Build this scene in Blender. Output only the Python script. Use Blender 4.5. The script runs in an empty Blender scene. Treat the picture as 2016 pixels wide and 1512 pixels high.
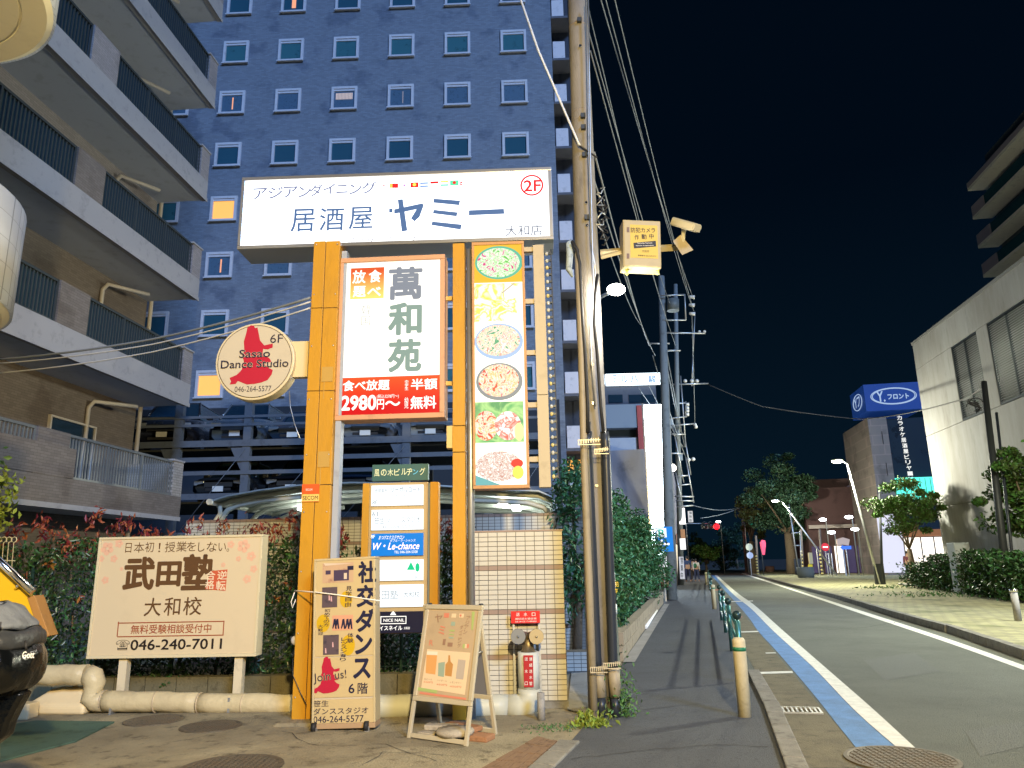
import bpy, math, random
import numpy as np
from mathutils import Vector, Matrix
random.seed(7)
SC = bpy.context.scene
COL = SC.collection
R = math.radians
# ---------------------------------------------------------------- camera
PITCH, ROLL, EYE, FPX = R(13.6), R(1.1), 1.6, 1456.0
fw = Vector((0, math.cos(PITCH), math.sin(PITCH)))
u0 = Vector((0, -math.sin(PITCH), math.cos(PITCH)))
ix = math.cos(ROLL) * Vector((1, 0, 0)) - math.sin(ROLL) * u0
iy = math.sin(ROLL) * Vector((1, 0, 0)) + math.cos(ROLL) * u0
cd = bpy.data.cameras.new('camera')
cam = bpy.data.objects.new('camera', cd)
COL.objects.link(cam)
cd.sensor_width = 36.0
cd.lens = 36.0 * FPX / 2016.0
cd.clip_start = 0.05
cd.clip_end = 1500
mw = Matrix((ix, iy, -fw)).transposed().to_4x4()
mw.translation = Vector((0, 0, EYE))
cam.matrix_world = mw
SC.camera = cam
# ---------------------------------------------------------------- night sky, added blue fill sun, exposure
W = bpy.data.worlds.new('World')
SC.world = W
W.use_nodes = True
wn, wl = W.node_tree.nodes, W.node_tree.links
bg = wn['Background']
# a clear city night: deep blue overhead, a trace paler towards the horizon all the way round
tcw = wn.new('ShaderNodeTexCoord')
spw = wn.new('ShaderNodeSeparateXYZ')
rpw = wn.new('ShaderNodeValToRGB')
wl.new(tcw.outputs['Generated'], spw.inputs[0])
wl.new(spw.outputs[2], rpw.inputs[0])
rpw.color_ramp.elements[0].color = (0.0016, 0.0065, 0.0130, 1)
rpw.color_ramp.elements[1].color = (0.0004, 0.0022, 0.0055, 1)
rpw.color_ramp.elements[1].position = 0.45
wl.new(rpw.outputs[0], bg.inputs['Color'])
bg.inputs['Strength'].default_value = 1.25
FILL_SUN = bpy.data.lights.new('blue_fill_sun', 'SUN')  # blue fill light added to lift the facades, not a real moon
FILL_SUN.energy = 2.8
FILL_SUN.color = (0.32, 0.54, 1.0)
FILL_SUN.angle = R(12)
mo = bpy.data.objects.new('blue_fill_sun', FILL_SUN)
COL.objects.link(mo)
mo.rotation_euler = Vector((-0.42, 0.80, -0.45)).to_track_quat('-Z', 'Y').to_euler()
SC.view_settings.view_transform = 'Standard'
SC.view_settings.look = 'None'
SC.view_settings.exposure = 0.15
SC.view_settings.gamma = 1.0
SC.view_settings.use_curve_mapping = False
SC.render.engine = 'CYCLES'
SC.cycles.use_denoising = True
SC.cycles.max_bounces = 5
SC.cycles.diffuse_bounces = 3
SC.cycles.glossy_bounces = 3
SC.cycles.transparent_max_bounces = 8
SC.cycles.sample_clamp_indirect = 4.0
SC.cycles.caustics_reflective = False
SC.cycles.caustics_refractive = False

# ---------------------------------------------------------------- measuring helpers (photo pixel -> place)
def ray(u, v):
    return fw + ((u - 1008) / FPX) * ix + ((756 - v) / FPX) * iy

def at(u, v, Y):
    d = ray(u, v)
    return Vector((0, 0, EYE)) + d * (Y / d.y)

def G(u, v, z=0.0):
    d = ray(u, v)
    return Vector((0, 0, EYE)) + d * ((z - EYE) / d.z)

class Frame:
    """a plane with its own axes: a to the right, b away from the viewer, c up"""
    def __init__(s, o, yaw=0.0, roll=0.0, tilt=0.0):
        s.o = Vector(o)
        m = Matrix.Rotation(yaw, 3, 'Z') @ Matrix.Rotation(tilt, 3, 'X') @ Matrix.Rotation(roll, 3, 'Y')
        s.ea, s.eb, s.ec = m.col[0].copy(), m.col[1].copy(), m.col[2].copy()
    def p(s, a, b, c):
        return s.o + s.ea * a + s.eb * b + s.ec * c
    def hit(s, u, v, b=0.0):
        d = ray(u, v)
        e = Vector((0, 0, EYE))
        t = ((s.o + s.eb * b - e).dot(s.eb)) / d.dot(s.eb)
        q = e + d * t - s.o
        return q.dot(s.ea), q.dot(s.ec)

WORLD = Frame((0, 0, 0))

# ---------------------------------------------------------------- materials
MATS = {}
def mat(name, col, rough=0.7, var=0.0, scale=8.0, bump=0.0, bscale=None, metal=0.0, emit=None, es=1.0, spec=0.3,
        col2=None, detail=5.0, coat=0.0, stain=None, sscale=0.6, alpha=1.0, island=0.0, stretch=None, sk=0.7):
    if name in MATS:
        return MATS[name]
    m = bpy.data.materials.new(name)
    MATS[name] = m
    m.use_nodes = True
    n, l = m.node_tree.nodes, m.node_tree.links
    b = n['Principled BSDF']
    b.inputs['Roughness'].default_value = rough
    b.inputs['Metallic'].default_value = metal
    b.inputs['Specular IOR Level'].default_value = spec
    b.inputs['Coat Weight'].default_value = coat
    b.inputs['Alpha'].default_value = alpha
    c = tuple(col) + (1,)
    b.inputs['Base Color'].default_value = c
    tc = n.new('ShaderNodeTexCoord')
    src = tc.outputs['Object']
    if stretch:
        mp = n.new('ShaderNodeMapping')
        mp.inputs['Scale'].default_value = stretch
        l.new(src, mp.inputs[0])
        src = mp.outputs[0]
    out = None
    if var > 0 or col2:
        t = n.new('ShaderNodeTexNoise')
        t.inputs['Scale'].default_value = scale
        t.inputs['Detail'].default_value = detail
        t.inputs['Roughness'].default_value = 0.65
        l.new(src, t.inputs['Vector'])
        r = n.new('ShaderNodeValToRGB')
        r.color_ramp.elements[0].position = 0.32
        r.color_ramp.elements[1].position = 0.458
        if col2:
            r.color_ramp.elements[0].color = c
            r.color_ramp.elements[1].color = tuple(col2) + (1,)
        else:
            r.color_ramp.elements[0].color = tuple(x * (1 - var) for x in col) + (1,)
            r.color_ramp.elements[1].color = tuple(min(1, x * (1 + var)) for x in col) + (1,)
        l.new(t.outputs['Fac'], r.inputs[0])
        out = r.outputs[0]
    if stain:
        t2 = n.new('ShaderNodeTexNoise')
        t2.inputs['Scale'].default_value = sscale
        t2.inputs['Detail'].default_value = 6
        t2.inputs['Roughness'].default_value = 0.7
        l.new(src, t2.inputs['Vector'])
        r2 = n.new('ShaderNodeValToRGB')
        r2.color_ramp.elements[0].position = 0.36
        r2.color_ramp.elements[1].position = 0.76
        r2.color_ramp.elements[1].color = (sk, sk, sk, 1)
        l.new(t2.outputs['Fac'], r2.inputs[0])
        mx = n.new('ShaderNodeMixRGB')
        l.new(r2.outputs[0], mx.inputs[0])
        if out:
            l.new(out, mx.inputs[1])
        else:
            mx.inputs[1].default_value = c
        mx.inputs[2].default_value = tuple(stain) + (1,)
        out = mx.outputs[0]
    if island > 0:
        g = n.new('ShaderNodeNewGeometry')
        h = n.new('ShaderNodeHueSaturation')
        mr = n.new('ShaderNodeMapRange')
        mr.inputs[3].default_value = 1 - island
        mr.inputs[4].default_value = 1 + island
        l.new(g.outputs['Random Per Island'], mr.inputs[0])
        l.new(mr.outputs[0], h.inputs['Value'])
        m2 = n.new('ShaderNodeMapRange')
        m2.inputs[3].default_value = 0.5 - island * 0.06
        m2.inputs[4].default_value = 0.5 + island * 0.06
        l.new(g.outputs['Random Per Island'], m2.inputs[0])
        l.new(m2.outputs[0], h.inputs['Hue'])
        if out:
            l.new(out, h.inputs['Color'])
        else:
            h.inputs['Color'].default_value = c
        out = h.outputs[0]
    if out:
        l.new(out, b.inputs['Base Color'])
    if bump > 0:
        t3 = n.new('ShaderNodeTexNoise')
        t3.inputs['Scale'].default_value = bscale or scale * 4
        t3.inputs['Detail'].default_value = 6
        l.new(src, t3.inputs['Vector'])
        bp = n.new('ShaderNodeBump')
        bp.inputs['Strength'].default_value = bump
        bp.inputs['Distance'].default_value = 0.02
        l.new(t3.outputs['Fac'], bp.inputs['Height'])
        l.new(bp.outputs[0], b.inputs['Normal'])
    if emit:
        b.inputs['Emission Color'].default_value = tuple(emit) + (1,)
        b.inputs['Emission Strength'].default_value = es
    return m

def lit(name, col, es=1.0, base=None):
    return mat(name, base or tuple(min(.8, x * .12) for x in col), 0.45, emit=col, es=es, spec=.2)

def tilemat(name, col, mortar, sx, sz, axis='XZ', offset=0.5, var=0.15, rough=0.5, bump=0.4, stain=None, gap=0.06):
    """fine tiling for surfaces too far away to tell the tiles apart"""
    if name in MATS:
        return MATS[name]
    m = mat(name, col, rough)
    n, l = m.node_tree.nodes, m.node_tree.links
    b = n['Principled BSDF']
    tc = n.new('ShaderNodeTexCoord')
    sp = n.new('ShaderNodeSeparateXYZ')
    cb = n.new('ShaderNodeCombineXYZ')
    l.new(tc.outputs['Object'], sp.inputs[0])
    if axis == 'XZ':
        l.new(sp.outputs[0], cb.inputs[0])
    elif axis == 'YZ':
        l.new(sp.outputs[1], cb.inputs[0])
    else:
        ad = n.new('ShaderNodeMath')
        l.new(sp.outputs[0], ad.inputs[0])
        l.new(sp.outputs[1], ad.inputs[1])
        l.new(ad.outputs[0], cb.inputs[0])
    l.new(sp.outputs[1 if axis == 'XY' else 2], cb.inputs[1])
    if axis == 'XY':
        l.new(sp.outputs[0], cb.inputs[0])
    br = n.new('ShaderNodeTexBrick')
    br.inputs['Scale'].default_value = 1.0
    br.inputs['Brick Width'].default_value = sx
    br.inputs['Row Height'].default_value = sz
    br.inputs['Mortar Size'].default_value = min(sx, sz) * gap
    br.offset = offset
    br.inputs['Color1'].default_value = tuple(x * (1 - var) for x in col) + (1,)
    br.inputs['Color2'].default_value = tuple(min(1, x * (1 + var)) for x in col) + (1,)
    br.inputs['Mortar'].default_value = tuple(mortar) + (1,)
    l.new(cb.outputs[0], br.inputs['Vector'])
    t = n.new('ShaderNodeTexNoise')
    t.inputs['Scale'].default_value = 0.9
    t.inputs['Detail'].default_value = 7
    l.new(tc.outputs['Object'], t.inputs['Vector'])
    r = n.new('ShaderNodeValToRGB')
    r.color_ramp.elements[0].position = 0.35
    r.color_ramp.elements[0].color = tuple(stain or (0.7, 0.7, 0.7)) + (1,)
    r.color_ramp.elements[1].position = 0.452
    r.color_ramp.elements[1].color = (1, 1, 1, 1)
    l.new(t.outputs['Fac'], r.inputs[0])
    mx = n.new('ShaderNodeMixRGB')
    mx.blend_type = 'MULTIPLY'
    mx.inputs[0].default_value = 1
    l.new(br.outputs['Color'], mx.inputs[1])
    l.new(r.outputs[0], mx.inputs[2])
    l.new(mx.outputs[0], b.inputs['Base Color'])
    bp = n.new('ShaderNodeBump')
    bp.inputs['Strength'].default_value = bump
    bp.inputs['Distance'].default_value = 0.01
    bp.invert = True
    l.new(br.outputs['Fac'], bp.inputs['Height'])
    l.new(bp.outputs[0], b.inputs['Normal'])
    return m

# ---------------------------------------------------------------- object helpers
ORG = {}
def tag(o, label=None, cat=None, group=None, kind=None):
    if label: o['label'] = label
    if cat: o['category'] = cat
    if group: o['group'] = group
    if kind: o['kind'] = kind
    return o

def thing(name, loc, label, cat, group=None):
    o = bpy.data.objects.new(name, None)
    COL.objects.link(o)
    o.empty_display_size = 0.1
    o.location = loc
    ORG[o] = Vector(loc)
    return tag(o, label, cat, group)

def dup(o, parent=None, shift=None, label=None):
    c = o.copy()
    COL.objects.link(c)
    if parent is None:
        c.location = o.location + Vector(shift)
        ORG[c] = Vector(c.location)
        if label: c['label'] = label
    else:
        c.parent = parent
        ORG[c] = ORG[parent]
    for ch in KIDS.get(o, []):
        KIDS.setdefault(c, []).append(dup(ch, c))
    return c

KIDS = {}
def link(name, me, parent=None, loc=None):
    o = bpy.data.objects.new(name, me)
    COL.objects.link(o)
    if parent is not None:
        o.parent = parent
        ORG[o] = ORG[parent]
        KIDS.setdefault(parent, []).append(o)
    else:
        o.location = loc or (0, 0, 0)
        ORG[o] = Vector(o.location)
    return o

def uvsphere(n, m):
    vs = [(0, 0, 1)]
    for i in range(1, n):
        t = math.pi * i / n
        for j in range(m):
            p = 2 * math.pi * j / m
            vs.append((math.sin(t) * math.cos(p), math.sin(t) * math.sin(p), math.cos(t)))
    vs.append((0, 0, -1))
    fs = [(0, 1 + j, 1 + (j + 1) % m) for j in range(m)]
    for i in range(n - 2):
        for j in range(m):
            a, b = 1 + i * m + j, 1 + i * m + (j + 1) % m
            fs.append((a, a + m, b + m, b))
    k = 1 + (n - 2) * m
    fs += [(k + j, len(vs) - 1, k + (j + 1) % m) for j in range(m)]
    return vs, fs

class MB:
    def __init__(s, fr=WORLD):
        s.V, s.F, s.S, s.fr = [], [], [], fr
    def add(s, vs, fs, smooth=False, world=False):
        k = len(s.V)
        for p in vs:
            s.V.append(Vector(p) if world else s.fr.p(*p))
        for f in fs:
            s.F.append(tuple(k + i for i in f))
            s.S.append(smooth)
        return s
    def box(s, a0, a1, b0, b1, c0, c1):
        vs = [(a, b, c) for c in (c0, c1) for b in (b0, b1) for a in (a0, a1)]
        return s.add(vs, [(0, 2, 3, 1), (4, 5, 7, 6), (0, 1, 5, 4), (2, 6, 7, 3), (0, 4, 6, 2), (1, 3, 7, 5)])
    def quad(s, *ps, world=False):
        return s.add(ps, [tuple(range(len(ps)))], world=world)
    def prism(s, poly, b0, b1):
        """polygon in (a, c) extruded along b"""
        n = len(poly)
        vs = [(a, b0, c) for a, c in poly] + [(a, b1, c) for a, c in poly]
        fs = [tuple(range(n)), tuple(reversed(range(n, 2 * n)))]
        fs += [(i, n + i, n + (i + 1) % n, (i + 1) % n) for i in range(n)]
        return s.add(vs, fs)
    def slab(s, poly, c0, c1):
        """polygon in (a, b) extruded up"""
        n = len(poly)
        vs = [(a, b, c0) for a, b in poly] + [(a, b, c1) for a, b in poly]
        fs = [tuple(reversed(range(n))), tuple(range(n, 2 * n))]
        fs += [(i, (i + 1) % n, n + (i + 1) % n, n + i) for i in range(n)]
        return s.add(vs, fs)
    def cyl(s, p, q, r, r2=None, n=12, caps=True, world=False, smooth=True):
        return s.tube([p, q], [r, r if r2 is None else r2], n, caps, world, smooth)
    def tube(s, pts, rad, n=8, caps=True, world=False, smooth=True):
        pts = [Vector(p) if world else s.fr.p(*p) for p in pts]
        if not hasattr(rad, '__len__'):
            rad = [rad] * len(pts)
        k = len(s.V)
        N = len(pts)
        d = (pts[1] - pts[0]).normalized()
        up = Vector((0, 0, 1)) if abs(d.z) < 0.9 else Vector((1, 0, 0))
        x = d.cross(up).normalized()
        for i in range(N):
            if i == 0: t = pts[1] - pts[0]
            elif i == N - 1: t = pts[-1] - pts[-2]
            else: t = (pts[i] - pts[i - 1]).normalized() + (pts[i + 1] - pts[i]).normalized()
            t = t.normalized() if t.length > 1e-9 else d
            x = (x - t * x.dot(t))
            x = x.normalized() if x.length > 1e-6 else t.orthogonal().normalized()
            y = t.cross(x)
            for j in range(n):
                an = 2 * math.pi * j / n
                s.V.append(pts[i] + (x * math.cos(an) + y * math.sin(an)) * rad[i])
        for i in range(N - 1):
            for j in range(n):
                a, b = k + i * n + j, k + i * n + (j + 1) % n
                s.F.append((a, b, b + n, a + n)); s.S.append(smooth)
        if caps:
            s.F.append(tuple(reversed(range(k, k + n)))); s.S.append(False)
            s.F.append(tuple(range(k + (N - 1) * n, k + N * n))); s.S.append(False)
        return s
    def disc(s, a, b, c, ra, rc, n=28, th=None):
        """flat disc facing the viewer, in the (a, c) plane"""
        poly = [(a + ra * math.cos(2 * math.pi * i / n), c + rc * math.sin(2 * math.pi * i / n)) for i in range(n)]
        if th: return s.prism(poly, b, b + th)
        return s.add([(x, b, z) for x, z in poly], [tuple(range(n))])
    def ring(s, a, b, c, r0, r1, n=32, th=0.0):
        vs, fs = [], []
        for i in range(n):
            t = 2 * math.pi * i / n
            for r in (r0, r1):
                vs.append((a + r * math.cos(t), b, c + r * math.sin(t)))
        for i in range(n):
            j = (i + 1) % n
            fs.append((2 * i, 2 * i + 1, 2 * j + 1, 2 * j))
        return s.add(vs, fs)
    def lathe(s, prof, a=0, b=0, n=20, smooth=True):
        vs, fs = [], []
        for r, c in prof:
            for j in range(n):
                t = 2 * math.pi * j / n
                vs.append((a + r * math.cos(t), b + r * math.sin(t), c))
        for i in range(len(prof) - 1):
            for j in range(n):
                q = (j + 1) % n
                fs.append((i * n + j, i * n + q, (i + 1) * n + q, (i + 1) * n + j))
        fs.append(tuple(reversed(range(n))))
        fs.append(tuple(range((len(prof) - 1) * n, len(prof) * n)))
        return s.add(vs, fs, smooth)
    def ball(s, p, rx, ry=None, rz=None, n=8, m=12):
        vs, fs = uvsphere(n, m)
        return s.add([(p[0] + x * rx, p[1] + y * (ry or rx), p[2] + z * (rz or rx)) for x, y, z in vs], fs, True)
    def mesh(s, name, m, org):
        me = bpy.data.meshes.new(name)
        me.from_pydata([tuple(v - org) for v in s.V], [], s.F)
        me.polygons.foreach_set('use_smooth', s.S)
        if m: me.materials.append(m)
        me.update()
        return me
    def build(s, name, m, parent=None, bev=0.0, seg=2, loc=(0, 0, 0), **tags):
        org = ORG[parent] if parent is not None else Vector(loc)
        o = link(name, s.mesh(name, m, org), parent, loc)
        if bev:
            bm = o.modifiers.new('bevel', 'BEVEL')
            bm.width = bev
            bm.segments = seg
            bm.limit_method = 'ANGLE'
            bm.angle_limit = R(40)
        tag(o, **tags)
        return o

# lettering: text outlines turned into flat meshes and fitted to a rectangle of their board
TC = {}
def text_geo(s):
    key = s
    if key in TC: return TC[key]
    c = bpy.data.curves.new('text', 'FONT')
    c.body = s
    c.resolution_u = 3
    c.offset = 0.0
    c.align_x = 'CENTER' if '\n' in s else 'LEFT'
    c.space_line = 0.88
    o = bpy.data.objects.new('text', c)
    COL.objects.link(o)
    dg = bpy.context.evaluated_depsgraph_get()
    dg.update()
    me = bpy.data.meshes.new_from_object(o.evaluated_get(dg))
    V = np.array([v.co[:2] for v in me.vertices]) if len(me.vertices) else np.zeros((0, 2))
    F = [tuple(p.vertices) for p in me.polygons]
    bpy.data.objects.remove(o)
    bpy.data.curves.remove(c)
    bpy.data.meshes.remove(me)
    TC[key] = (V, F)
    return TC[key]

def text(parent, fr, s, box, m, bold=0.0, b=-0.004, name='lettering', rot=0.0, shear=0.0, mb=None):
    """write s so that it fills box = (u0, v0, u1, v1) of the board frame fr"""
    V, F = text_geo(s)
    if len(V) == 0: return None
    x0, v0, x1, v1 = box
    um, vm = (x0 + x1) / 2, (v0 + v1) / 2
    a0, a1 = fr.hit(x0, vm, b)[0], fr.hit(x1, vm, b)[0]
    c0, c1 = fr.hit(um, v1, b)[1], fr.hit(um, v0, b)[1]
    mn, mx = V.min(0), V.max(0)
    r = min(.042, bold * .75) if bold >= .008 else 0.0
    sx, sz = (a1 - a0) / max(1e-6, mx[0] - mn[0] + 2 * r), (c1 - c0) / max(1e-6, mx[1] - mn[1] + 2 * r)
    ca, cc = (a0 + a1) / 2, (c0 + c1) / 2
    q = (V - (mn + mx) / 2) * [sx, sz]
    cr, sr = math.cos(rot), math.sin(rot)
    k = mb or MB(fr)
    # a heavy face: the outline repeated round a small circle, each layer a hair in front of the last
    steps = [(0, 0)]
    if r:
        n = 4 if (v1 - v0) < 16 else 8
        steps += [(r * math.cos(6.2832 * i / n + .4), r * math.sin(6.2832 * i / n + .4)) for i in range(n)]
    for i, (ox, oz) in enumerate(steps):
        k.add([(ca + (x + ox * sx + shear * z) * cr - (z + oz * sz) * sr, b - i * .00015, cc + (x + ox * sx + shear * z) * sr + (z + oz * sz) * cr) for x, z in q], F)
    if mb is None:
        return k.build(name, m, parent)

def rect(fr, box, b=0.0, mb=None, th=None):
    """a rectangle of the board given by its pixel box"""
    x0, v0, x1, v1 = box
    um, vm = (x0 + x1) / 2, (v0 + v1) / 2
    a0, a1 = fr.hit(x0, vm, b)[0], fr.hit(x1, vm, b)[0]
    c0, c1 = fr.hit(um, v1, b)[1], fr.hit(um, v0, b)[1]
    k = mb or MB(fr)
    if th: k.box(a0, a1, b, b + th, c0, c1)
    else: k.add([(a0, b, c0), (a1, b, c0), (a1, b, c1), (a0, b, c1)], [(0, 1, 2, 3)])
    return k

def poly(fr, pts, b=0.0, mb=None, th=None):
    q = [fr.hit(u, v, b) for u, v in pts]
    k = mb or MB(fr)
    if th: k.prism(q, b, b + th)
    else: k.add([(x, b, z) for x, z in q], [tuple(range(len(q)))])
    return k

def fill_mesh(name, V, F, m, parent, smooth=False, loc=(0, 0, 0), **tags):
    """V (n,3) world, F (m,k) index array -> one mesh, fast"""
    org = np.array(ORG[parent] if parent is not None else loc)
    V = np.asarray(V, dtype=np.float64) - org
    F = np.asarray(F, dtype=np.int32)
    me = bpy.data.meshes.new(name)
    k = F.shape[1]
    me.vertices.add(len(V))
    me.vertices.foreach_set('co', V.astype(np.float32).ravel())
    me.loops.add(F.size)
    me.loops.foreach_set('vertex_index', F.ravel())
    me.polygons.add(len(F))
    me.polygons.foreach_set('loop_start', np.arange(0, F.size, k, dtype=np.int32))
    me.polygons.foreach_set('loop_total', np.full(len(F), k, dtype=np.int32))
    me.materials.append(m)
    me.update(calc_edges=True)
    o = link(name, me, parent, loc)
    tag(o, **tags)
    return o

RNG = np.random.default_rng(11)
def leaf_mesh(P, size, up=0.3, aspect=0.5, curl=0.18):
    """a folded kite-shaped leaf at each point"""
    n = len(P)
    d = RNG.normal(size=(n, 3)); d[:, 2] += up
    d /= np.linalg.norm(d, axis=1)[:, None]
    w = np.cross(d, RNG.normal(size=(n, 3)))
    w /= np.linalg.norm(w, axis=1)[:, None]
    nn = np.cross(d, w)
    sz = size * RNG.uniform(0.6, 1.3, n)[:, None]
    t = P - d * sz * .5
    mid = P + nn * sz * curl
    V = np.stack([t, mid + w * sz * aspect / 2, P + d * sz * .5, mid - w * sz * aspect / 2], 1).reshape(-1, 3)
    i = np.arange(n)[:, None] * 4
    F = np.concatenate([i + [0, 1, 2], i + [0, 2, 3]], 1).reshape(-1, 3)
    return V, F

def C7(x, y):      # reading points off an enlarged crop of the road
    return (1350 + x / 3.027, 1100 + y / 3.027)
# ================================================================ materials
asph = mat('asphalt', (0.115, 0.125, 0.106), 0.85, 0.45, 55.0, 0.8, 110, stain=(0.07, 0.075, 0.066), sscale=0.35)
asph_walk = mat('asphalt_walk', (0.068, 0.074, 0.085), 0.8, 0.35, 40.0, 0.7, 110, stain=(0.055, 0.058, 0.066), sscale=0.8)
conc_lot = mat('concrete_lot', (0.22, 0.19, 0.125), 0.8, 0.5, 5.0, 0.9, 45, stain=(0.12, 0.10, 0.065), sscale=1.3, detail=9)
conc = mat('concrete', (0.28, 0.27, 0.25), 0.85, 0.22, 6, 0.4, 50, stain=(0.17, 0.16, 0.145), sscale=1.5)
conc_pole = mat('concrete_pole', (0.21, 0.195, 0.18), 0.8, 0.2, 7, 0.35, 70, stain=(0.13, 0.12, 0.11), sscale=2.2, stretch=(1, 1, .3))
kerbm = mat('kerb_stone', (0.20, 0.19, 0.165), 0.85, 0.3, 9, 0.5, 60, stain=(0.1, 0.095, 0.08), sscale=3)
white_line = mat('white_paint', (0.70, 0.70, 0.63), 0.7, 0.12, 60, 0.3, 80, stain=(0.40, 0.40, 0.36), sscale=7, detail=9)
blue_line = mat('blue_paint', (0.10, 0.22, 0.44), 0.75, 0.25, 70, 0.4, 90, stain=(0.075, 0.13, 0.22), sscale=3.5, detail=9)
red_line = mat('red_paint', (0.4, 0.1, 0.08), 0.7, 0.2, 10)
paving = tilemat('plaza_paving', (0.33, 0.315, 0.175), (0.2, 0.19, 0.14), 0.3, 0.3, 'XY', 0.5, 0.16, 0.8, 0.3, (0.55, 0.6, 0.5))
steel = mat('steel_galv', (0.45, 0.46, 0.47), 0.4, 0.12, 12, metal=0.8)
chrome = mat('chrome', (0.7, 0.7, 0.7), 0.15, metal=1.0)
darksteel = mat('dark_steel', (0.05, 0.055, 0.06), 0.45, metal=0.4)
blackm = mat('black_rubber', (0.02, 0.02, 0.022), 0.6)
leafdark = mat('leaf_dark', (0.035, 0.075, 0.02), 0.4, island=0.75, spec=0.6)
leafred = mat('leaf_red', (0.20, 0.035, 0.025), 0.4, island=0.6)
barkm = mat('bark', (0.12, 0.09, 0.06), 0.9, 0.4, 12, 0.8, 30)
greyglass = mat('night_glass', (0.012, 0.03, 0.05), 0.12, spec=0.8)

# ================================================================ ground, road, pavements
def sheet(name, pts, z, m, zfix=None, kind='structure'):
    from mathutils.geometry import tessellate_polygon
    vs = [Vector((p[0], p[1], z)) for p in pts]
    mb = MB()
    mb.add(vs, [tuple(t) for t in tessellate_polygon([vs])])
    for i, f in enumerate(mb.F):
        a, b, c = (mb.V[k] for k in f)
        if (b - a).cross(c - a).z < 0: mb.F[i] = f[::-1]
    return mb.build(name, m, kind=kind)

def ext(p, q, y):
    """carry the line p-q back to the given y"""
    t = (y - p.y) / (q.y - p.y)
    return p + (q - p) * t

sheet('ground', [(-500, -300), (700, -300), (700, 900), (-500, 900)], -0.06, mat('far_ground', (0.05, 0.05, 0.05), 0.9, 0.3, 0.4))
walkR = [G(*p) for p in [(1545, 1512), (1505, 1397), (1477, 1338), (1424, 1205), (1402, 1160), (1397, 1138), (1395, 1128)]]
walkR = [ext(walkR[1], walkR[0], -12)] + walkR
walkL = [G(*p) for p in [(1080, 1512), (1165, 1415), (1235, 1292), (1275, 1232), (1312, 1180), (1340, 1146), (1362, 1126)]]
walkL = [Vector((-0.55, -12, 0))] + walkL
kb = [G(*C7(*p)) for p in [(2016, 602), (1600, 455), (1240, 350), (900, 240), (600, 160), (430, 110), (330, 82)]]
kb = [ext(kb[1], kb[0], -12)] + kb
far = 135
roadpoly = walkR + [Vector((walkR[-1].x + 8, far, 0)), Vector((kb[-1].x + 14, far, 0))] + kb[::-1]
sheet('road', roadpoly, 0.0, asph)
sheet('cross_street', [(-20, 99), (120, 92), (120, 104), (-20, 111)], 0.004, asph)
sheet('sidewalk', walkL + walkR[::-1], 0.012, asph_walk)
sheet('concrete_lot', [(-30, -12)] + [(p.x, p.y) for p in walkL[:4]] + [(1.9, 13.6), (-30, 13.6)], 0.002, conc_lot)
sheet('parking_ground', [(-40, 13.6), (1.9, 13.6), (4.5, 36), (-40, 36)], -0.01, asph)
pl = [(p.x, p.y) for p in kb]
plz = MB()
plazapts = [(p.x + .16, p.y) for p in kb] + [(kb[-1].x + 10, 92), (110, 92), (110, -12)]
sheet('plaza', plazapts, 0.135, paving)
# kerb along the far side of the road: one stone after another
kr = MB()
def walk_line(pts, step):
    out, carry = [], 0.0
    for p, q in zip(pts, pts[1:]):
        L = (q - p).length
        t = carry
        while t < L:
            out.append((p + (q - p) * (t / L), (q - p).normalized()))
            t += step
        carry = t - L
    return out
st = [x for x in walk_line(kb, 0.9) if x[0].y > 5]
kroot = thing('kerb', st[0][0], 'grey stone kerb edging the raised plaza on the far side of the road', 'kerb')
for i, (p, d) in enumerate(st[:70]):
    n = Vector((d.y, -d.x, 0))
    m_ = MB(); e = 0.012
    z = 0.15 + random.uniform(-.004, .004)
    a, b = p + d * e, p + d * (0.9 - e)
    vs = [a, b, b + n * .17, a + n * .17]
    m_.add([(v.x, v.y, -0.02) for v in vs] + [(v.x + (0.02 if k < 2 else 0) * n.x, v.y, z) for k, v in enumerate(vs)],
           [(3, 2, 1, 0), (4, 5, 6, 7), (0, 1, 5, 4), (1, 2, 6, 5), (2, 3, 7, 6), (3, 0, 4, 7)])
    m_.build('kerb_stone', kerbm, kroot)
m_ = MB()
for p, d in st[70:]:
    n = Vector((d.y, -d.x, 0)); b = p + d * .89
    m_.add([(p.x, p.y, -.02), (b.x, b.y, -.02), (b.x + n.x * .17, b.y + n.y * .17, .15), (p.x + n.x * .17, p.y + n.y * .17, .15), (p.x, p.y, .15), (b.x, b.y, .15)],
           [(0, 1, 5, 4), (4, 5, 2, 3)])
m_.build('far_kerb_stones', kerbm, kroot, kind='stuff')

def strip(name, L, Rr, z, m, **k):
    L = [G(*C7(*p)) for p in L]; Rr = [G(*C7(*p)) for p in Rr]
    def smooth(P):
        out = []
        for i in range(len(P) - 1):
            p0 = P[max(0, i - 1)]; p1 = P[i]; p2 = P[i + 1]; p3 = P[min(len(P) - 1, i + 2)]
            for t in (0, .25, .5, .75):
                out.append(0.5 * ((2 * p1) + (p2 - p0) * t + (2 * p0 - 5 * p1 + 4 * p2 - p3) * t * t + (3 * p1 - p0 - 3 * p2 + p3) * t ** 3))
        return out + [P[-1]]
    return sheet(name, smooth(L) + smooth(Rr)[::-1], z, m, kind='structure')
bl = [(1030, 1145), (900, 985), (745, 790), (540, 550), (430, 430), (350, 320), (215, 170), (150, 96)]
bw = [(1275, 1143), (1000, 900), (750, 640), (520, 430), (380, 290), (270, 200), (172, 98)]
wr = [(1380, 1143), (1100, 885), (820, 640), (580, 430), (400, 270), (290, 190), (186, 98)]
strip('blue_lane_band', bl, bw, 0.004, blue_line)
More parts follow.
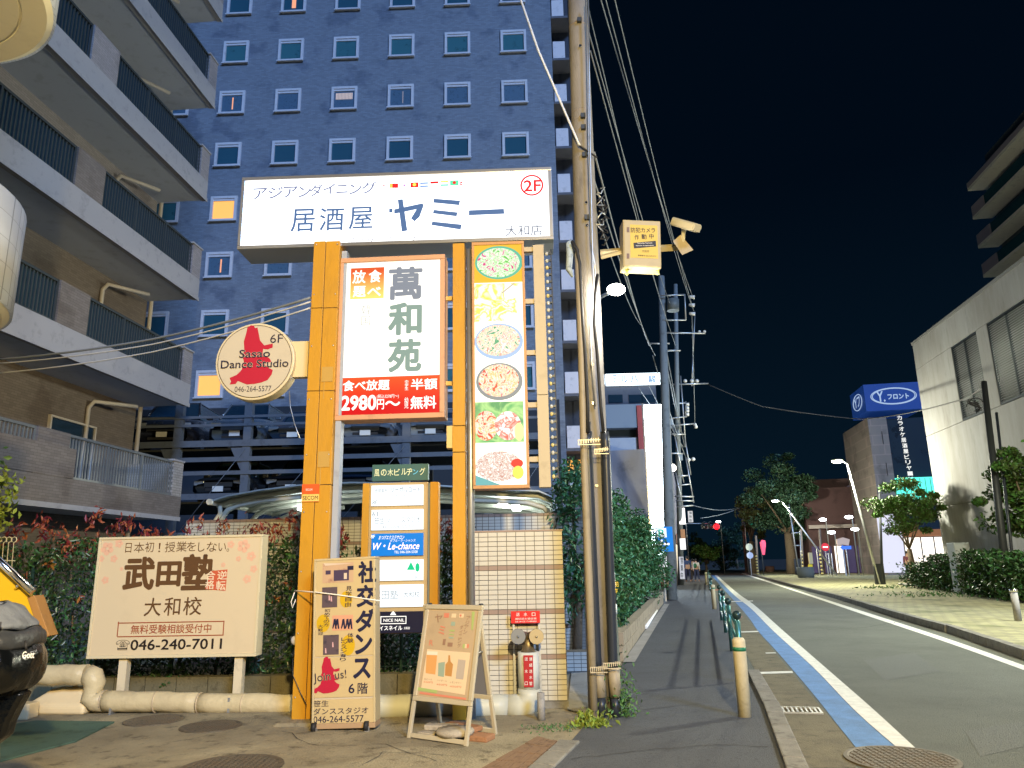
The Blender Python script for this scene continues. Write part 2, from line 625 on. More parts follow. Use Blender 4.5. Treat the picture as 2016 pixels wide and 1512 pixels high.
strip('white_lane_line', bw, wr, 0.008, white_line)
strip('white_edge_line', [(2016, 665), (1500, 480), (1000, 313), (640, 190), (330, 88)], [(2016, 637), (1500, 457), (1000, 296), (640, 181), (340, 84)], 0.004, white_line)
# gutter apron with the patched concrete
strip('concrete_gutter', [(700, 1247), (600, 1000), (560, 905), (400, 640), (235, 330), (180, 215)], [(1010, 1145 + 102), (1005, 1125), (745, 815), (540, 570), (350, 340), (250, 225)], 0.003, mat('gutter_concrete', (0.13, 0.115, 0.075), 0.85, 0.35, 6, 0.6, 60, stain=(0.07, 0.065, 0.05), sscale=2.2))
for q in [[(435, 678), (635, 672), (640, 684), (436, 690)], [(475, 562), (535, 561), (540, 566), (478, 567)], [(280, 437), (430, 432), (436, 438), (285, 443)], [(250, 255), (400, 250), (402, 255), (250, 260)]]:
    sheet('white_tick_mark', [G(*C7(*p)) for p in q], 0.0075, white_line)
for q in [[(255, 345), (335, 344), (337, 351), (257, 353)], [(165, 185), (210, 184), (212, 189), (166, 190)]]:
    sheet('red_tick_mark', [G(*C7(*p)) for p in q], 0.0075, red_line)
# near kerb stones beside the bollard
kk = [G(*p) for p in [(1545, 1512), (1505, 1397), (1477, 1338)]]
st2 = walk_line([ext(kk[1], kk[0], 3.5), kk[1], kk[2]], 0.62)
kroot2 = thing('kerb', st2[0][0], 'low worn kerb stones between the near sidewalk and the gutter', 'kerb')
for p, d in st2:
    n = Vector((d.y, -d.x, 0)); m_ = MB()
    a, b = p + d * .006, p + d * .612
    vs = [a, b, b + n * .17, a + n * .17]
    m_.add([(v.x, v.y, -0.02) for v in vs] + [(v.x, v.y, 0.05) for v in vs],
           [(3, 2, 1, 0), (4, 5, 6, 7), (0, 1, 5, 4), (1, 2, 6, 5), (2, 3, 7, 6), (3, 0, 4, 7)])
    m_.build('kerb_stone', kerbm, kroot2, bev=.012)
# repairs, seams and cracks in the road and pavements
patchm = mat('asphalt_patch', (0.11, 0.118, 0.106), 0.9, 0.4, 50, 0.8, 100)
crackm = mat('crack_dark', (0.05, 0.05, 0.048), 0.95)
for q in ([(1700, 1300), (1800, 1285), (1850, 1322), (1742, 1340)], [(1560, 1185), (1640, 1180), (1662, 1192), (1580, 1198)], [(1900, 1440), (2016, 1420), (2016, 1470), (1930, 1490)]):
    sheet('road_patch', [G(*p) for p in q], 0.003, patchm)
for q in ([(1262, 1375), (1395, 1362), (1402, 1385), (1262, 1400)], [(1300, 1262), (1382, 1258), (1386, 1266), (1298, 1271)]):
    sheet('walk_patch', [G(*p) for p in q], 0.0145, mat('walk_patch', (0.065, 0.07, 0.078), 0.85, 0.4, 60, 0.7, 110))
def crack(px, w=.006, z=.0065, j=.02):
    P = [G(*p) for p in px]; pts = []
    for p, q in zip(P, P[1:]):
        n = max(3, int((q - p).length / .12))
        for i in range(n): pts.append(p + (q - p) * i / n + Vector((random.uniform(-j, j), random.uniform(-j, j), 0)))
    pts.append(P[-1])
    k = MB()
    for a, b in zip(pts, pts[1:]):
        d = (b - a).normalized(); n_ = Vector((d.y, -d.x, 0)) * w * random.uniform(.4, 1.2)
        k.add([(a - n_).to_tuple()[:2] + (z,), (a + n_).to_tuple()[:2] + (z,), (b + n_).to_tuple()[:2] + (z,), (b - n_).to_tuple()[:2] + (z,)], [(0, 1, 2, 3)])
    k.build('crack', crackm, kind='structure')
crack([(1480, 1250), (1700, 1236), (1830, 1215), (1960, 1214)], .012)
crack([(1120, 1498), (1300, 1478), (1420, 1470), (1512, 1474)], .006, .0165)
crack([(1235, 1330), (1330, 1322), (1440, 1318)], .006, .0165, .01)
crack([(1290, 1230), (1400, 1226)], .008, .0165, .01)
crack([(560, 1440), (620, 1470), (760, 1465), (860, 1500)], .004, .0065, .03)
crack([(700, 1512), (760, 1480), (900, 1490)], .004, .0065, .03)
# steel gutter grate
gr = G(1570, 1400)
t = thing('drain_grate', gr, 'small square steel gutter grate beside the kerb near the bollard', 'drain grate')
g = MB(Frame(gr, R(-14)))
for i in range(9): g.box(-.2 + i * .047, -.2 + i * .047 + .02, -.14, .14, .0, .016)
g.build('grate_bar', steel, t, kind='stuff')
MB(Frame(gr, R(-14))).box(-.23, .24, -.165, -.142, 0, .018).box(-.23, .24, .142, .165, 0, .018).box(-.23, -.205, -.14, .14, 0, .0175).box(.215, .24, -.14, .14, 0, .0175).build('grate_frame', steel, t)

def manhole(px, r, z, label, m, name='manhole_cover'):
    p = G(*px)
    t = thing(name, p, label, 'manhole cover')
    f = Frame(p)
    b = MB(f)
    n = 36
    vs = []
    for (rr, zz) in ((r, z - .01), (r, z + .006), (r * .93, z + .008), (r * .91, z + .003), (0.001, z + .003)):
        for j in range(n):
            vs.append((rr * math.cos(6.2832 * j / n), rr * math.sin(6.2832 * j / n), zz))
    fs = [(i * n + j, i * n + (j + 1) % n, (i + 1) * n + (j + 1) % n, (i + 1) * n + j) for i in range(4) for j in range(n)]
    b.add(vs, fs)
    b.build('cover_plate', m, t)
    k = MB(f)
    s = r / 8.5
    for i in range(-8, 9):
        for j in range(-8, 9):
            x, y = i * s, j * s
            if math.hypot(x, y) < r * .86:
                k.box(x - s * .3, x + s * .3, y - s * .3, y + s * .3, z, z + .009)
    k.build('raised_stud', m, t, kind='stuff')
iron = mat('cast_iron', (0.10, 0.09, 0.07), 0.6, 0.3, 12, metal=0.3, stain=(0.14, 0.09, 0.05), sscale=6)
manhole((1775, 1497), .43, .01, 'round iron manhole cover with square studs at the near end of the blue lane band', iron)
manhole((303, 1419), .31, .006, 'rusty round manhole cover nearer the green mat on the concrete lot', iron)
manhole((415, 1431), .31, .006, 'rusty round manhole cover in front of the white pipe, right of its twin', iron)
manhole((455, 1512), .42, .006, 'round manhole cover cut by the bottom edge of the picture', iron)
# green mat
gm = [G(*p) for p in [(0, 1433), (70, 1422), (225, 1424), (150, 1462), (0, 1502)]]
o = sheet('floor_mat', gm, 0.02, mat('green_mat', (0.055, 0.10, 0.075), 0.9, 0.25, 5, 0.5, 120), kind=None)
so = o.modifiers.new('thickness', 'SOLIDIFY'); so.thickness = 0.015
tag(o, 'worn green floor mat lying on the concrete lot', 'mat')
if 'kind' in o: del o['kind']
# brick-lined drain at the bottom right of the lot
dr = thing('drain_channel', G(1000, 1480), 'brown slatted drain channel cover running along the edge of the concrete lot', 'drain')
A0, A1 = G(905, 1512 + 28), G(1058, 1453)
B0, B1 = G(1010, 1512 + 28), G(1098, 1462)
wood = mat('drain_brick', (0.16, 0.10, 0.06), 0.85, 0.35, 14, 0.5, 60)
for i in range(5):
    for j in range(5):
        def pt(s_, t_):
            p = A0 + (A1 - A0) * t_; q = B0 + (B1 - B0) * t_
            return p + (q - p) * s_
        s0, s1 = i / 5 + .012, (i + 1) / 5 - .012
        t0, t1 = j / 5 + .006, (j + 1) / 5 - .006
        c = [pt(s0, t0), pt(s1, t0), pt(s1, t1), pt(s0, t1)]
        h = .018 + random.uniform(-.003, .003)
        m_ = MB()
        m_.add([(v.x, v.y, -.01) for v in c] + [(v.x, v.y, h) for v in c], [(4, 5, 6, 7), (0, 1, 5, 4), (1, 2, 6, 5), (2, 3, 7, 6), (3, 0, 4, 7)])
        m_.build('slat', wood, dr)
C0, C1 = B0 + (B1 - B0) * 0, B1
dd = (C1 - C0).normalized(); nn = Vector((dd.y, -dd.x, 0))
kk = thing('concrete_edging', C0, 'rough concrete edging blocks between the drain channel and the dark sidewalk', 'edging')
L = (C1 - C0).length
for i in range(3):
    a = C0 + dd * (L * i / 3 + .008) + nn * .02; b = C0 + dd * (L * (i + 1) / 3 - .008) + nn * .02
    vs = [a, a + nn * .19, b + nn * .19, b]
    MB().add([(v.x, v.y, -.01) for v in vs] + [(v.x, v.y, .032) for v in vs], [(4, 5, 6, 7), (0, 1, 5, 4), (1, 2, 6, 5), (2, 3, 7, 6), (3, 0, 4, 7)]).build('block', kerbm, kk, bev=.01)

# ================================================================ business hotel
YAW = -math.atan(0.03)
HF = Frame((0, 34, 0), YAW)
hotel_wall = tilemat('hotel_tile', (0.19, 0.22, 0.275), (0.15, 0.175, 0.22), 0.24, 0.075, 'XZ', 0.5, 0.12, 0.6, 0.3, (0.7, 0.72, 0.78))
wframe = mat('window_frame', (0.55, 0.55, 0.60), 0.5, 0.08, 5)
hb = thing('hotel_building', (-5, 34, 0), 'tall dark tiled hotel block with rows of square white-framed windows behind the big sign', 'building')
MB(HF).box(-24, 2.45, 0, 14, 0, 42).build('wall', hotel_wall, hb)
MB(HF).box(-24, 2.2, -.12, -.002, 0, 9.0).build('lower_wall', mat('hotel_lower', (0.03, 0.035, 0.045), 0.7), hb)
pane_dark = [mat('pane_a', (0.03, 0.10, 0.15), 0.15, spec=0.7), mat('pane_b', (0.06, 0.11, 0.17), 0.4, 0.3, 9), mat('pane_c', (0.04, 0.13, 0.16), 0.25, 0.2, 3)]
amber = mat('amber_blind', (0.5, 0.3, 0.12), 0.8, emit=(1.0, 0.42, 0.06), es=1.0)
curtain_lit = mat('curtain_lit', (0.4, 0.35, 0.3), 0.8, emit=(0.75, 0.55, 0.5), es=0.45)
slit = mat('slit_light', (0.4, 0.2, 0.1), 0.8, emit=(0.9, 0.35, 0.18), es=0.9)
for k in range(-3, 6):
    for j in range(8):
        a, z = -14.5 + 2.985 * k, 31.62 - 3.06 * j
        if k < -1 and j < 3: continue
        if z < 9.5: z = 10.1
        w = .68
        f = MB(HF)
        f.box(a - w, a - w + .13, -.1, .05, z - w, z + w).box(a + w - .13, a + w, -.1, .05, z - w, z + w)
        f.box(a - w + .131, a + w - .131, -.1, .05, z + w - .13, z + w).box(a - w + .131, a + w - .131, -.1, .05, z - w, z - w + .11)
        f.box(a - w + .131, a + w - .131, -.06, .05, z + w - .25, z + w - .14)
        fo = f.build('window', wframe, hb)
        pm = pane_dark[(k * 3 + j * 5) % 3]
        if (k, j) in ((0, 4), (0, 7)): pm = amber
        MB(HF).box(a - w + .14, a + w - .14, -.02, .0, z - w + .12, z + w - .26).build('pane', pm, fo)
        if (k, j) in ((1, 0), (0, 2), (0, 5), (3, 2)):
            s_ = {(1, 0): (-.1, .12), (0, 2): (.0, .06), (0, 5): (.05, .12), (3, 2): (.1, .12)}[(k, j)]
            MB(HF).box(a + s_[0], a + s_[1], -.035, -.022, z - .4, z + .3).build('curtain_gap', slit if (k, j) != (3, 2) else curtain_lit, fo)
        if (k, j) == (2, 2):
            c = MB(HF)
            for q in range(12): c.box(a - .45 + q * .075, a - .45 + q * .075 + .055, -.04, -.022, z - .05, z + .32)
            c.build('curtain', curtain_lit, fo)
        sil = MB(HF).box(a - w - .04, a + w + .04, -.16, -.101, z - w - .03, z - w + .03)
        sil.build('sill', wframe, fo)
# slim end bay with white balconies to the right of the hotel
AB = Frame((0, 37, 0), YAW)
ab = thing('apartment_block', (3, 37, 0), 'dark apartment block with stacked white balcony ends behind the concrete pole', 'building')
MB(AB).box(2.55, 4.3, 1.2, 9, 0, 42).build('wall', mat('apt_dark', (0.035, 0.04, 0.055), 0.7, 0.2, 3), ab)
balw = mat('balcony_white', (0.62, 0.58, 0.60), 0.6, 0.1, 4)
for j in range(12):
    z = 36.5 - 2.82 * j
    if z < 4: break
    b = MB(AB).box(2.72, 3.42, 0, 1.19, z - 1.15, z)
    bo = b.build('balcony', balw, ab, bev=.03)
    MB(AB).box(2.6, 3.95, -.06, 1.19, z - 1.3, z - 1.16).build('slab', mat('slab_dark', (0.12, 0.12, 0.14), 0.7), bo)
    if j in (10,):
        MB(AB).box(2.75, 3.05, 1.1, 1.195, z - 2.3, z - 1.6).box(3.3, 3.95, 1.1, 1.195, z - 2.3, z - 1.6).build('lit_window', amber, bo)
MB(AB).tube([(3.7, -.05, 3), (3.7, -.05, 40)], .05).build('drainpipe', darksteel, ab)

# ================================================================ apartment building on the left
LF = Frame((-10.8, 0, 0), R(90 - 4.1))
lb = thing('apartment_building', (-10.5, 14, 0), 'brown tiled apartment building with long receding balconies at the left edge', 'building')
brown = tilemat('brown_tile', (0.17, 0.145, 0.13), (0.10, 0.085, 0.078), 0.2, 0.06, 'YZ', 0.5, 0.12, 0.6, 0.3, (0.75, 0.72, 0.7))
greyt = tilemat('grey_tile', (0.27, 0.25, 0.26), (0.16, 0.15, 0.16), 0.2, 0.06, 'YZ', 0.5, 0.1, 0.6, 0.3, (0.8, 0.78, 0.78))
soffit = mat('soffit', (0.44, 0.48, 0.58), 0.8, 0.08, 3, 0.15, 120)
fascia = mat('fascia', (0.29, 0.285, 0.30), 0.7, 0.1, 4, 0.2, 80)
railm = mat('rail_dark', (0.05, 0.06, 0.065), 0.45, metal=0.3)
railg = mat('rail_grey', (0.20, 0.21, 0.21), 0.4, metal=0.4)
EA = 20.75
MB(LF).box(2, EA - .02, 1.5, 9, 0, 12.0).build('lower_wall', brown, lb)
MB(LF).box(2, EA - .02, 1.5, 9, 12.002, 32).build('upper_wall', greyt, lb)
MB(LF).tube([(EA + .06, 1.42, 0), (EA + .06, 1.42, 32)], .06).build('drainpipe', mat('pipe_cream', (0.5, 0.47, 0.45), 0.5), lb)
for i in range(-0, 9):
    z = 2.95 + 3.215 * i
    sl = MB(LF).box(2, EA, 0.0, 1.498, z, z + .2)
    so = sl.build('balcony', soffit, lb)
    fm = greyt if i >= 3 else brown
    MB(LF).box(2, EA + .004, -.05, .11, z - .03, z + .6).build('fascia', fascia if i > 0 else brown, so)
    MB(LF).box(2, EA + .01, -.075, -.051, z - .06, z + .05).build('drip_edge', fascia, so)
    # corner parapet, divider and railings
    MB(LF).box(EA - .5, EA + .003, -.045, .115, z + .602, z + 1.55).box(EA - .11, EA + .002, .116, 1.497, z + .201, z + 1.55).build('corner_parapet', greyt if i != 0 else tilemat('white_small_tile', (0.36, 0.33, 0.31), (0.12, 0.11, 0.1), 0.2, 0.07, 'YZ', 0.5, 0.1, 0.5, 0.4, (0.8, 0.8, 0.8)), so)
    MB(LF).box(EA - .56, EA + .03, -.07, .14, z + 1.552, z + 1.6).build('coping', fascia, so)
    d0, d1 = (15.0, 16.0) if i else (14.9, 15.9)
    MB(LF).box(d0, d1, -.045, .115, z + .602, z + 1.56).build('divider', fm, so)
    for (p0, p1) in ((6.0, d0), (d1, EA - .5)):
        rb = MB(LF)
        n = int((p1 - p0) / .105)
        for q in range(1, n):
            a = p0 + (p1 - p0) * q / n
            rb.box(a - .018, a + .018, .02, .045, z + .66, z + 1.5)
        rm = railg if i == 0 else railm
        rb.build('railing_bars', rm, so, kind='stuff')
        MB(LF).box(p0, p1, -.0, .06, z + 1.501, z + 1.56).box(p0, p1, .015, .05, z + .61, z + .659).build('railing', rm, so)
        k = 3 if p0 > 10 else 4
        for q in range(k + 1):
            a = p0 + .03 + (p1 - p0 - .06) * q / k
            MB(LF).box(a - .025, a + .025, -.005, .015, z + .61, z + 1.5).build('rail_post', rm, so)
        if i >= 1: MB(LF).box(p0, p1, .06, .068, z + .62, z + 1.5).build('privacy_panel', mat('teal_panel', (0.02, 0.05, 0.07), 0.5), so)
    # downpipe with an elbow under each slab, and balcony doors
    MB(LF).tube([(EA - 2.2, 1.44, z + .2), (EA - 2.2, 1.44, z + 2.75), (EA - 2.2, 1.3, z + 2.9), (EA - 1.2, .75, z + 2.95)], .055).build('downpipe', MATS['pipe_cream'], so)
    for wa in (8.4, 12.2, 17.2):
        wd = MB(LF).box(wa, wa + .05, 1.42, 1.5, z + .25, z + 2.3).box(wa + 1.7, wa + 1.75, 1.42, 1.5, z + .25, z + 2.3).box(wa + .051, wa + 1.699, 1.42, 1.5, z + 2.25, z + 2.3).build('balcony_door', MATS['pipe_cream'], so)
        MB(LF).box(wa + .06, wa + 1.69, 1.46, 1.498, z + .26, z + 2.24).build('door_glass', greyglass if (i, wa) != (1, 8.4) else mat('pale_curtain', (0.4, 0.42, 0.42), .8, .2, 3), wd)
    if i in (2, 3, 4):
        for a in (11.2, 12.6):
            MB(LF).cyl((a, .8, z + .0), (a, .8, z - .28), .16, .2, 14).build('ceiling_fixture', mat('fixture', (0.12, 0.12, 0.13), .6), so)
MB(LF).box(2, EA - 5.2, -.3, 1.49, 0, 1.4).build('plinth', mat('plinth', (0.09, 0.07, 0.06), .8, .2, 4), lb)
MB(LF).box(6, EA - 4.6, -.052, -.006, 3.56, 4.2).build('parapet_cladding', brown, lb)

# ================================================================ tiled tower with round balconies, far left
tb = thing('tiled_building', (-8.4, 5.6, 0), 'pale tiled building whose round balconies poke in at the left edge', 'building')
MB().box(-12, -7.2, 1.0, 7.6, 0, 16).build('wall', brown, tb)
drumt = tilemat('drum_tile', (0.42, 0.46, 0.52), (0.2, 0.22, 0.25), 0.045, 0.2, 'XZ', 0.0, 0.06, 0.35, 0.4, (0.85, 0.85, 0.85), 0.05)
creamp = mat('cream_paint', (0.72, 0.66, 0.45), 0.6, 0.04, 3)
dc = (-5.29, 5.22)
for z0, z1 in ((0.77, 1.7), (3.67, 4.58), (6.58, 7.5)):
    b = MB(Frame((dc[0], dc[1], 0)))
    b.lathe([(1.29, z0 + .03), (1.29, z1), (1.17, z1 + .001), (1.17, z0 + .2)], n=64)
    dd_ = b.build('round_balcony', drumt, tb)
    b = MB(Frame((dc[0], dc[1], 0)))
    b.lathe([(.02, z0), (1.0, z0), (1.005, z0 + .012), (1.02, z0 + .012), (1.025, z0), (1.22, z0), (1.285, z0 + .04)], n=64, smooth=False)
    b.build('soffit', creamp, dd_)
MB().tube([(-6.6, 5.2, 0), (-6.6, 5.2, 12)], .5, 24).build('stair_core', brown, tb)

# ================================================================ concrete hall on the right
RF = Frame((16.2, 0, 0), R(90 - 8.5))
rb = thing('concrete_hall', (21, 34, 0), 'windowless grey concrete hall with louvred openings at the right edge', 'building')
hall = mat('hall_concrete', (0.27, 0.272, 0.275), 0.85, 0.12, 3, 0.3, 60, stain=(0.13, 0.11, 0.085), sscale=0.5, detail=8, stretch=(1, 1, 0.22))
EA2 = 39.55
MB(RF).box(12, EA2 - .05, -9, -.14, 0, 12.8).build('inner_wall', mat('hall_dark', (0.1, 0.1, 0.1), .8), rb)
def panelrow(z0, z1, cuts, holes=()):
    """concrete wall panels along the front, leaving the louvre openings free"""
    for a0, a1 in zip(cuts, cuts[1:]):
        h = [x for x in holes if x[0] < a1 - .01 and x[1] > a0 + .01]
        if not h:
            MB(RF).box(a0 + .012, a1 - .012, -.139, 0, z0, z1).build('wall_panel', hall, rb)
panelrow(0.0, 3.98, (12, 20, 26.5, 33, EA2))
panelrow(4.005, 7.72, (12, 20, 26.5, 33, EA2))
panelrow(11.42, 12.8, (12, 20, 26.5, 33, EA2))
lv = [(32.35, 35.05), (28.1, 31.35), (23.8, 27.0)]
edges = [EA2] + [x for a, b in lv for x in (b, a)] + [12]
for q in range(0, len(edges), 2):
    MB(RF).box(edges[q + 1] + .001, edges[q] - .001, -.139, .002, 7.75, 11.4).build('wall_panel', hall, rb)
MB(RF).box(12, EA2 + .04, -.3, .05, 12.81, 12.95).build('coping', mat('coping_grey', (.2, .2, .2), .6), rb)
lvm = mat('louvre_metal', (0.04, 0.05, 0.06), .4, metal=.5)
for a, b_ in lv:
    fr = MB(RF)
    fr.box(a, a + .07, -.12, -.02, 7.76, 11.39).box(b_ - .07, b_, -.12, -.02, 7.76, 11.39).box(a + .071, b_ - .071, -.12, -.02, 7.76, 7.83).box(a + .071, b_ - .071, -.12, -.02, 11.32, 11.39)
    m_ = (a + b_) / 2
    fr.box(m_ - .04, m_ + .04, -.12, -.02, 7.831, 11.319)
    fo = fr.build('louvre_window', lvm, rb)
    s_ = MB(RF)
    for q in range(34):
        z = 7.86 + q * .102
        for x0, x1 in ((a + .08, m_ - .05), (m_ + .05, b_ - .08)):
            s_.add([(x0, -.03, z), (x1, -.03, z), (x1, -.11, z + .075), (x0, -.11, z + .075), (x0, -.036, z - .01), (x1, -.036, z - .01)], [(0, 1, 2, 3), (4, 5, 1, 0)])
    s_.build('louvre_slats', lvm, fo, kind='stuff')
for a, z in ((24.2, 2.2), (27.6, 2.2)):
    MB(RF).box(a, a + 1.0, .003, .06, 0.2, z).build('service_door', mat('door_grey', (.3, .31, .33), .5), rb)
st = mat('rust_stain', (0.25, 0.15, 0.07), .9, .3, 3)
# tall flats behind the hall
TF = Frame((35.6, 0, 0), R(90 - 8.5))
mat('tower_parapet', (.3, .27, .3), .7)
tw = thing('apartment_tower', (42, 66, 0), 'apartment tower with cantilevered cream balconies above the hall at the right edge', 'building')
MB(TF).box(52, 67.2, -14, -1.8, 0, 40).build('wall', mat('tower_wall', (0.06, 0.075, 0.08), .7, .2, 1), tw)
for j in range(12):
    z = 36.6 - 3.05 * j
    o = MB(TF).box(50, 67.8, -1.799, 0, z, z + .3).build('balcony', mat('balcony_cream', (0.72, 0.68, 0.55), .7, .1, 2), tw)
    if j > 0:
        MB(TF).box(65.6 - .25 * j, 67.79, -.12, -.002, z + .301, z + 1.35).build('parapet', MATS['tower_parapet'], o)
        MB(TF).box(50, 65.5 - .25 * j, -.1, -.06, z + .301, z + 1.35).build('glass_rail', mat('teal_glass', (0.02, 0.07, 0.08), .2), o)
    else:
        MB(TF).box(50, 67.8, -.03, 0.02, z + .301, z + .8).build('parapet', MATS['tower_parapet'], o)
# ================================================================ street lamp behind the camera that lights the signs
def lamp_light(name, loc, power, col, radius=.12, spot=None, to=None, parent=None):
    l = bpy.data.lights.new(name, 'SPOT' if spot else 'POINT')
    l.energy = power; l.color = col; l.shadow_soft_size = radius
    o = bpy.data.objects.new(name, l)
    COL.objects.link(o)
    if parent is not None:
        o.parent = parent; o.location = Vector(loc) - ORG[parent]
    else: o.location = loc
    if spot:
        l.spot_size = R(spot); l.spot_blend = .4
        o.rotation_euler = (Vector(to) - Vector(loc)).to_track_quat('-Z', 'Y').to_euler()
    return o
WARM = (1.0, 0.74, 0.31)
sl = thing('street_lamp', (1.9, -3.4, 0), 'steel street lamp with a warm lantern standing behind the camera', 'street lamp')
MB(Frame((1.9, -3.4, 0))).lathe([(.11, 0), (.11, .5), (.07, .52), (.05, 5.0), (.04, 5.2)], n=16).build('pole', steel, sl)
MB().tube([(1.9, -3.4, 5.1), (1.75, -3.1, 5.4), (1.2, -2.6, 5.45)], .035).build('arm', steel, sl)
hd = MB(Frame((1.0, -2.35, 5.42))).ball((0, 0, 0.06), .3, .16, .1).build('lamp_head', steel, sl)
MB(Frame((1.0, -2.35, 5.42))).ball((0, 0, -.0), .24, .13, .08).build('lens', lit('warm_lens', (1, .6, .22), 30), hd)
lamp_light('lamp_light', (1.0, -2.35, 5.2), 6900, WARM, .14, 108, (0.4, 7.5, 0.2), parent=sl)

# ================================================================ yellow sign columns
yel = mat('yellow_paint', (0.50, 0.24, 0.012), 0.5, 0.08, 5, 0.12, 40, stain=(0.36, 0.19, 0.03), sscale=2.4, detail=9, stretch=(1, 1, .3))
yel2 = mat('yellow_paint_pale', (0.58, 0.40, 0.14), 0.5, 0.08, 5)
seam = mat('seam_dark', (0.05, 0.035, 0.02), .8)
grp = 'yellow columns carrying the big white sign'
CF = Frame((0, 8.36, 0), YAW)
def cpx(u, v): return CF.hit(u, v)[0]
lx0, lx1, lx2 = CF.hit(573, 1425)[0], CF.hit(600, 1425)[0], CF.hit(632, 1425)[0]
lc = thing('sign_column', CF.p((lx0 + lx2) / 2, 0, 0), 'wide yellow steel column with dark seams under the left part of the big sign', 'column', grp)
ztop = CF.hit(633, 474)[1]
cuts = [0] + [CF.hit(600, v)[1] for v in (955, 770, 607)] + [ztop]
for z0, z1 in zip(cuts, cuts[1:]):
    MB(CF).box(lx0, lx1 - .003, 0, .3, z0 + .004, z1 - .004).build('cover_panel', yel, lc, bev=.004)
    MB(CF).box(lx1 + .003, lx2, .006, .3, z0 + .004, z1 - .004).build('cover_panel', yel, lc, bev=.004)
MB(CF).box(lx0 + .01, lx2 - .01, .012, .29, 0, ztop - .03).build('core', seam, lc)
MB(CF).box(lx2 + .004, lx2 + .07, .1, .24, 0, ztop - .1).build('steel_post', mat('blue_grey_steel', (.3, .33, .38), .45, .1, 6), lc)
for v in (738, 905, 1120):
    z = CF.hit(600, v)[1]
    MB(CF).box(lx1 + .02, lx2 - .02, -.004, .004, z - .09, z + .09).box(lx1 + .05, lx1 + .06, -.006, -.0045, z - .3, z + .05).build('hatch', mat('yellow_dirty', (.45, .27, .06), .7), lc)
MB(CF).ball((lx0 - .03, .1, .82), .05, .03, .05).build('junction_knob', MATS['pipe_cream'], lc)
MB(CF).box(lx0 - .12, lx2 + .1, -.2, .5, -.01, .035).build('footing', conc_lot, lc)
for i, z in enumerate((.25, .9, 1.55, 2.2, 2.85, 3.5, 4.15, 4.8, 5.45, 6.0)):
    for a in (lx0 + .03, lx2 - .03): MB(CF).ball((a, -.001, z), .009, .006, .009, 5, 8).build('bolt', steel, lc)
# orange-red security plate on the column
sec = thing('security_plate', CF.p(lx0 + .1, -.01, 3.0), 'small orange security company plate on the left yellow column', 'sign')
rect(CF, (594, 953, 628, 988), -.012, th=.011).build('plate', mat('orange_plate', (.65, .1, .02), .4), sec)
rect(CF, (594, 973, 628, 987), -.0145).build('name_strip', mat('yellow_strip', (.75, .5, .12), .5), sec)
text(sec, CF, 'SECOM', (596, 976, 626, 984), seam, .012, -.016)
text(sec, CF, 'SECOM', (602, 962, 615, 966), mat('print_white', (.8, .78, .72), .6), .0, -.0155)

rx0, rx1 = CF.hit(891, 1190)[0], CF.hit(917, 1190)[0]
rc = thing('sign_column', CF.p((rx0 + rx1) / 2, 0, 0), 'narrow yellow steel column under the middle of the big sign, right of the red and white sign', 'column', grp)
zt2 = CF.hit(905, 478)[1]
cuts = [0] + [CF.hit(905, v)[1] for v in (890, 838)] + [zt2]
for z0, z1 in zip(cuts, cuts[1:]):
    MB(CF).box(rx0, rx1, 0, .2, z0 + .004, z1 - .004).build('cover_panel', yel, rc, bev=.004)
MB(CF).box(rx0 + .01, rx1 - .01, .01, .19, 0, zt2 - .02).build('core', seam, rc)
jb = rect(CF, (879, 838, 893, 882), .02, th=.12); jb.build('junction_box', yel2, rc, bev=.005)
gp = thing('grey_conduit', CF.p(rx1 + .05, .1, 0), 'slim grey steel pipe running up beside the narrow yellow column', 'pipe')
MB(CF).tube([(rx1 + .055, .1, 0), (rx1 + .055, .1, zt2 - .05)], .04, 14).build('pipe', steel, gp)

# beige post right of the food panel
bp_ = thing('beige_post', CF.p(CF.hit(1066, 700)[0], .1, 2.4), 'hanging beige steel channel with short brackets beside the food photo sign', 'post')
a0, a1 = CF.hit(1055, 700)[0], CF.hit(1077, 700)[0]
z0, z1 = CF.hit(1070, 958)[1], CF.hit(1070, 478)[1]
zm = CF.hit(1070, 775)[1]
MB(CF).box(a0, a1, .05, .2, z0, zm - .004).build('channel', mat('beige_steel', (.40, .33, .22), .5, .08, 5), bp_)
MB(CF).box(a0, a1, .05, .2, zm + .004, z1).build('channel', MATS['beige_steel'], bp_)
for v in (588, 690, 794, 902, 485):
    z = CF.hit(1050, v)[1]
    MB(CF).box(CF.hit(1040, 700)[0] - .02, a0 - .002, .08, .13, z - .03, z + .03).build('bracket', MATS['beige_steel'], bp_)
# string of clear bulbs hanging beside it
bs = thing('bulb_string', CF.p(a1 + .08, .12, 2.5), 'vertical string of small unlit glass bulbs hanging beside the beige post', 'light string')
aa = CF.hit(1083, 700)[0]
MB(CF).box(aa + .045, aa + .06, .09, .11, z0 + .1, z1 - .05).build('backing_strip', mat('dark_strip', (.03, .035, .05), .6), bs)
bulb = mat('bulb_glass', (.5, .5, .45), .08, spec=.9)
zz = z0 + .12; k = 0
while zz < z1 - .1:
    MB(CF).ball((aa, .1, zz), .022, .022, .026, 6, 8).build('bulb', bulb if k % 4 else mat('bulb_yellow', (.6, .5, .2), .1), bs)
    MB(CF).box(aa + .018, aa + .05, .085, .115, zz - .012, zz + .012).build('socket', darksteel, bs)
    zz += .091; k += 1

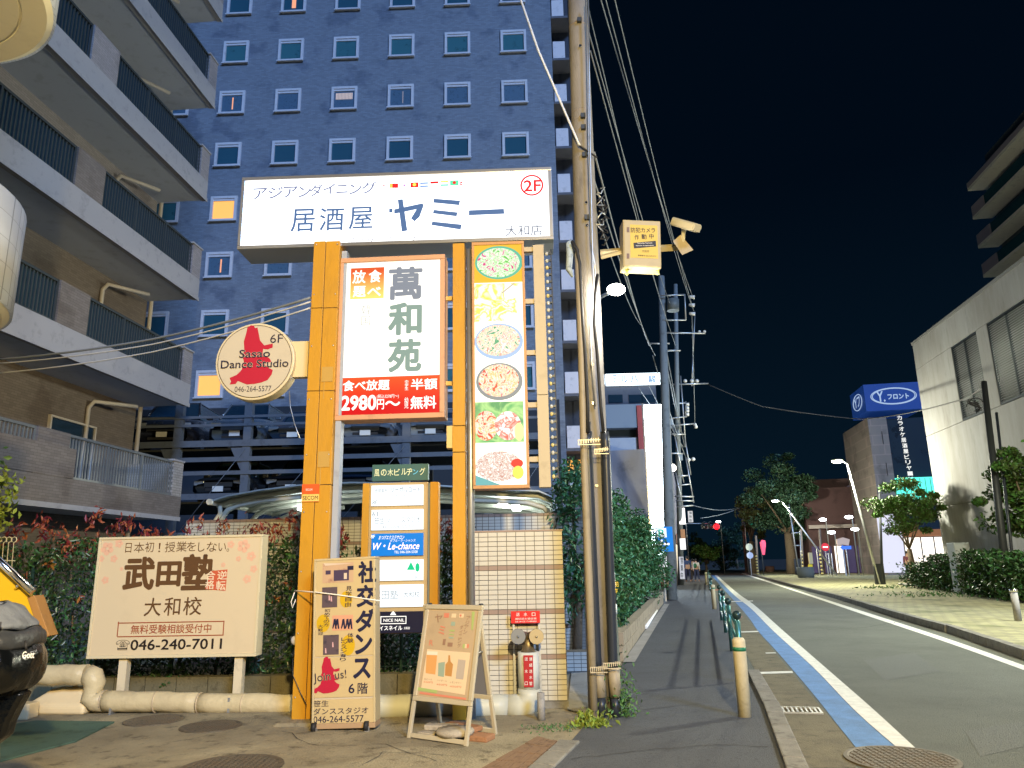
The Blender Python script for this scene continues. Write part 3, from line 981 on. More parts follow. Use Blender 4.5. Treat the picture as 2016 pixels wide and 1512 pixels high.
# ================================================================ the big white sign
SF = Frame((0, 8.44, 0), YAW)
WH = 2.0
whitelit = lit('sign_white', (0.93, 0.97, 1.0), WH)
q = [SF.hit(478, 352), SF.hit(1087, 330), SF.hit(1088, 468), SF.hit(468, 497)]
sa0, sa1 = (q[0][0] + q[3][0]) / 2, (q[1][0] + q[2][0]) / 2
sc0, sc1 = (q[2][1] + q[3][1]) / 2 , (q[0][1] + q[1][1]) / 2
big = thing('light_box_sign', SF.p((sa0 + sa1) / 2, .2, sc0), 'huge horizontal white light box sign with blue lettering and a red 2F', 'sign')
alu = mat('aluminium', (.62, .60, .58), .28, metal=.85)
D = .42
MB(SF).box(sa0 + .045, sa1 - .045, .0, D, sc0 + .045, sc1 - .045).build('light_panel', whitelit, big)
for n_, bx in (('frame_bar', (sa0, sa1, -.03, D + .03, sc1 - .045, sc1)), ('frame_bar', (sa0, sa1, -.03, D + .03, sc0, sc0 + .045)),
               ('frame_bar', (sa0, sa0 + .045, -.028, D + .028, sc0 + .046, sc1 - .046)), ('frame_bar', (sa1 - .045, sa1, -.028, D + .028, sc0 + .046, sc1 - .046))):
    MB(SF).box(*bx).build(n_, alu, big, bev=.004)
navy = lit('navy_lit', (0.10, 0.19, 0.40), .75)
navyp = lit('pale_navy_lit', (0.22, 0.25, 0.42), .8)
palep = lit('pale_print_lit', (0.45, 0.45, 0.52), .9)
greyp = lit('grey_print_lit', (0.16, 0.18, 0.24), .9)
redp = lit('red_print_lit', (0.85, 0.02, 0.02), .95)
def tb_(s, box, m, bold=0.0, **k): text(big, SF, s, box, m, bold, **k)
for ch, bx in zip('アジアンダイニング', [(498, 370, 526, 392), (528, 368, 557, 391), (558, 367, 586, 389), (588, 367, 612, 388), (610, 363, 635, 386), (636, 362, 660, 382), (662, 364, 685, 380), (688, 362, 712, 382), (712, 358, 741, 381)]):
    tb_(ch, bx, navyp, .02, rot=R(1.2))
for ch, bx in zip('居酒屋', [(573, 411, 620, 456), (629, 409, 677, 454), (687, 407, 734, 451)]): tb_(ch, bx, navy, .012)
# wide brush-like katakana
for pts in ([(766, 411), (773, 410), (773, 418), (766, 419)], [(776, 412), (832, 400), (834, 405), (826, 427), (816, 436), (809, 430), (820, 412), (776, 421)], [(783, 393), (793, 392), (802, 454), (791, 456)],
            [(854, 391), (906, 395), (904, 404), (853, 399)], [(854, 413), (901, 418), (899, 426), (852, 420)], [(851, 436), (909, 442), (907, 452), (849, 443)],
            [(923, 414), (992, 411), (993, 421), (923, 424)]):
    poly(SF, pts, -.005).build('lettering', navy, big)
tb_('大和店', (995, 443, 1068, 464), greyp, .016)
tb_('Izakaya Yummy', (686, 462, 821, 477), palep, -.004, rot=R(1))
tb_('2F', (1031, 354, 1065, 377), redp, .035)
ca, cc = SF.hit(1047, 365)
MB(SF).ring(ca, -.005, cc, .122, .146, 40).build('lettering', redp, big)
# row of little flags
def flag(box, cols, vert=False, dot=None):
    x0, y0, x1, y1 = box
    n = len(cols)
    for i, c in enumerate(cols):
        bx = (x0 + (x1 - x0) * i / n, y0, x0 + (x1 - x0) * (i + 1) / n, y1) if vert else (x0, y0 + (y1 - y0) * i / n, x1, y0 + (y1 - y0) * (i + 1) / n)
        if c: rect(SF, bx, -.005).build('flag_print', c, big)
    if dot:
        a, c_ = SF.hit((x0 + x1) / 2, (y0 + y1) / 2)
        MB(SF).disc(a, -.0065, c_, .022, .022, 14).build('flag_print', dot, big)
yl = lit('yellow_print_lit', (1, .8, .1), 1.2); gl = lit('green_print_lit', (.1, .75, .4), 1.0); bl_ = lit('blue_print_lit', (.05, .2, .6), .9); og = lit('orange_print_lit', (1, .55, .1), 1.1)
MB(SF).disc(*(SF.hit(756, 366)[0], -.005, SF.hit(756, 366)[1]), .012, .012, 12).build('flag_print', redp, big)
flag((767, 361, 784, 370), [og, redp, redp], True)
MB(SF).disc(SF.hit(796, 365)[0], -.005, SF.hit(796, 365)[1], .014, .014, 12).build('flag_print', lit('purple_lit', (.5, .1, .6), .9), big)
flag((808, 359, 824, 369), [redp], dot=yl)
flag((827, 359, 843, 368), [redp if False else bl_, None, bl_])
flag((847, 357, 863, 366), [redp, None])
flag((867, 356, 883, 366), [yl, None, gl])
flag((886, 355, 903, 365), [gl], dot=redp)
poly(SF, [(906, 356), (912, 360), (907, 361), (912, 365), (906, 365)], -.005).build('flag_print', redp, big)

# ================================================================ red and white sign between the columns
MF = Frame((0, 8.42, 0), YAW - R(1.5))
mq = [MF.hit(668, 510), MF.hit(880, 502), MF.hit(872, 823), MF.hit(658, 828)]
ma0, ma1 = (mq[0][0] + mq[3][0]) / 2, (mq[1][0] + mq[2][0]) / 2
mc0, mc1 = (mq[2][1] + mq[3][1]) / 2, (mq[0][1] + mq[1][1]) / 2
mid = thing('light_box_sign', MF.p((ma0 + ma1) / 2, .1, mc0), 'upright white light box sign with a red price band between the yellow columns', 'sign')
cop = mat('copper_frame', (.50, .27, .15), .5, .1, 6)
MB(MF).box(ma0 + .06, ma1 - .06, 0, .2, mc0 + .06, mc1 - .06).build('light_panel', lit('sign_white_warm', (1.0, .96, .86), 1.35), mid)
for bx in ((ma0, ma1, -.03, .23, mc1 - .06, mc1), (ma0, ma1, -.03, .23, mc0, mc0 + .06), (ma0, ma0 + .06, -.028, .228, mc0 + .061, mc1 - .061), (ma1 - .06, ma1, -.028, .228, mc0 + .061, mc1 - .061)):
    MB(MF).box(*bx).build('frame_bar', cop, mid, bev=.006)
for z in (mc0 + .42, mc1 - .55):
    MB(MF).box(ma0 - .16, ma0 - .002, .06, .1, z - .02, z + .03).build('bracket', yel2, mid)
    MB(MF).box(ma1 + .002, ma1 + .12, .06, .1, z - .02, z + .03).build('bracket', yel2, mid)
ggreen = lit('greygreen_lit', (.27, .38, .33), .85); ggrey = lit('greygrey_lit', (.27, .30, .36), .8)
def tm_(s, box, m, bold=0.0, **k): text(mid, MF, s, box, m, bold, **k)
tm_('萬', (765, 525, 832, 590), ggrey, .045); tm_('和', (764, 595, 831, 660), ggreen, .05); tm_('苑', (763, 667, 830, 733), ggreen, .05)
redsign = lit('red_band_lit', (.82, .015, .01), 1.0); redhot = lit('red_band_hot', (1.0, .42, .12), 1.15)
grad = lit('red_band_grad', (.9, .05, .02), 1.05)
def gradmat(name, dirz, z0, z1, c0, c1, s0, s1):
    """backlit print: the tubes behind shine through most at one end"""
    m = lit(name, c0, s0)
    n, l = m.node_tree.nodes, m.node_tree.links
    tc, sp, mr, rp = n.new('ShaderNodeTexCoord'), n.new('ShaderNodeSeparateXYZ'), n.new('ShaderNodeMapRange'), n.new('ShaderNodeValToRGB')
    l.new(tc.outputs['Object'], sp.inputs[0]); l.new(sp.outputs[2], mr.inputs[0])
    mr.inputs[1].default_value = z0; mr.inputs[2].default_value = z1
    l.new(mr.outputs[0], rp.inputs[0])
    rp.color_ramp.elements[0].color = (*[x * s0 for x in c0], 1); rp.color_ramp.elements[1].color = (*[x * s1 for x in c1], 1)
    n['Principled BSDF'].inputs['Emission Strength'].default_value = 1
    l.new(rp.outputs[0], n['Principled BSDF'].inputs['Emission Color'])
    return m
zb0, zb1 = MF.hit(765, 800)[1] - mc0, MF.hit(765, 742)[1] - mc0
rect(MF, (665, 741, 873, 817), -.003).build('red_band', gradmat('red_band', 1, zb0, zb1, (.72, .004, .008), (.95, .10, .02), .85, 1.0), mid)
zb0, zb1 = MF.hit(720, 585)[1] - mc0, MF.hit(720, 535)[1] - mc0
rect(MF, (690, 527, 756, 588), -.003).build('red_square', gradmat('red_square', 1, zb0, zb1, (1, .6, .15), (.72, .008, .008), 1.2, .85), mid)
wp = lit('white_print_lit', (1, .97, .9), 1.2)
for ch, bx in zip('放食題べ', [(694, 532, 720, 558), (726, 531, 751, 556), (695, 563, 720, 585), (723, 565, 750, 583)]): tm_(ch, bx, wp, .03, b=-.006)
for ch, bx in zip('韓国', [(712, 600, 730, 619), (711, 622, 729, 640)]): tm_(ch, bx, lit('faint_print_lit', (.5, .52, .5), .9), 0)
tm_('食べ放題', (675, 748, 767, 769), wp, .035, b=-.006)
tm_('半額', (809, 745, 861, 767), wp, .03, b=-.006)
tm_('中\n学\n生', (797, 748, 804, 768), wp, .01, b=-.006)
tm_('2980', (672, 778, 741, 808), wp, .04, b=-.006)
tm_('円', (742, 786, 756, 806), wp, .02, b=-.006)
tm_('(税込3278円〜)', (742, 776, 785, 785), wp, .0, b=-.006)
tm_('〜', (758, 789, 788, 799), wp, .03, b=-.006)
tm_('無料', (808, 779, 859, 805), wp, .03, b=-.006)
tm_('幼\n児', (796, 782, 804, 804), wp, .01, b=-.006)

# ================================================================ food photo sign
FF = Frame((0, 8.38, 0), YAW)
fq = [FF.hit(930, 478), FF.hit(1034, 475), FF.hit(1040, 960), FF.hit(930, 964)]
fa0, fa1 = (fq[0][0] + fq[3][0]) / 2, (fq[1][0] + fq[2][0]) / 2
fc0, fc1 = (fq[2][1] + fq[3][1]) / 2, (fq[0][1] + fq[1][1]) / 2
food = thing('light_box_sign', FF.p((fa0 + fa1) / 2, .1, fc0), 'tall narrow light box sign with six stacked food photographs', 'sign')
brz = mat('brown_frame', (.42, .22, .09), .5, .1, 6)
MB(FF).box(fa0 + .03, fa1 - .03, 0, .2, fc0 + .04, fc1 - .04).build('light_panel', lit('food_border_lit', (1, .97, .85), 1.2), food)
for bx in ((fa0, fa1, -.02, .22, fc1 - .04, fc1), (fa0, fa1, -.02, .22, fc0, fc0 + .04), (fa0, fa0 + .03, -.019, .219, fc0 + .041, fc1 - .041), (fa1 - .03, fa1, -.019, .219, fc0 + .041, fc1 - .041)):
    MB(FF).box(*bx).build('frame_bar', brz, food, bev=.004)
def foodmat(name, cols, scale, es, warp=2.0, seed=0, vor=True):
    m = mat(name, (.5, .5, .5), .5)
    n, l = m.node_tree.nodes, m.node_tree.links
    b = n['Principled BSDF']
    tc = n.new('ShaderNodeTexCoord'); mp = n.new('ShaderNodeMapping'); l.new(tc.outputs['Object'], mp.inputs[0])
    mp.inputs['Location'].default_value = (seed * 3.1, 0, seed * 1.7)
    t = n.new('ShaderNodeTexNoise'); t.inputs['Scale'].default_value = scale; t.inputs['Distortion'].default_value = warp; t.inputs['Detail'].default_value = 3
    l.new(mp.outputs[0], t.inputs[0])
    rp = n.new('ShaderNodeValToRGB'); l.new(t.outputs['Fac'], rp.inputs[0])
    e = rp.color_ramp.elements
    while len(e) < len(cols): e.new(.5)
    for i, c in enumerate(cols):
        e[i].position = .37 + .26 * i / (len(cols) - 1); e[i].color = (*c, 1)
    l.new(rp.outputs[0], b.inputs['Emission Color']); b.inputs['Emission Strength'].default_value = es * .85
    b.inputs['Base Color'].default_value = (.03, .03, .03, 1)
    return m
WW = (1, 1, .95)
salad = foodmat('food_salad', [(.08, .5, .05), (.7, .95, .5), WW, (.2, .7, .1), WW, (.65, .02, .2)], 9, 1.2, 3.0, 1)
curry = foodmat('food_curry', [WW, WW, (1, .72, .0), WW, (1, .85, .1)], 5, 1.3, .6, 2)
bibim = foodmat('food_noodles', [(.03, .35, .15), WW, (.9, .55, .15), WW, (.6, .12, .03), WW], 11, 1.2, 2.5, 3)
soup = foodmat('food_soup', [(.7, .03, .01), (.9, .25, .05), WW, (1, .5, .05), WW, (.7, .04, .02)], 8, 1.15, 2.2, 4)
meat = foodmat('food_meat', [WW, (.95, .8, .7), (.7, .06, .04), WW, WW], 7, 1.2, 1.2, 5)
pork = foodmat('food_pork', [WW, (.6, .28, .2), WW, (.55, .2, .15), WW], 16, 1.1, .8, 6)
bggreen = foodmat('food_leaf', [(.06, .4, .12), (.5, .9, .3), (.1, .55, .15)], 4, 1.0, 1, 7)
yellowbg = lit('food_yellow_lit', (.8, .45, .03), 1.0); cream_l = lit('food_cream_lit', (1, 1, .8), 1.5); bowlb = lit('bowl_blue_lit', (.35, .5, .75), 1.0); bowld = lit('bowl_dark_lit', (.25, .28, .3), .9); tealp = lit('teal_plate_lit', (.12, .4, .42), 1.0)
vs = [480, 557, 633, 711, 790, 872, 957]
bgs = [yellowbg, curry, cream_l, cream_l, bggreen, cream_l]
panels = []
for i in range(6):
    panels.append(rect(FF, (933, vs[i] + 1, 1031, vs[i + 1] - 1), -.003).build('food_photo', bgs[i], food))
def fdisc(i, u, v, ru, rv, m, b, tint=None):
    a, c = FF.hit(u, v, b); s_ = FF.hit(u + 10, v, b)[0] - a
    MB(FF).disc(a, b, c, ru * s_ / 10, rv * s_ / 10, 30).build('dish', m, panels[i])
fdisc(0, 982, 517, 47, 35, lit('bowl_teal_lit', (.1, .45, .3), 1.0), -.005); fdisc(0, 981, 517, 42, 31, salad, -.007)
fdisc(2, 982, 672, 48, 37, bowlb, -.005); fdisc(2, 981, 670, 43, 32, bibim, -.007)
fdisc(3, 983, 751, 46, 38, bowld, -.005); fdisc(3, 982, 749, 40, 33, soup, -.007)
fdisc(4, 957, 838, 23, 30, soup, -.005); fdisc(4, 1000, 838, 26, 29, meat, -.0055); fdisc(4, 1022, 850, 9, 18, lit('lime_lit', (.8, .9, .3), 1.2), -.007)
poly(FF, [(934, 935), (990, 956), (934, 956)], -.0055).build('dish', tealp, panels[5])
fdisc(5, 982, 918, 46, 30, pork, -.007); fdisc(5, 1018, 912, 12, 9, redp, -.009); fdisc(5, 1020, 930, 11, 13, lit('olive_lit', (.6, .65, .1), 1.1), -.0095)
poly(FF, [(987, 576), (1012, 556), (1014, 558), (989, 578)], -.005).build('spoon', lit('spoon_lit', (.5, .45, .35), 1), panels[1])

# ================================================================ round dance studio sign
DF = Frame((0, 8.5, 0), YAW)
da, dc_ = DF.hit(503, 712)
dr_ = (DF.hit(581, 712)[0] - DF.hit(426, 712)[0]) / 2
rs = thing('round_sign', DF.p(da, 0, dc_ - dr_), 'round cream dance studio sign with a red dancing couple, fixed to the left yellow column', 'sign')
creams = mat('cream_sign', (.50, .43, .31), .45, .04, 3)
MB(DF).disc(da, -.02, dc_, dr_, dr_, 56, .2).build('drum', mat('cream_rim', (.62, .52, .33), .4), rs, bev=.012)
MB(DF).disc(da, -.026, dc_, dr_ * .93, dr_ * .93, 56).build('face', creams, rs)
MB(DF).ring(da, -.027, dc_, dr_ * .925, dr_ * .94, 56).build('rim_line', seam, rs)
rect(DF, (566, 672, 606, 742), .05, th=.1).build('bracket_plate', mat('cream_plate', (.62, .50, .28), .5), rs)
inkp = mat('ink', (.02, .016, .035), .8); redink = mat('red_ink', (.42, .01, .03), .7)
sil = [(485, 655), (487, 645), (494, 640), (500, 641), (502, 646), (507, 645), (512, 670), (520, 680), (537, 676), (537, 684), (527, 688), (518, 687), (517, 696), (531, 706), (534, 712), (520, 716), (528, 724), (537, 728), (535, 737), (527, 748), (515, 753), (500, 756), (486, 757), (468, 750), (464, 756), (452, 757), (455, 751), (452, 744), (466, 738), (476, 728), (480, 712), (477, 700), (481, 690), (480, 672)]
poly(DF, sil, -.029).build('dancing_couple', redink, rs)
def outl(parent, fr, s, box, b, halo, ink, bold=.015, **k):
    text(parent, fr, s, box, halo, bold + .03, b=b, **k); text(parent, fr, s, box, ink, bold, b=b - .002, **k)
outl(rs, DF, 'Sasao', (471, 688, 532, 704), -.031, creams, inkp)
outl(rs, DF, 'Dance Studio', (435, 708, 568, 724), -.031, creams, inkp)
text(rs, DF, '6F', (532, 658, 557, 675), inkp, 0, -.029)
text(rs, DF, '046-264-5577', (462, 760, 534, 771), inkp, 0, -.029)
cw = thing('cable', DF.p(da + .4, 0, 3.4), 'thin grey cable drooping from the round sign to the yellow column', 'cable')
MB(DF).tube([(DF.hit(567, 768)[0], .05, DF.hit(567, 768)[1]), (DF.hit(570, 800)[0], .03, DF.hit(570, 800)[1]), (DF.hit(580, 835)[0], 0, DF.hit(580, 835)[1]), (DF.hit(596, 866)[0], -.1, DF.hit(596, 866)[1])], .006, 6).build('wire', steel, cw)

# ================================================================ school sign on posts, left
KF = Frame((0, 9.35, 0), YAW)
kq = [KF.hit(195, 1057), KF.hit(517, 1053), KF.hit(506, 1293), KF.hit(173, 1296)]
ka0, ka1 = (kq[0][0] + kq[3][0]) / 2, (kq[1][0] + kq[2][0]) / 2
kc0, kc1 = (kq[2][1] + kq[3][1]) / 2, (kq[0][1] + kq[1][1]) / 2
ks = thing('standing_sign', KF.p((ka0 + ka1) / 2, .1, 0), 'low wide cream signboard on two posts with brown brush lettering in front of the hedge', 'sign')
krim = mat('kc_frame', (.62, .53, .33), .4, .03, 4)
MB(KF).box(ka0 + .03, ka1 - .03, 0, .17, kc0 + .03, kc1 - .03).build('box', mat('grey_side', (.4, .37, .33), .5), ks)
for bx in ((ka0, ka1, -.02, .19, kc1 - .03, kc1), (ka0, ka1, -.02, .19, kc0, kc0 + .035), (ka0, ka0 + .03, -.019, .189, kc0 + .036, kc1 - .031), (ka1 - .03, ka1, -.019, .189, kc0 + .036, kc1 - .031)):
    MB(KF).box(*bx).build('frame_bar', krim, ks, bev=.004)
kface = mat('kc_face', (.62, .50, .31), .5, .03, 2)
MB(KF).box(ka0 + .031, ka1 - .031, -.006, -.001, kc0 + .036, kc1 - .031).build('face', kface, ks)
for u in (234, 464):
    a = KF.hit(u, 1350)[0]
    MB(KF).box(a - .05, a + .05, .04, .14, 0, kc0).build('post', mat('post_cream', (.58, .5, .34), .5, .1, 6), ks)
pinkp = mat('pink_print', (.72, .42, .27), .6)
for x, y, r in [(212, 1080, 14), (235, 1070, 9), (225, 1100, 8), (200, 1100, 7), (208, 1142, 8), (480, 1075, 14), (495, 1095, 10), (455, 1072, 8), (500, 1120, 8), (470, 1100, 6), (487, 1140, 9), (440, 1112, 5), (240, 1120, 4)]:
    a, c = KF.hit(x, y)
    fl = MB(KF); s_ = r / 1456 * 9.35
    for k in range(5):
        t0 = k * 1.2566 + x
        fl.disc(a + math.cos(t0) * s_ * .55, -.0085, c + math.sin(t0) * s_ * .55, s_ * .4, s_ * .4, 8)
    fl.build('blossom_print', pinkp, ks)
brp = mat('brown_ink', (.05, .02, .006), .8, col2=(.11, .05, .015), scale=2)
def tk(s, box, m, bold=0.0, **k): text(ks, KF, s, box, m, bold, -.009, **k)
for ch, bx in zip('日本初！授業をしない。', [(247, 1069, 259, 1088), (264, 1068, 284, 1088), (286, 1067, 303, 1087), (312, 1069, 316, 1087), (325, 1067, 345, 1087), (347, 1066, 368, 1086), (368, 1067, 386, 1085), (390, 1068, 403, 1086), (407, 1067, 427, 1086), (430, 1069, 445, 1085), (446, 1080, 451, 1086)]): tk(ch, bx, brp, .003)
tk('武', (243, 1096, 305, 1162), brp, .05); tk('田', (308, 1105, 357, 1155), brp, .06); tk('塾', (358, 1090, 425, 1162), brp, .045)
poly(KF, [(416, 1124), (448, 1121), (444, 1163), (404, 1160)], -.0105).build('red_stamp', mat('stamp_red', (.55, .10, .04), .6), ks)
pc = mat('cream_ink', (.75, .6, .4), .6)
for ch, bx in zip('合格逆転', [(405, 1124, 424, 1142), (404, 1142, 422, 1160), (428, 1124, 447, 1141), (425, 1143, 444, 1162)]): text(ks, KF, ch, bx, pc, .02, -.012)
for ch, bx in zip('大和校', [(284, 1177, 317, 1213), (323, 1176, 355, 1212), (361, 1175, 397, 1211)]): tk(ch, bx, brp, .01)
bd = MB(KF)
rect(KF, (232, 1224, 441, 1226), -.0095, bd); rect(KF, (231, 1251, 440, 1253), -.0095, bd); rect(KF, (231, 1224, 233, 1253), -.0098, bd); rect(KF, (439, 1222, 441, 1251), -.0098, bd)
bd.build('border_print', mat('red_brown_ink', (.3, .06, .02), .6), ks)
tk('無料受験相談受付中', (258, 1229, 416, 1247), MATS['red_brown_ink'], .012)
tk('☎', (228, 1260, 255, 1280), mat('dark_ink', (.015, .008, .006), .8), .0)
tk('046-240-7011', (257, 1258, 437, 1279), MATS['dark_ink'], .022)

# ================================================================ building directory sign
BF = Frame((0, 8.95, 0), YAW)
dq0, dq1 = BF.hit(728, 1100)[0], BF.hit(836, 1100)[0]
db = thing('directory_sign', BF.p((dq0 + dq1) / 2, .1, 0), 'lit building directory with stacked tenant panels between yellow posts', 'sign')
def bbox(x0, y0, x1, y1, m, nm, b=-.0, th=.05, tagm=None):
    return rect(BF, (x0, y0, x1, y1), b, th=th).build(nm, m, db)
pa0, pa1 = BF.hit(709, 1100)[0], BF.hit(862, 1100)[0]
ztp = BF.hit(720, 951)[1]
MB(BF).box(pa0, dq0 - .03, .02, .2, 0, ztp).build('side_post', yel, db, bev=.005)
MB(BF).box(pa1 - .1, pa1, .02, .2, 0, ztp).build('side_post', yel, db, bev=.005)
MB(BF).box(dq1 + .03, pa1 - .102, .06, .18, .25, ztp - .01).build('side_channel', mat('blue_steel', (.18, .22, .27), .4), db)
zb = BF.hit(780, 1248)[1]
MB(BF).box(dq0 - .028, dq1 + .028, .03, .16, zb, ztp).build('case', mat('case_brown', (.4, .28, .13), .5), db)
brown_leg = mat('leg_brown', (.25, .15, .06), .6)
MB(BF).box(BF.hit(834, 1400)[0], BF.hit(856, 1400)[0], .04, .14, 0, zb).build('leg', brown_leg, db)
hdr = bbox(733, 914, 843, 946, mat('header_green', (.04, .11, .10), .4), 'header', .0, .08)
goldp = mat('gold_print', (.6, .6, .35), .5, emit=(.5, .55, .35), es=.35)
for ch, bx in zip('風の木ビルヂング', [(737, 924, 747, 938), (750, 924, 761, 937), (763, 923, 774, 937), (776, 923, 787, 936), (790, 922, 801, 935), (801, 922, 812, 936), (813, 924, 823, 934), (826, 921, 837, 935)]):
    text(hdr, BF, ch, bx, goldp if ch != 'ン' else lit('teal_bird', (.2, .7, .9), .8), .008, -.004)
W2 = lit('panel_white_lit', (.90, .96, 1.0), 1.2)
greyl = lit('panel_grey_lit', (.20, .25, .30), .7); greyl2 = lit('panel_faint_lit', (.45, .5, .54), .8)
P = []
for (y0, y1, m) in ((955, 995, W2), (1003, 1043, W2), (1050, 1094, lit('panel_blue_lit', (.0, .22, .72), .9)), (1102, 1143, W2), (1151, 1195, W2), (1204, 1246, mat('panel_black', (.012, .012, .03), .3))):
    P.append(bbox(731, y0, 833, y1, m, 'tenant_panel', .0, .029))
def tp(i, s, box, m, bold=0.0, **k): text(P[i], BF, s, box, m, bold, -.004, **k)
tp(0, '合同会社', (738, 962, 763, 970), greyl, .012); tp(0, 'リーガルコート', (770, 958, 828, 969), greyl, .016); tp(0, '8F', (733, 985, 743, 993), greyl)
tp(0, '(株)風の木', (765, 974, 800, 978), greyl2)
tp(1, '61', (733, 1007, 744, 1017), greyl); tp(1, '笹生', (737, 1019, 757, 1031), greyl, .006); tp(1, 'ダンス', (760, 1020, 788, 1030), greyl2); tp(1, 'スタジオ', (790, 1017, 827, 1029), greyl)
tp(1, '046-264-5577', (745, 1034, 815, 1040), greyl2)
tp(2, '8F', (730, 1053, 738, 1060), wp, .01); tp(2, 'まつげエクステサロン', (746, 1054, 796, 1062), wp, .01, shear=.2); tp(2, 'ダブル・ラ・シャンス', (768, 1061, 818, 1067), wp, .0, shear=.2)
tp(2, 'W・Le-chance', (733, 1068, 826, 1082), lit('pink_white_lit', (1, .8, .95), 1.4), .02, shear=.25); tp(2, 'TEL 046-204-5358', (776, 1084, 822, 1089), wp)
poly(BF, [(801, 1122), (809, 1106), (817, 1122)], -.004).build('tree_print', lit('tree_green_lit', (.0, .6, .25), .9), P[3])
a, c = BF.hit(822, 1117); MB(BF).disc(a, -.005, c, .025, .05, 16).build('tree_print', MATS['tree_green_lit'], P[3])
tp(3, '8F', (817, 1133, 826, 1140), greyl2)
tp(4, '武田塾', (733, 1162, 784, 1180), greyl2, .01); tp(4, '大和校', (794, 1164, 826, 1176), greyl); tp(4, '日本初!授業をしない', (793, 1156, 826, 1160), lit('rose_lit', (.85, .5, .4), .9)); tp(4, '046-240-7011', (795, 1188, 826, 1192), lit('rose2_lit', (.7, .5, .4), .9))
tp(5, 'NICE NAIL', (755, 1218, 796, 1224), wp, .012); tp(5, 'ナイスネイル', (738, 1232, 792, 1241), wp, .02); tp(5, '大和店', (795, 1234, 807, 1239), wp, .01)
bx_ = MB(BF)
for r_ in ((749, 1213, 800, 1214.5), (749, 1227, 800, 1228.5), (749, 1213, 750.5, 1228), (798.5, 1213, 800, 1228)): rect(BF, r_, -.004, bx_)
bx_.build('logo_border', wp, P[5])
poly(BF, [(768, 1211), (771, 1206), (774, 1203), (777, 1206), (780, 1211)], -.004).build('logo_crown', wp, P[5])

# ================================================================ leaning dance sign on castors
q0 = G(604, 1440); q1 = G(727, 1444)
TFm = Frame(((q0.x + q1.x) / 2, 8.0, 0.0), YAW - R(4), roll=R(-1.6))
tq = [TFm.hit(629, 1094), TFm.hit(750, 1101), TFm.hit(728, 1433), TFm.hit(604, 1427)]
ta0, ta1 = (tq[0][0] + tq[3][0]) / 2, (tq[1][0] + tq[2][0]) / 2
tc0, tc1 = .12, (tq[0][1] + tq[1][1]) / 2
ds = thing('standing_sign', TFm.p((ta0 + ta1) / 2, 0, 0), 'tall narrow cream dance lesson sign on castors, tied to the left yellow column', 'sign')
ts0 = (tq[2][1] + tq[3][1]) / 2
tc0 = ts0
cfm = mat('cream_face2', (.50, .38, .19), .45, .04, 3); cfr = mat('cream_frame2', (.5, .4, .22), .4)
MB(TFm).box(ta0 + .02, ta1 - .02, 0, .16, tc0 + .03, tc1 - .02).build('box', mat('side_cream', (.5, .42, .3), .5), ds)
zs = TFm.hit(680, 1292)[1]; zs2 = TFm.hit(680, 1374)[1]
for z0, z1 in ((zs + .006, tc1 - .025), (zs2 + .01, zs - .006), (tc0 + .032, zs2 - .01)):
    MB(TFm).box(ta0 + .025, ta1 - .025, -.008, -.001, z0, z1).build('face_panel', cfm, ds)
for bx in ((ta0, ta1, -.015, .175, tc1 - .024, tc1), (ta0, ta0 + .024, -.014, .174, tc0 + .032, tc1 - .025), (ta1 - .024, ta1, -.014, .174, tc0 + .032, tc1 - .025), (ta0, ta1, -.016, .175, tc0 - .02, tc0 + .03)):
    MB(TFm).box(*bx).build('frame_bar', cfr if bx[4] > tc0 + .05 or bx[5] > 1 else mat('brown_skirt', (.38, .25, .14), .6), ds, bev=.005)
for ax, nm in ((ta0 + .0, 1), (ta1 - .12, 1), (ta0 + .0, 0), (ta1 - .12, 0)):
    b0 = -.03 if nm else .16
    w = MB(TFm).box(ax + .02, ax + .06, b0 - .01, b0 + .03, tc0 - .08, tc0 - .001).build('castor', steel, ds)
    MB(TFm).cyl((ax + .015, b0, .045), (ax + .055, b0, .045), .045, n=16).build('wheel', blackm, w)
ikd = mat('navy_ink', (.012, .012, .04), .8)
def tt(s, box, m, bold=0.0, **k): text(ds, TFm, s, box, m, bold, k.pop('b', -.011), **k)
for ch, bx, bd_ in (('社', (705, 1104, 741, 1148), .05), ('交', (702, 1151, 740, 1195), .05), ('ダ', (700, 1199, 738, 1244), .05), ('ン', (699, 1248, 733, 1288), .05), ('ス', (695, 1296, 730, 1336), .05)):
    tt(ch, bx, ikd, bd_)
for col, (x0, y0, dx), s in (((0), (681, 1154, 0), '見学自由'), (0, (639, 1199, 0), '初めての方'), (0, (627, 1230, 0), '大歓迎'), (0, (684, 1246, 0), '体験'), (0, (672, 1255, 0), 'レッスン有り')):
    for i, ch in enumerate(s):
        h = 10.5 if len(s) < 5 else 7.5
        if s[0] == 'レ': h = 8.0
        bx = (x0 - i * .6, y0 + i * h, x0 + 12 - i * .6, y0 + i * h + h * .86)
        if s == '初めての方': bx = (bx[0], y0 + i * 7.0, bx[2] - 1, y0 + i * 7.0 + 6.2)
        if s == '大歓迎': bx = (x0 - 1, y0 + i * 7.0, x0 + 9, y0 + i * 7.0 + 6.2)
        tt(ch, bx, ikd, .012)
ydisc = mat('yellow_print', (.55, .34, .01), .5)
for (u, v, ru, rv) in ((682, 1180, 12, 15), (637, 1227, 13, 16), (686, 1270, 13, 18)):
    a, c = TFm.hit(u, v); s_ = 8.0 / 1456
    MB(TFm).disc(a, -.0095, c, ru * s_, rv * s_, 24).build('yellow_spot', ydisc, ds)
def photo(box, mA, nm='photo_print'):
    return rect(TFm, box, -.0105).build(nm, mA, ds)
photo((635, 1108, 696, 1147), mat('photo_building', (.28, .13, .10), .5, col2=(.5, .33, .2), scale=6))
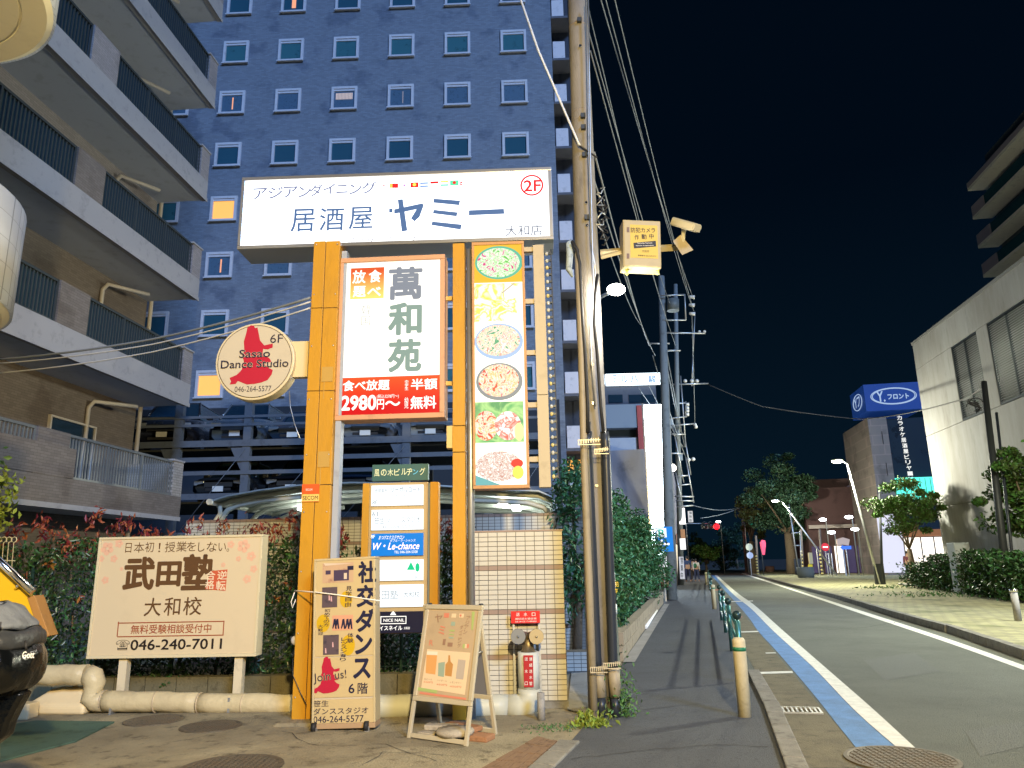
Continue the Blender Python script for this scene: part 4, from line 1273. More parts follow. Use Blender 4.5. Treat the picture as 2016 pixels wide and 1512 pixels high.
k_ = MB(TFm); rect(TFm, (657, 1122, 687, 1143), -.0125, k_); rect(TFm, (641, 1123, 651, 1131), -.0125, k_); k_.build('photo_detail', mat('photo_dark', (.06, .04, .08), .5), ds)
k_ = MB(TFm); rect(TFm, (684, 1114, 696, 1122), -.013, k_); k_.build('photo_detail', ikd, ds)
k_ = MB(TFm); poly(TFm, [(637, 1109), (695, 1109), (640, 1114)], -.0125, k_); rect(TFm, (677, 1128, 683, 1140), -.014, k_); k_.build('photo_detail', mat('photo_pale', (.6, .48, .36), .5), ds)
photo((634, 1156, 664, 1196), mat('photo_night', (.04, .035, .05), .4, col2=(.1, .07, .08), scale=9))
photo((636, 1250, 667, 1289), MATS['photo_night'])
photo((654, 1211, 695, 1241), mat('photo_floor', (.5, .2, .1), .5, col2=(.6, .3, .18), scale=5))
k_ = MB(TFm)
for u in (659, 664, 676, 684, 690):
    poly(TFm, [(u - 2, 1219), (u + 2, 1218), (u + 3, 1227), (u + 4, 1238), (u + 1, 1238), (u, 1229), (u - 3, 1238), (u - 5, 1237), (u - 3, 1227)], -.0125, k_)
k_.build('photo_dancers', ikd, ds)
k_ = MB(TFm)
for u, v in ((648, 1176), (652, 1178), (655, 1268), (641, 1280)):
    poly(TFm, [(u - 1, v - 4), (u + 1, v - 4), (u + 2, v + 6), (u - 1, v + 6)], -.0125, k_)
k_.build('photo_dancers', mat('photo_pink', (.6, .35, .35), .5), ds)
dx, dy, s_ = 645 - 503 - 2, 1330 - 712, .69
poly(TFm, [(645 + (x - 499) * .62, 1330 + (y - 700) * .62) for x, y in sil], -.0115).build('dancing_couple', mat('red_ink2', (.42, .008, .035), .7), ds)
outl(ds, TFm, 'Join us!', (617, 1322, 682, 1344), -.0135, cfm, ikd, .0, rot=R(5))
tt('6', (686, 1346, 698, 1365), ikd, .02); tt('階', (704, 1344, 724, 1366), ikd, .015)
tt('笹生', (617, 1379, 647, 1391), ikd, .01); tt('ダンススタジオ', (617, 1393, 725, 1406), ikd, .01); tt('046-264-5577', (617, 1409, 716, 1422), ikd, .008)
ty = thing('plastic_tie', CF.p(lx0, -.05, 1.5), 'white plastic cord tying the dance sign to the yellow column', 'cord')
def P8(u, v, b, fr=TFm):
    a, c = fr.hit(u, v, b); return fr.p(a, b, c)
MB().tube([CF.p(lx0 - .02, .1, CF.hit(578, 1164)[1]), P8(580, 1163, -.012, CF), P8(622, 1166, -.03), P8(664, 1171, -.02), P8(700, 1176, -.012), P8(749, 1183, -.018)], .007, 6, world=True).build('cord', mat('cord_white', (.8, .75, .65), .5), ty)
MB().tube([P8(580, 1166, -.01, CF), P8(573, 1185, -.02, CF), P8(576, 1197, -.01, CF), P8(582, 1180, -.01, CF)], .006, 6, world=True).build('loose_end', MATS['cord_white'], ty)
MB().tube([P8(576, 1297, 0, CF), P8(577, 1330, -.02, CF), P8(592, 1365, -.04, CF), P8(604, 1389, -.05, CF)], .004, 6, world=True).build('thin_wire', darksteel, ty)

# ================================================================ A-board
FL, FRt, BR_ = G(803, 1453), G(921, 1470), G(978, 1446)
xa = (FRt - FL).normalized()
yawA = math.atan2(xa.y, xa.x)
wA = (FRt - FL).length
depA = (BR_ - FRt).length
# height from the top edge, which stands half-way between front and back feet
topv = 1190; mid0 = FL + (BR_ - FRt) * .5
hA = at(848, topv, mid0.y).z
tiltA = math.atan2(depA * .5, hA)
lenA = hA / math.cos(tiltA)
AF = Frame(FL, yawA, tilt=-tiltA)
BL_ = FL + (BR_ - FRt)
ABk = Frame(BL_, yawA, tilt=tiltA)
ad = thing('sandwich_board', (FL + BR_) / 2, 'folding A-frame menu board with a faded pinkish poster, weighted with stones', 'sign')
frm = mat('pale_metal', (.55, .48, .34), .35, metal=.2)
pc0 = .33
for fr_, sgn in ((AF, 1), (ABk, -1)):
    b0, b1 = (-.02, .012) if sgn > 0 else (-.012, .02)
    MB(fr_).box(0, .035, b0, b1, 0, pc0).build('leg', frm, ad, bev=.003)
    MB(fr_).box(wA - .035, wA, b0, b1, 0, pc0).build('leg', frm, ad, bev=.003)
    MB(fr_).box(.036, wA - .036, b0 + .004, b1 - .004, 0.01, .05).build('foot_rail', frm, ad, bev=.003)
    k_ = MB(fr_)
    k_.box(0, wA, b0, b1, lenA - .045, lenA).box(0, wA, b0, b1, pc0 + .001, pc0 + .045).box(0, .045, b0 + .001, b1 - .001, pc0 + .046, lenA - .046).box(wA - .045, wA, b0 + .001, b1 - .001, pc0 + .046, lenA - .046)
    k_.build('panel_frame', frm, ad, bev=.006)
    MB(fr_).box(.046, wA - .046, -.006, .006, pc0 + .046, lenA - .046).build('panel_board', mat('board_back', (.16, .16, .18), .6) if sgn < 0 else mat('poster_bg', (.46, .345, .22), .25, .04, 4, coat=.4), ad)
for a in (.02, wA - .05):
    MB(AF).cyl((a, .01, lenA + .005), (a + .03, .01, lenA + .005), .016, n=10).build('hinge', darksteel, ad)
MB().tube([AF.p(wA - .02, .02, .8), ABk.p(wA - .02, -.02, .8)], .005, world=True).build('stay', steel, ad)
def ta(s, box, m, bold=0.0, **k): text(ad, AF, s, box, m, bold, -.0085, **k)
def ra(box, m, nm='poster_print', b=-.008): rect(AF, box, b).build(nm, m, ad)
fdp = mat('faded_red', (.62, .22, .14), .4); fdo = mat('faded_orange', (.68, .34, .12), .4); fdb = mat('faded_brown', (.30, .18, .12), .4); fdg = mat('faded_green', (.36, .45, .16), .4); fdc = mat('faded_cream', (.72, .55, .36), .4); fdt = mat('faded_teal', (.3, .38, .3), .4)
ta('ヤ', (856, 1209, 871, 1225), fdb, .01); ta('ミ', (864, 1232, 876, 1249), fdp, .02); ta('ー', (870, 1260, 879, 1268), fdb, .02, rot=R(90))
ta('R', (845, 1260, 853, 1271), fdp, .01)
for i, ch in enumerate('アジアン'): ta(ch, (918 - i * 2, 1213 + i * 9, 926 - i * 2, 1221 + i * 9), fdb)
for i, ch in enumerate('ダイニング'): ta(ch, (905 - i * 1.2, 1231 + i * 9, 912 - i * 1.2, 1239 + i * 9), fdb)
for bx, m in (((874, 1207, 884, 1216), fdp), ((889, 1208, 898, 1216), fdc), ((904, 1208, 913, 1216), fdc), ((888, 1224, 896, 1232), fdt), ((885, 1240, 895, 1243), fdg), ((884, 1248, 894, 1250), fdg), ((883, 1254, 893, 1257), fdt), ((881, 1265, 891, 1273), fdb), ((911, 1268, 915, 1276), fdg), ((915, 1268, 919, 1276), fdc), ((919, 1268, 923, 1276), fdp)): ra(bx, m)
a, c = AF.hit(908, 1212); MB(AF).disc(a, -.0095, c, .012, .012, 12).build('poster_print', fdp, ad)
k_ = MB(AF); poly(AF, [(841, 1278), (926, 1285), (915, 1368), (829, 1354)], -.0078, k_); k_.build('poster_print', fdc, ad)
poly(AF, [(840, 1285), (861, 1286), (857, 1328), (838, 1325)], -.0092).build('beer_glass', fdo, ad)
poly(AF, [(841, 1282), (862, 1283), (861, 1290), (840, 1289)], -.0096).build('beer_foam', mat('foam', (.75, .68, .55), .5), ad)
poly(AF, [(883, 1290), (886, 1290), (887, 1302), (892, 1308), (889, 1332), (876, 1330), (877, 1308), (882, 1302)], -.0092).build('bottle_print', mat('amber_print', (.5, .25, .08), .4), ad)
poly(AF, [(863, 1305), (876, 1303), (874, 1333), (862, 1331)], -.0090).build('can_print', fdt, ad)
poly(AF, [(902, 1298), (917, 1300), (912, 1338), (897, 1336)], -.0092).build('glass_print', mat('grey_print', (.45, .38, .32), .4), ad)
ta('生ビール', (835, 1335, 851, 1339), fdb); ta('550円', (834, 1341, 852, 1345), fdp, .01)
ta('ハイボール', (860, 1338, 880, 1342), fdb); ta('450円', (859, 1346, 880, 1350), fdp, .01)
ta('レモンサワー', (886, 1342, 908, 1346), fdb); ta('450円', (885, 1350, 908, 1354), fdp, .01)
poly(AF, [(823, 1353), (861, 1359), (860, 1365), (822, 1359)], -.0094).build('poster_print', fdg, ad)
poly(AF, [(827, 1362), (918, 1374), (917, 1378), (826, 1366)], -.0098).build('poster_print', fdp, ad)
poly(AF, [(929, 1204), (935, 1204), (931, 1240), (928, 1240)], -.0094).build('poster_print', fdg, ad)
# stones and slab weights lying on the foot rails
stone = mat('weight_stone', (.30, .26, .2), .9, .25, 9, .6, 40); slabm = mat('weight_slab', (.24, .12, .06), .85, .3, 10, .4, 50)
C_ = Frame((FL + BR_) / 2, yawA)
w1 = MB(C_).lathe([(.05, .05), (.17, .052), (.185, .08), (.17, .10), (.05, .105)], a=.12, b=-.12, n=22).build('weight_stone', stone, bev=0, loc=C_.p(.12, -.12, 0)); tag(w1, 'round pale paver weighing down the front of the sandwich board', 'stone')
w2 = MB(Frame(C_.p(-.12, -.02, 0), yawA + R(20))).box(-.16, .16, -.06, .06, .05, .10).build('weight_plank', stone, bev=.01, loc=C_.p(-.12, -.02, 0)); tag(w2, 'long pale concrete block inside the feet of the sandwich board', 'block')
w3 = MB(Frame(C_.p(.05, .1, 0), yawA - R(12))).box(-.2, .2, -.08, .08, .05, .095).build('weight_slab', slabm, bev=.01, loc=C_.p(.05, .1, 0)); tag(w3, 'reddish brown slab lying at the back of the sandwich board feet', 'slab')
w4 = MB(Frame(C_.p(.32, -.0, 0), yawA + R(8))).box(-.1, .12, -.09, .09, .0, .05).build('weight_slab', slabm, bev=.01, loc=C_.p(.32, 0, 0)); tag(w4, 'reddish brown slab poking out on the right under the sandwich board', 'slab')
w5 = MB(C_).box(-.28, -.08, -.2, -.1, .0, .05).build('weight_plank', stone, bev=.01, loc=C_.p(-.2, -.15, 0)); tag(w5, 'short pale block at the front left foot rail of the sandwich board', 'block')
# ================================================================ tiled walls
def tiles(fr, a0, a1, c0, c1, tw, th, b, mats_by_row, parent, limit, gap=.007, proud=.008):
    """lay wall tiles one by one; the nearest (largest) ones as parts, the rest joined"""
    na, nc = max(1, int((a1 - a0) / tw)), max(1, int((c1 - c0) / th))
    tw, th = (a1 - a0) / na, (c1 - c0) / nc
    cnt = 0
    rest = {}
    cache = {}
    for j in range(nc):
        m = mats_by_row(nc - 1 - j)
        for i in range(na):
            x, z = a0 + i * tw, c1 - (j + 1) * th
            pr = proud + random.uniform(-.0018, .0018)
            if cnt < limit:
                if (m.name) not in cache:
                    k = MB(Frame((0, 0, 0), YAW)).box(gap / 2, tw - gap / 2, -proud, 0, gap / 2, th - gap / 2)
                    cache[m.name] = k.mesh('tile', m, Vector((0, 0, 0)))
                o = link('tile', cache[m.name], parent)
                o.location = fr.p(x, b - random.uniform(0, .002), z) - ORG[parent]
                cnt += 1
            else:
                rest.setdefault(m.name, (m, MB(fr)))[1].box(x + gap / 2, x + tw - gap / 2, b - pr, b, z + gap / 2, z + th - gap / 2)
    for m, k in rest.values():
        k.build('lower_tiles', m, parent, kind='stuff')

grout = mat('grout', (0.11, 0.10, 0.085), .9, .2, 20)
tl = mat('wall_tile', (0.50, 0.48, 0.41), .35, .10, 1.6, stain=(.42, .37, .28), sscale=1.8)
tbr = mat('wall_tile_brown', (0.26, 0.19, 0.155), .4, .12, 3)
tl2 = mat('wall_tile_far', (0.52, 0.51, 0.46), .35, .08, 1.5)
XF = Frame((0, 8.98, 0), YAW)
xa0, xa1 = XF.hit(925, 1200)[0], XF.hit(1115, 1300)[0]
xt = XF.hit(1020, 1047)[1]
bw_ = thing('tile_wall', XF.p((xa0 + xa1) / 2, .2, 0), 'nearer beige tiled wall with brown tile bands behind the fire hose inlet', 'wall')
MB(XF).box(xa0, xa1, 0, .4, 0, xt - .001).build('wall_core', grout, bw_)
tiles(XF, xa0, xa1, .08, xt, .108, .0545, -.0005, lambda j: tbr if (36 - j) % 9 == 1 or j == 35 else tl, bw_, 290)
MB(XF).box(xa0 - .005, xa1 + .008, -.012, .41, xt + .001, xt + .02).build('cap', tbr, bw_)
MB(XF).box(xa0 - .01, xa1 + .01, -.03, .42, 0, .075).build('base', kerbm, bw_)
YF = Frame((0, 13.4, 0), YAW)
ya0, ya1 = YF.hit(366, 1040)[0], YF.hit(1132, 1040)[0]
yt = (YF.hit(366, 1022)[1] + YF.hit(1130, 1011)[1]) / 2
ww = thing('tile_wall', YF.p((ya0 + ya1) / 2, .2, 0), 'long beige tiled wall behind the hedge at the edge of the parking lot', 'wall')
MB(YF).box(ya0, ya1, 0, .25, 0, yt - .001).build('wall_core', grout, ww)
k_ = MB(YF); k2_ = MB(YF)
na = int((ya1 - ya0) / .108)
for j in range(int(yt / .0545)):
    for i in range(na):
        x, z = ya0 + i * (ya1 - ya0) / na, yt - (j + 1) * .0545
        (k2_ if j % 9 == 8 or j == 0 else k_).box(x + .004, x + .104, -.008 + random.uniform(-.001, .001), -.0005, z + .004, z + .0505)
k_.build('tiles', tl2, ww, kind='stuff'); k2_.build('band_tiles', tbr, ww, kind='stuff')
# low continuation to the right of the wall end, with its paved slope
MB(YF).box(ya1 + .002, ya1 + .32, -.1, .2, 0, 2.75).build('pier', tilemat('pier_tile', (0.2, 0.19, 0.17), (.06, .06, .055), .1, .05, 'XZ', 0, .1), ww)
lw = thing('tile_wall', (1.35, 11.5, 0), 'short low tiled wall end beside the bush behind the pole', 'wall')
LW = Frame((0, 11.6, 0), YAW)
la0, la1 = LW.hit(1115, 1290)[0], LW.hit(1170, 1290)[0]
lt = LW.hit(1150, 1283)[1]
MB(LW).box(la0, la1, 0, .3, 0, lt).build('wall_core', grout, lw)
k_ = MB(LW)
for j in range(int(lt / .0545)):
    for i in range(int((la1 - la0) / .108)): k_.box(la0 + i * .108 + .004, la0 + i * .108 + .104, -.007, -.0004, lt - (j + 1) * .0545 + .004, lt - (j + 1) * .0545 + .05)
k_.build('tiles', tl2, lw, kind='stuff')
sheet('paved_slope', [G(1117, 1400), G(1165, 1412), G(1180, 1310), G(1128, 1300)], .02, conc)

# ================================================================ hedges with red shoots
def boxcloud(n, x0, x1, y0, y1, z0, z1, shell=.25):
    P = RNG.uniform([x0, y0, z0], [x1, y1, z1], (n, 3))
    s = RNG.random(n)
    P[s < .55, 1] = y0 + RNG.exponential(shell, (s < .55).sum()) * .5
    w = .16 * np.sin(P[:, 0] * 3.1) + .1 * np.sin(P[:, 0] * 7.7 + 1) + .07 * np.sin(P[:, 2] * 6 + P[:, 0] * 2)
    P[:, 1] += w * .6
    return P
def hedge(label, x0, x1, y0, y1, z1, n, group=None, red=True, z0=.15):
    t = thing('hedge', ((x0 + x1) / 2, (y0 + y1) / 2, 0), label, 'hedge', group)
    P = boxcloud(n, x0, x1, y0, y1, z0, z1)
    P = P[P[:, 2] < z1 + .1 * np.sin(P[:, 0] * 4) - .05]
    V, F = leaf_mesh(P, .085, .35, .45)
    fill_mesh('foliage', V, F, leafdark, t)
    if red:
        m = int((x1 - x0) * 24)
        B = RNG.uniform([x0, y0 - .1, z1 - .22], [x1, y1, z1 + .06], (m, 3))
        B[:, 2] += .14 * np.sin(B[:, 0] * 5.3)
        Q = np.repeat(B, 9, 0) + RNG.normal(0, .035, (m * 9, 3)) + np.tile(np.linspace(0, .18, 9), m)[:, None] * [0, 0, 1]
        V, F = leaf_mesh(Q, .10, 1.2, .34)
        fill_mesh('red_shoots', V, F, leafred, t)
        S = RNG.uniform([x0, y0 - .05, .5], [x1, y0 + .1, z1 - .2], (int((x1 - x0) * 4), 3))
        Q = np.repeat(S, 5, 0) + RNG.normal(0, .03, (len(S) * 5, 3))
        V, F = leaf_mesh(Q, .085, .4, .4)
        fill_mesh('red_leaves', V, F, mat('leaf_rust', (.22, .07, .02), .45, island=.5), t)
    tr = MB()
    for i in range(int((x1 - x0) * 1.6)):
        x = x0 + (i + .5) / 1.6
        y = (y0 + y1) / 2
        tr.tube([(x, y, 0), (x + random.uniform(-.1, .1), y, .5), (x + random.uniform(-.25, .25), y - .1, z1 * .8)], [.03, .022, .01], 6, world=True)
    tr.build('stems', barkm, t, kind='stuff')
    return t
hedge('dense green hedge with reddish shoots behind the cream signboard at the left', -7.6, -2.35, 10.2, 11.3, 2.05, 15000)
hedge('green hedge behind the directory sign between the yellow columns', -2.2, -.55, 10.4, 11.4, 1.98, 6500)
# wire fence and block kerb in front of the hedge
wf = thing('wire_fence', (-4, 10.02, 0), 'dark green wire mesh fence running in front of the hedge', 'fence')
WFm = Frame((0, 10.03, 0), YAW)
wm = mat('green_wire', (.03, .07, .06), .4, metal=.3)
k_ = MB(WFm)
a = -7.6
while a < -.35:
    k_.box(a - .002, a + .002, -.002, .002, .3, 1.62); a += .1
for j in range(9): k_.box(-7.6, -.35, -.006, -.0021, .34 + j * .157, .345 + j * .157)
k_.build('mesh_wires', wm, wf, kind='stuff')
for i in range(8): MB(WFm).cyl((-7.5 + i * 1.0, .02, .0), (-7.5 + i * 1.0, .02, 1.66), .022, n=10).build('post', wm, wf)
cb = thing('block_kerb', (-4, 9.95, 0), 'low row of weathered concrete blocks at the foot of the hedge', 'low wall')
BK = Frame((0, 9.92, 0), YAW)
blk = mat('mossy_block', (.13, .11, .06), .9, .3, 8, .5, 40, stain=(.06, .06, .035), sscale=4)
for i in range(18):
    a = -7.6 + i * .405
    MB(BK).box(a + .004, a + .4, 0, .2, 0, .26 + random.uniform(-.003, .003)).build('block', blk, cb, bev=.006)
nt = thing('notice_disc', (-1.3, 9.98, 0), 'small round pinkish notice hung on the wire fence between the signs', 'notice')
a, c = WFm.hit(755, 1350)
MB(WFm).disc(a, -.02, c, .05, .055, 20, .008).build('disc', mat('notice_pink', (.35, .14, .16), .5), nt)
MB(WFm).ring(a, -.0225, c, .022, .034, 20).build('print', mat('notice_white', (.5, .45, .42), .5), nt)

# ================================================================ wrapped pipe, hose inlet
pw = mat('pipe_wrap', (.50, .42, .25), .45, .12, 3, .9, 9, stain=(.44, .36, .22), sscale=2.5)
pg = mat('pipe_wrap_grey', (.46, .46, .38), .45, .06, 3, .3, 7)
wp_ = thing('insulated_pipe', (-3, 9.1, 0), 'thick cream wrapped pipe running low across the lot with a raised left end', 'pipe')
def wob(p): return Vector(p) + Vector((0, random.uniform(-.006, .006), random.uniform(-.008, .008)))
def crease(pts, r):
    out, rr = [], []
    for p, q in zip(pts, pts[1:]):
        p, q = Vector(p), Vector(q)
        n = max(2, int((q - p).length / .12))
        for i in range(n):
            out.append(wob(p + (q - p) * i / n)); rr.append(r * random.uniform(.965, 1.03))
    out.append(Vector(pts[-1])); rr.append(r)
    return out, rr
PY = 9.15
def pp(u, v, Y=PY): return at(u, v, Y)
segs = [[pp(68, 1329), pp(172, 1328)], [pp(205, 1379), pp(390, 1384)], [pp(393, 1384), pp(575, 1388)]]
for sg in segs:
    pts, rr = crease(sg, .112)
    MB().tube(pts, rr, 24, world=True).build('pipe_section', pw, wp_)
for sg in ([pp(172, 1328), pp(183, 1333), pp(187, 1345), pp(184, 1360), pp(180, 1372), pp(190, 1379), pp(206, 1380)],):
    pts = sg
    MB().tube(pts, [.113, .122, .116, .106, .118, .122, .113], 20, world=True).build('elbow', pw, wp_)
for u, v in ((205, 1379), (308, 1382), (393, 1384), (480, 1386)):
    p = pp(u, v); MB().tube([p - Vector((.008, 0, 0)), p + Vector((.008, 0, 0))], .1165, 24, world=True).build('seam_band', mat('band', (.5, .4, .26), .4), wp_)
for u in (225, 455):
    p = pp(u, 1400); MB().box(p.x - .012, p.x + .012, PY - .1, PY + .1, 0, .16).build('support', steel, wp_)
wp2 = thing('insulated_pipe', (-.6, 8.7, 0), 'grey-green wrapped pipe behind the sandwich board that turns up to the hose inlet', 'pipe')
Q = 8.72
pts, rr = crease([at(640, 1390, Q), at(1000, 1391, Q)], .125)
MB().tube(pts, rr, 24, world=True).build('pipe_section', pg, wp2)
e = [at(1000, 1391, Q), at(1025, 1391, Q), at(1038, 1384, Q), at(1042, 1368, Q), at(1042, 1355, Q)]
MB().tube(e, [.125, .132, .135, .132, .125], 22, world=True).build('elbow', pg, wp2)
vt = at(1040, 1283, Q); vb = at(1042, 1356, Q)
MB().tube([vb, vb + (vt - vb) * .5, vt], [.118, .12, .118], 22, world=True).build('riser', mat('riser_white', (.55, .56, .5), .4, .05, 4), wp2)
IF = Frame((0, Q - .128, 0), YAW)
rl = rect(IF, (1031, 1290, 1050, 1353), -.0, th=.004); rl.build('red_label', mat('dark_red', (.38, .015, .02), .5), wp2)
whp = mat('white_ink', (.72, .7, .66), .6)
for i, ch in enumerate('連結送水管'): text(wp2, IF, ch, (1042, 1294 + i * 12, 1048, 1301 + i * 12), whp, .008, -.004)
for i, ch in enumerate('送水口'): text(wp2, IF, ch, (1033, 1294 + i * 24, 1039, 1301 + i * 24), whp, .008, -.004)
hi = thing('hose_inlet', at(1038, 1260, Q), 'twin-mouthed metal fire hose inlet on the white riser before the tiled wall', 'fire hose inlet')
brass = mat('old_brass', (.20, .16, .11), .45, .3, 10, metal=.6)
cpt = at(1039, 1262, Q)
MB().tube([at(1040, 1284, Q), at(1040, 1272, Q), at(1039, 1258, Q)], [.085, .06, .085], 16, world=True).build('body', brass, hi)
for u, m in ((1020, mat('inlet_cap_grey', (.2, .21, .22), .5, metal=.4)), (1056, mat('inlet_cap_brass', (.42, .34, .2), .45, metal=.4))):
    e0 = at(u, 1253, Q - .14)
    MB().tube([at(1039, 1258, Q), at(u, 1254, Q - .05), e0], [.07, .075, .075], 18, world=True).build('mouth', brass, hi)
    c = MB().tube([e0, e0 - Vector((0, .025, 0))], [.082, .08], 24, world=True).build('cap', m, hi)
    MB().ball(tuple(e0 - Vector((0, .03, 0))), .014).build('cap_knob', m, c)
for u in (1013, 1064):
    p = at(u, 1330, 8.93)
    MB().box(p.x - .012, p.x + .012, 8.9, 8.94, 0, at(u, 1222, 8.93).z).build('slotted_rail', steel, hi)
IS = Frame((0, 8.86, 0), YAW)
hs = thing('red_sign', IS.p(IS.hit(1034, 1240)[0], 0, 1.3), 'small red plate with white characters above the hose inlet', 'sign')
rect(IS, (1006, 1203, 1063, 1227), 0, th=.006).build('plate', mat('fire_red', (.62, .02, .02), .4), hs)
for ch, bx in zip('送水口', [(1016, 1206, 1023, 1213), (1031, 1206, 1038, 1213), (1047, 1206, 1054, 1213)]): text(hs, IS, ch, bx, whp, .012, -.003)
text(hs, IS, '連結送水管設備', (1014, 1216, 1056, 1220), whp, .0, -.003); text(hs, IS, '送水圧力範囲', (1014, 1222, 1056, 1225), whp, .0, -.003)
st_ = thing('pipe_stub', G(1066, 1418), 'short capped grey pipe stub at the foot of the tiled wall', 'pipe')
p = G(1066, 1418); MB().tube([p, p + Vector((0, 0, .27))], .04, 14, world=True).build('stub', conc, st_)

# ================================================================ parasol base
pb = G(105, 1408)
pbm = mat('white_plastic', (.68, .55, .33), .45, .04, 4)
pt_ = thing('parasol_base', pb, 'cream plastic parasol base with its upright socket beside the raised pipe bend', 'parasol base')
f = Frame(pb + Vector((.03, .3, 0)), R(-8))
MB(f).add([(-.38, -.3, .0), (.38, -.3, 0), (.38, .3, 0), (-.38, .3, 0), (-.38, -.3, .1), (.38, -.3, .1), (.38, .3, .1), (-.38, .3, .1), (-.2, -.13, .25), (.2, -.13, .25), (.2, .13, .25), (-.2, .13, .25)],
          [(3, 2, 1, 0), (0, 1, 5, 4), (1, 2, 6, 5), (2, 3, 7, 6), (3, 0, 4, 7), (4, 5, 9, 8), (5, 6, 10, 9), (6, 7, 11, 10), (7, 4, 8, 11), (8, 9, 10, 11)]).build('body', pbm, pt_, bev=.035, seg=3)
MB(f).tube([(0.02, 0, .24), (.02, 0, .36)], .03, 14).build('socket', pbm, pt_)
MB(f).tube([(0.02, 0, .36), (.02, 0, .42)], .045, 14).build('collar', pbm, pt_)
MB(f).tube([(0.02, 0, .40), (.02, 0, .405)], .05, 14).build('collar_ring', pbm, pt_)

# ================================================================ tilted yellow board, covered scooter at the left edge
yb = thing('yellow_board', at(20, 1200, 6.2), 'tilted yellow signboard with a chrome rail and brown end at the left edge', 'sign')
YB = Frame((0, 6.2, 0), R(6))
ym = mat('signal_yellow', (.50, .30, .006), .45, .04, 3)
pl_ = [(-70, 1040), (0, 1112), (58, 1172), (72, 1238), (62, 1262), (-70, 1262)]
poly(YB, pl_, 0, th=.06).build('board', ym, yb)
poly(YB, [(53, 1176), (68, 1172), (97, 1252), (80, 1257)], -.01, th=.14).build('end_cap', mat('brown_board', (.22, .11, .03), .6, .2, 6), yb, bev=.004)
def PB(u, v, b=0): return YB.p(*(lambda h: (h[0], b, h[1]))(YB.hit(u, v, b)))
MB().tube([PB(-60, 1050, -.05), PB(64, 1166, -.05)], .028, 14, world=True).build('chrome_rail', chrome, yb)
MB().tube([PB(36, 1152, -.05), PB(30, 1160, .0)], .01, 8, world=True).build('rail_bracket', chrome, yb)
MB().box(*(lambda p: (p.x - .5, p.x - .4, 5.9, 6.0, 0, p.z + .2))(PB(-45, 1262, 0))).build('post', pbm, yb)
cbk = thing('cream_block', at(45, 1405, 8.9), 'cream plastic block standing beside the parasol base', 'block')
MB().box(*(lambda p: (p.x - .1, p.x + .1, 8.85, 9.05, 0, .17))(at(45, 1390, 8.9))).build('block', pbm, cbk, bev=.015)
hk = thing('wire_rack', at(10, 1060, 9.6), 'white wire hooks sticking up in front of the hedge at the left edge', 'rack')
for i in range(4):
    u = -8 + i * 10
    a = at(u, 1130, 9.6); b = at(u + 5, 1068, 9.6)
    c_ = [a, b] + [b + Vector((.035 * math.sin(t), 0, .035 * (1 - math.cos(t)))) for t in (.8, 1.6, 2.4, 3.14, 4, 4.8, 5.6)]
    MB().tube(c_, .006, 6, world=True).build('hook', mat('wire_white', (.7, .65, .5), .4), hk)
MB().tube([at(-20, 1102, 9.6), at(30, 1104, 9.6)], .005, 6, world=True).build('cross_wire', MATS['wire_white'], hk)

sc_ = thing('scooter', at(0, 1400, 4.3) * 1, 'parked scooter under black and silver rain covers, cut by the left edge', 'scooter')
ORG[sc_] = Vector(sc_.location)
Ys = 4.3
def S(u, v, y=0.0): return at(u, v, Ys + y)
def blob(name, rings, m, n=28):
    """rings: (uL, uR, v, depth) outlines lofted downwards"""
    vs, fs = [], []
    for k, (uL, uR, v, dp) in enumerate(rings):
        L, Rr = S(uL, v), S(uR, v)
        c = (L + Rr) / 2; rx = (Rr - L).length / 2
        for j in range(n):
            t = 6.28318 * j / n
            w = 1 + .035 * math.sin(5 * t + k * 1.3) + .02 * math.sin(9 * t - k * 2)
            vs.append((c.x + rx * w * math.cos(t), c.y + dp * w * math.sin(t), c.z + .006 * math.sin(3 * t + k)))
    for i in range(len(rings) - 1):
        for j in range(n):
            q = (j + 1) % n
            fs.append((i * n + j, i * n + q, (i + 1) * n + q, (i + 1) * n + j))
    fs.append(tuple(range(n))); fs.append(tuple(range((len(rings) - 1) * n, len(rings) * n)))
    o = MB().add(vs, fs, True, world=True).build(name, m, sc_)
    s = o.modifiers.new('smooth', 'SUBSURF'); s.levels = s.render_levels = 1
    return o
silver = mat('silver_fabric', (.11, .12, .14), .55, .15, 9, .9, 12)
blackp = mat('black_vinyl', (.002, .0025, .003), .13, .2, 6, 1.0, 9, spec=.3)
def drape(name, rings, m, yo=0.0, n=44, amp=.05):
    """cloth hanging in folds: outlines lofted downwards, with pleats that deepen away from the gathers"""
    vs, fs = [], []
    K = len(rings)
    for k, (uL, uR, v, dp) in enumerate(rings):
        L, Rr = S(uL, v), S(uR, v)
        c = (L + Rr) / 2; rx = (Rr - L).length / 2
        for j in range(n):
            t = 6.28318 * j / n
            w = 1 + amp * (math.sin(7 * t + .5 * k) * .5 + math.sin(13 * t - .8 * k) * .35 + math.sin(4 * t + 1.1 * k) * .5)
            sq = 1 / max(.55, (abs(math.cos(t)) ** 3.2 + abs(math.sin(t)) ** 3.2) ** (1 / 3.2)) ** 1
            vs.append((c.x + rx * w * math.cos(t) * min(sq, 1.12), c.y + yo + dp * w * math.sin(t) * min(sq, 1.12), c.z + .012 * math.sin(5 * t + 2 * k)))
    for i in range(K - 1):
        for j in range(n):
            q = (j + 1) % n
            fs.append((i * n + j, i * n + q, (i + 1) * n + q, (i + 1) * n + j))
    fs.append(tuple(range(n))); fs.append(tuple(range((K - 1) * n, K * n)))
    o = MB().add(vs, fs, True, world=True).build(name, m, sc_)
    s = o.modifiers.new('smooth', 'SUBSURF'); s.levels = s.render_levels = 1
    return o
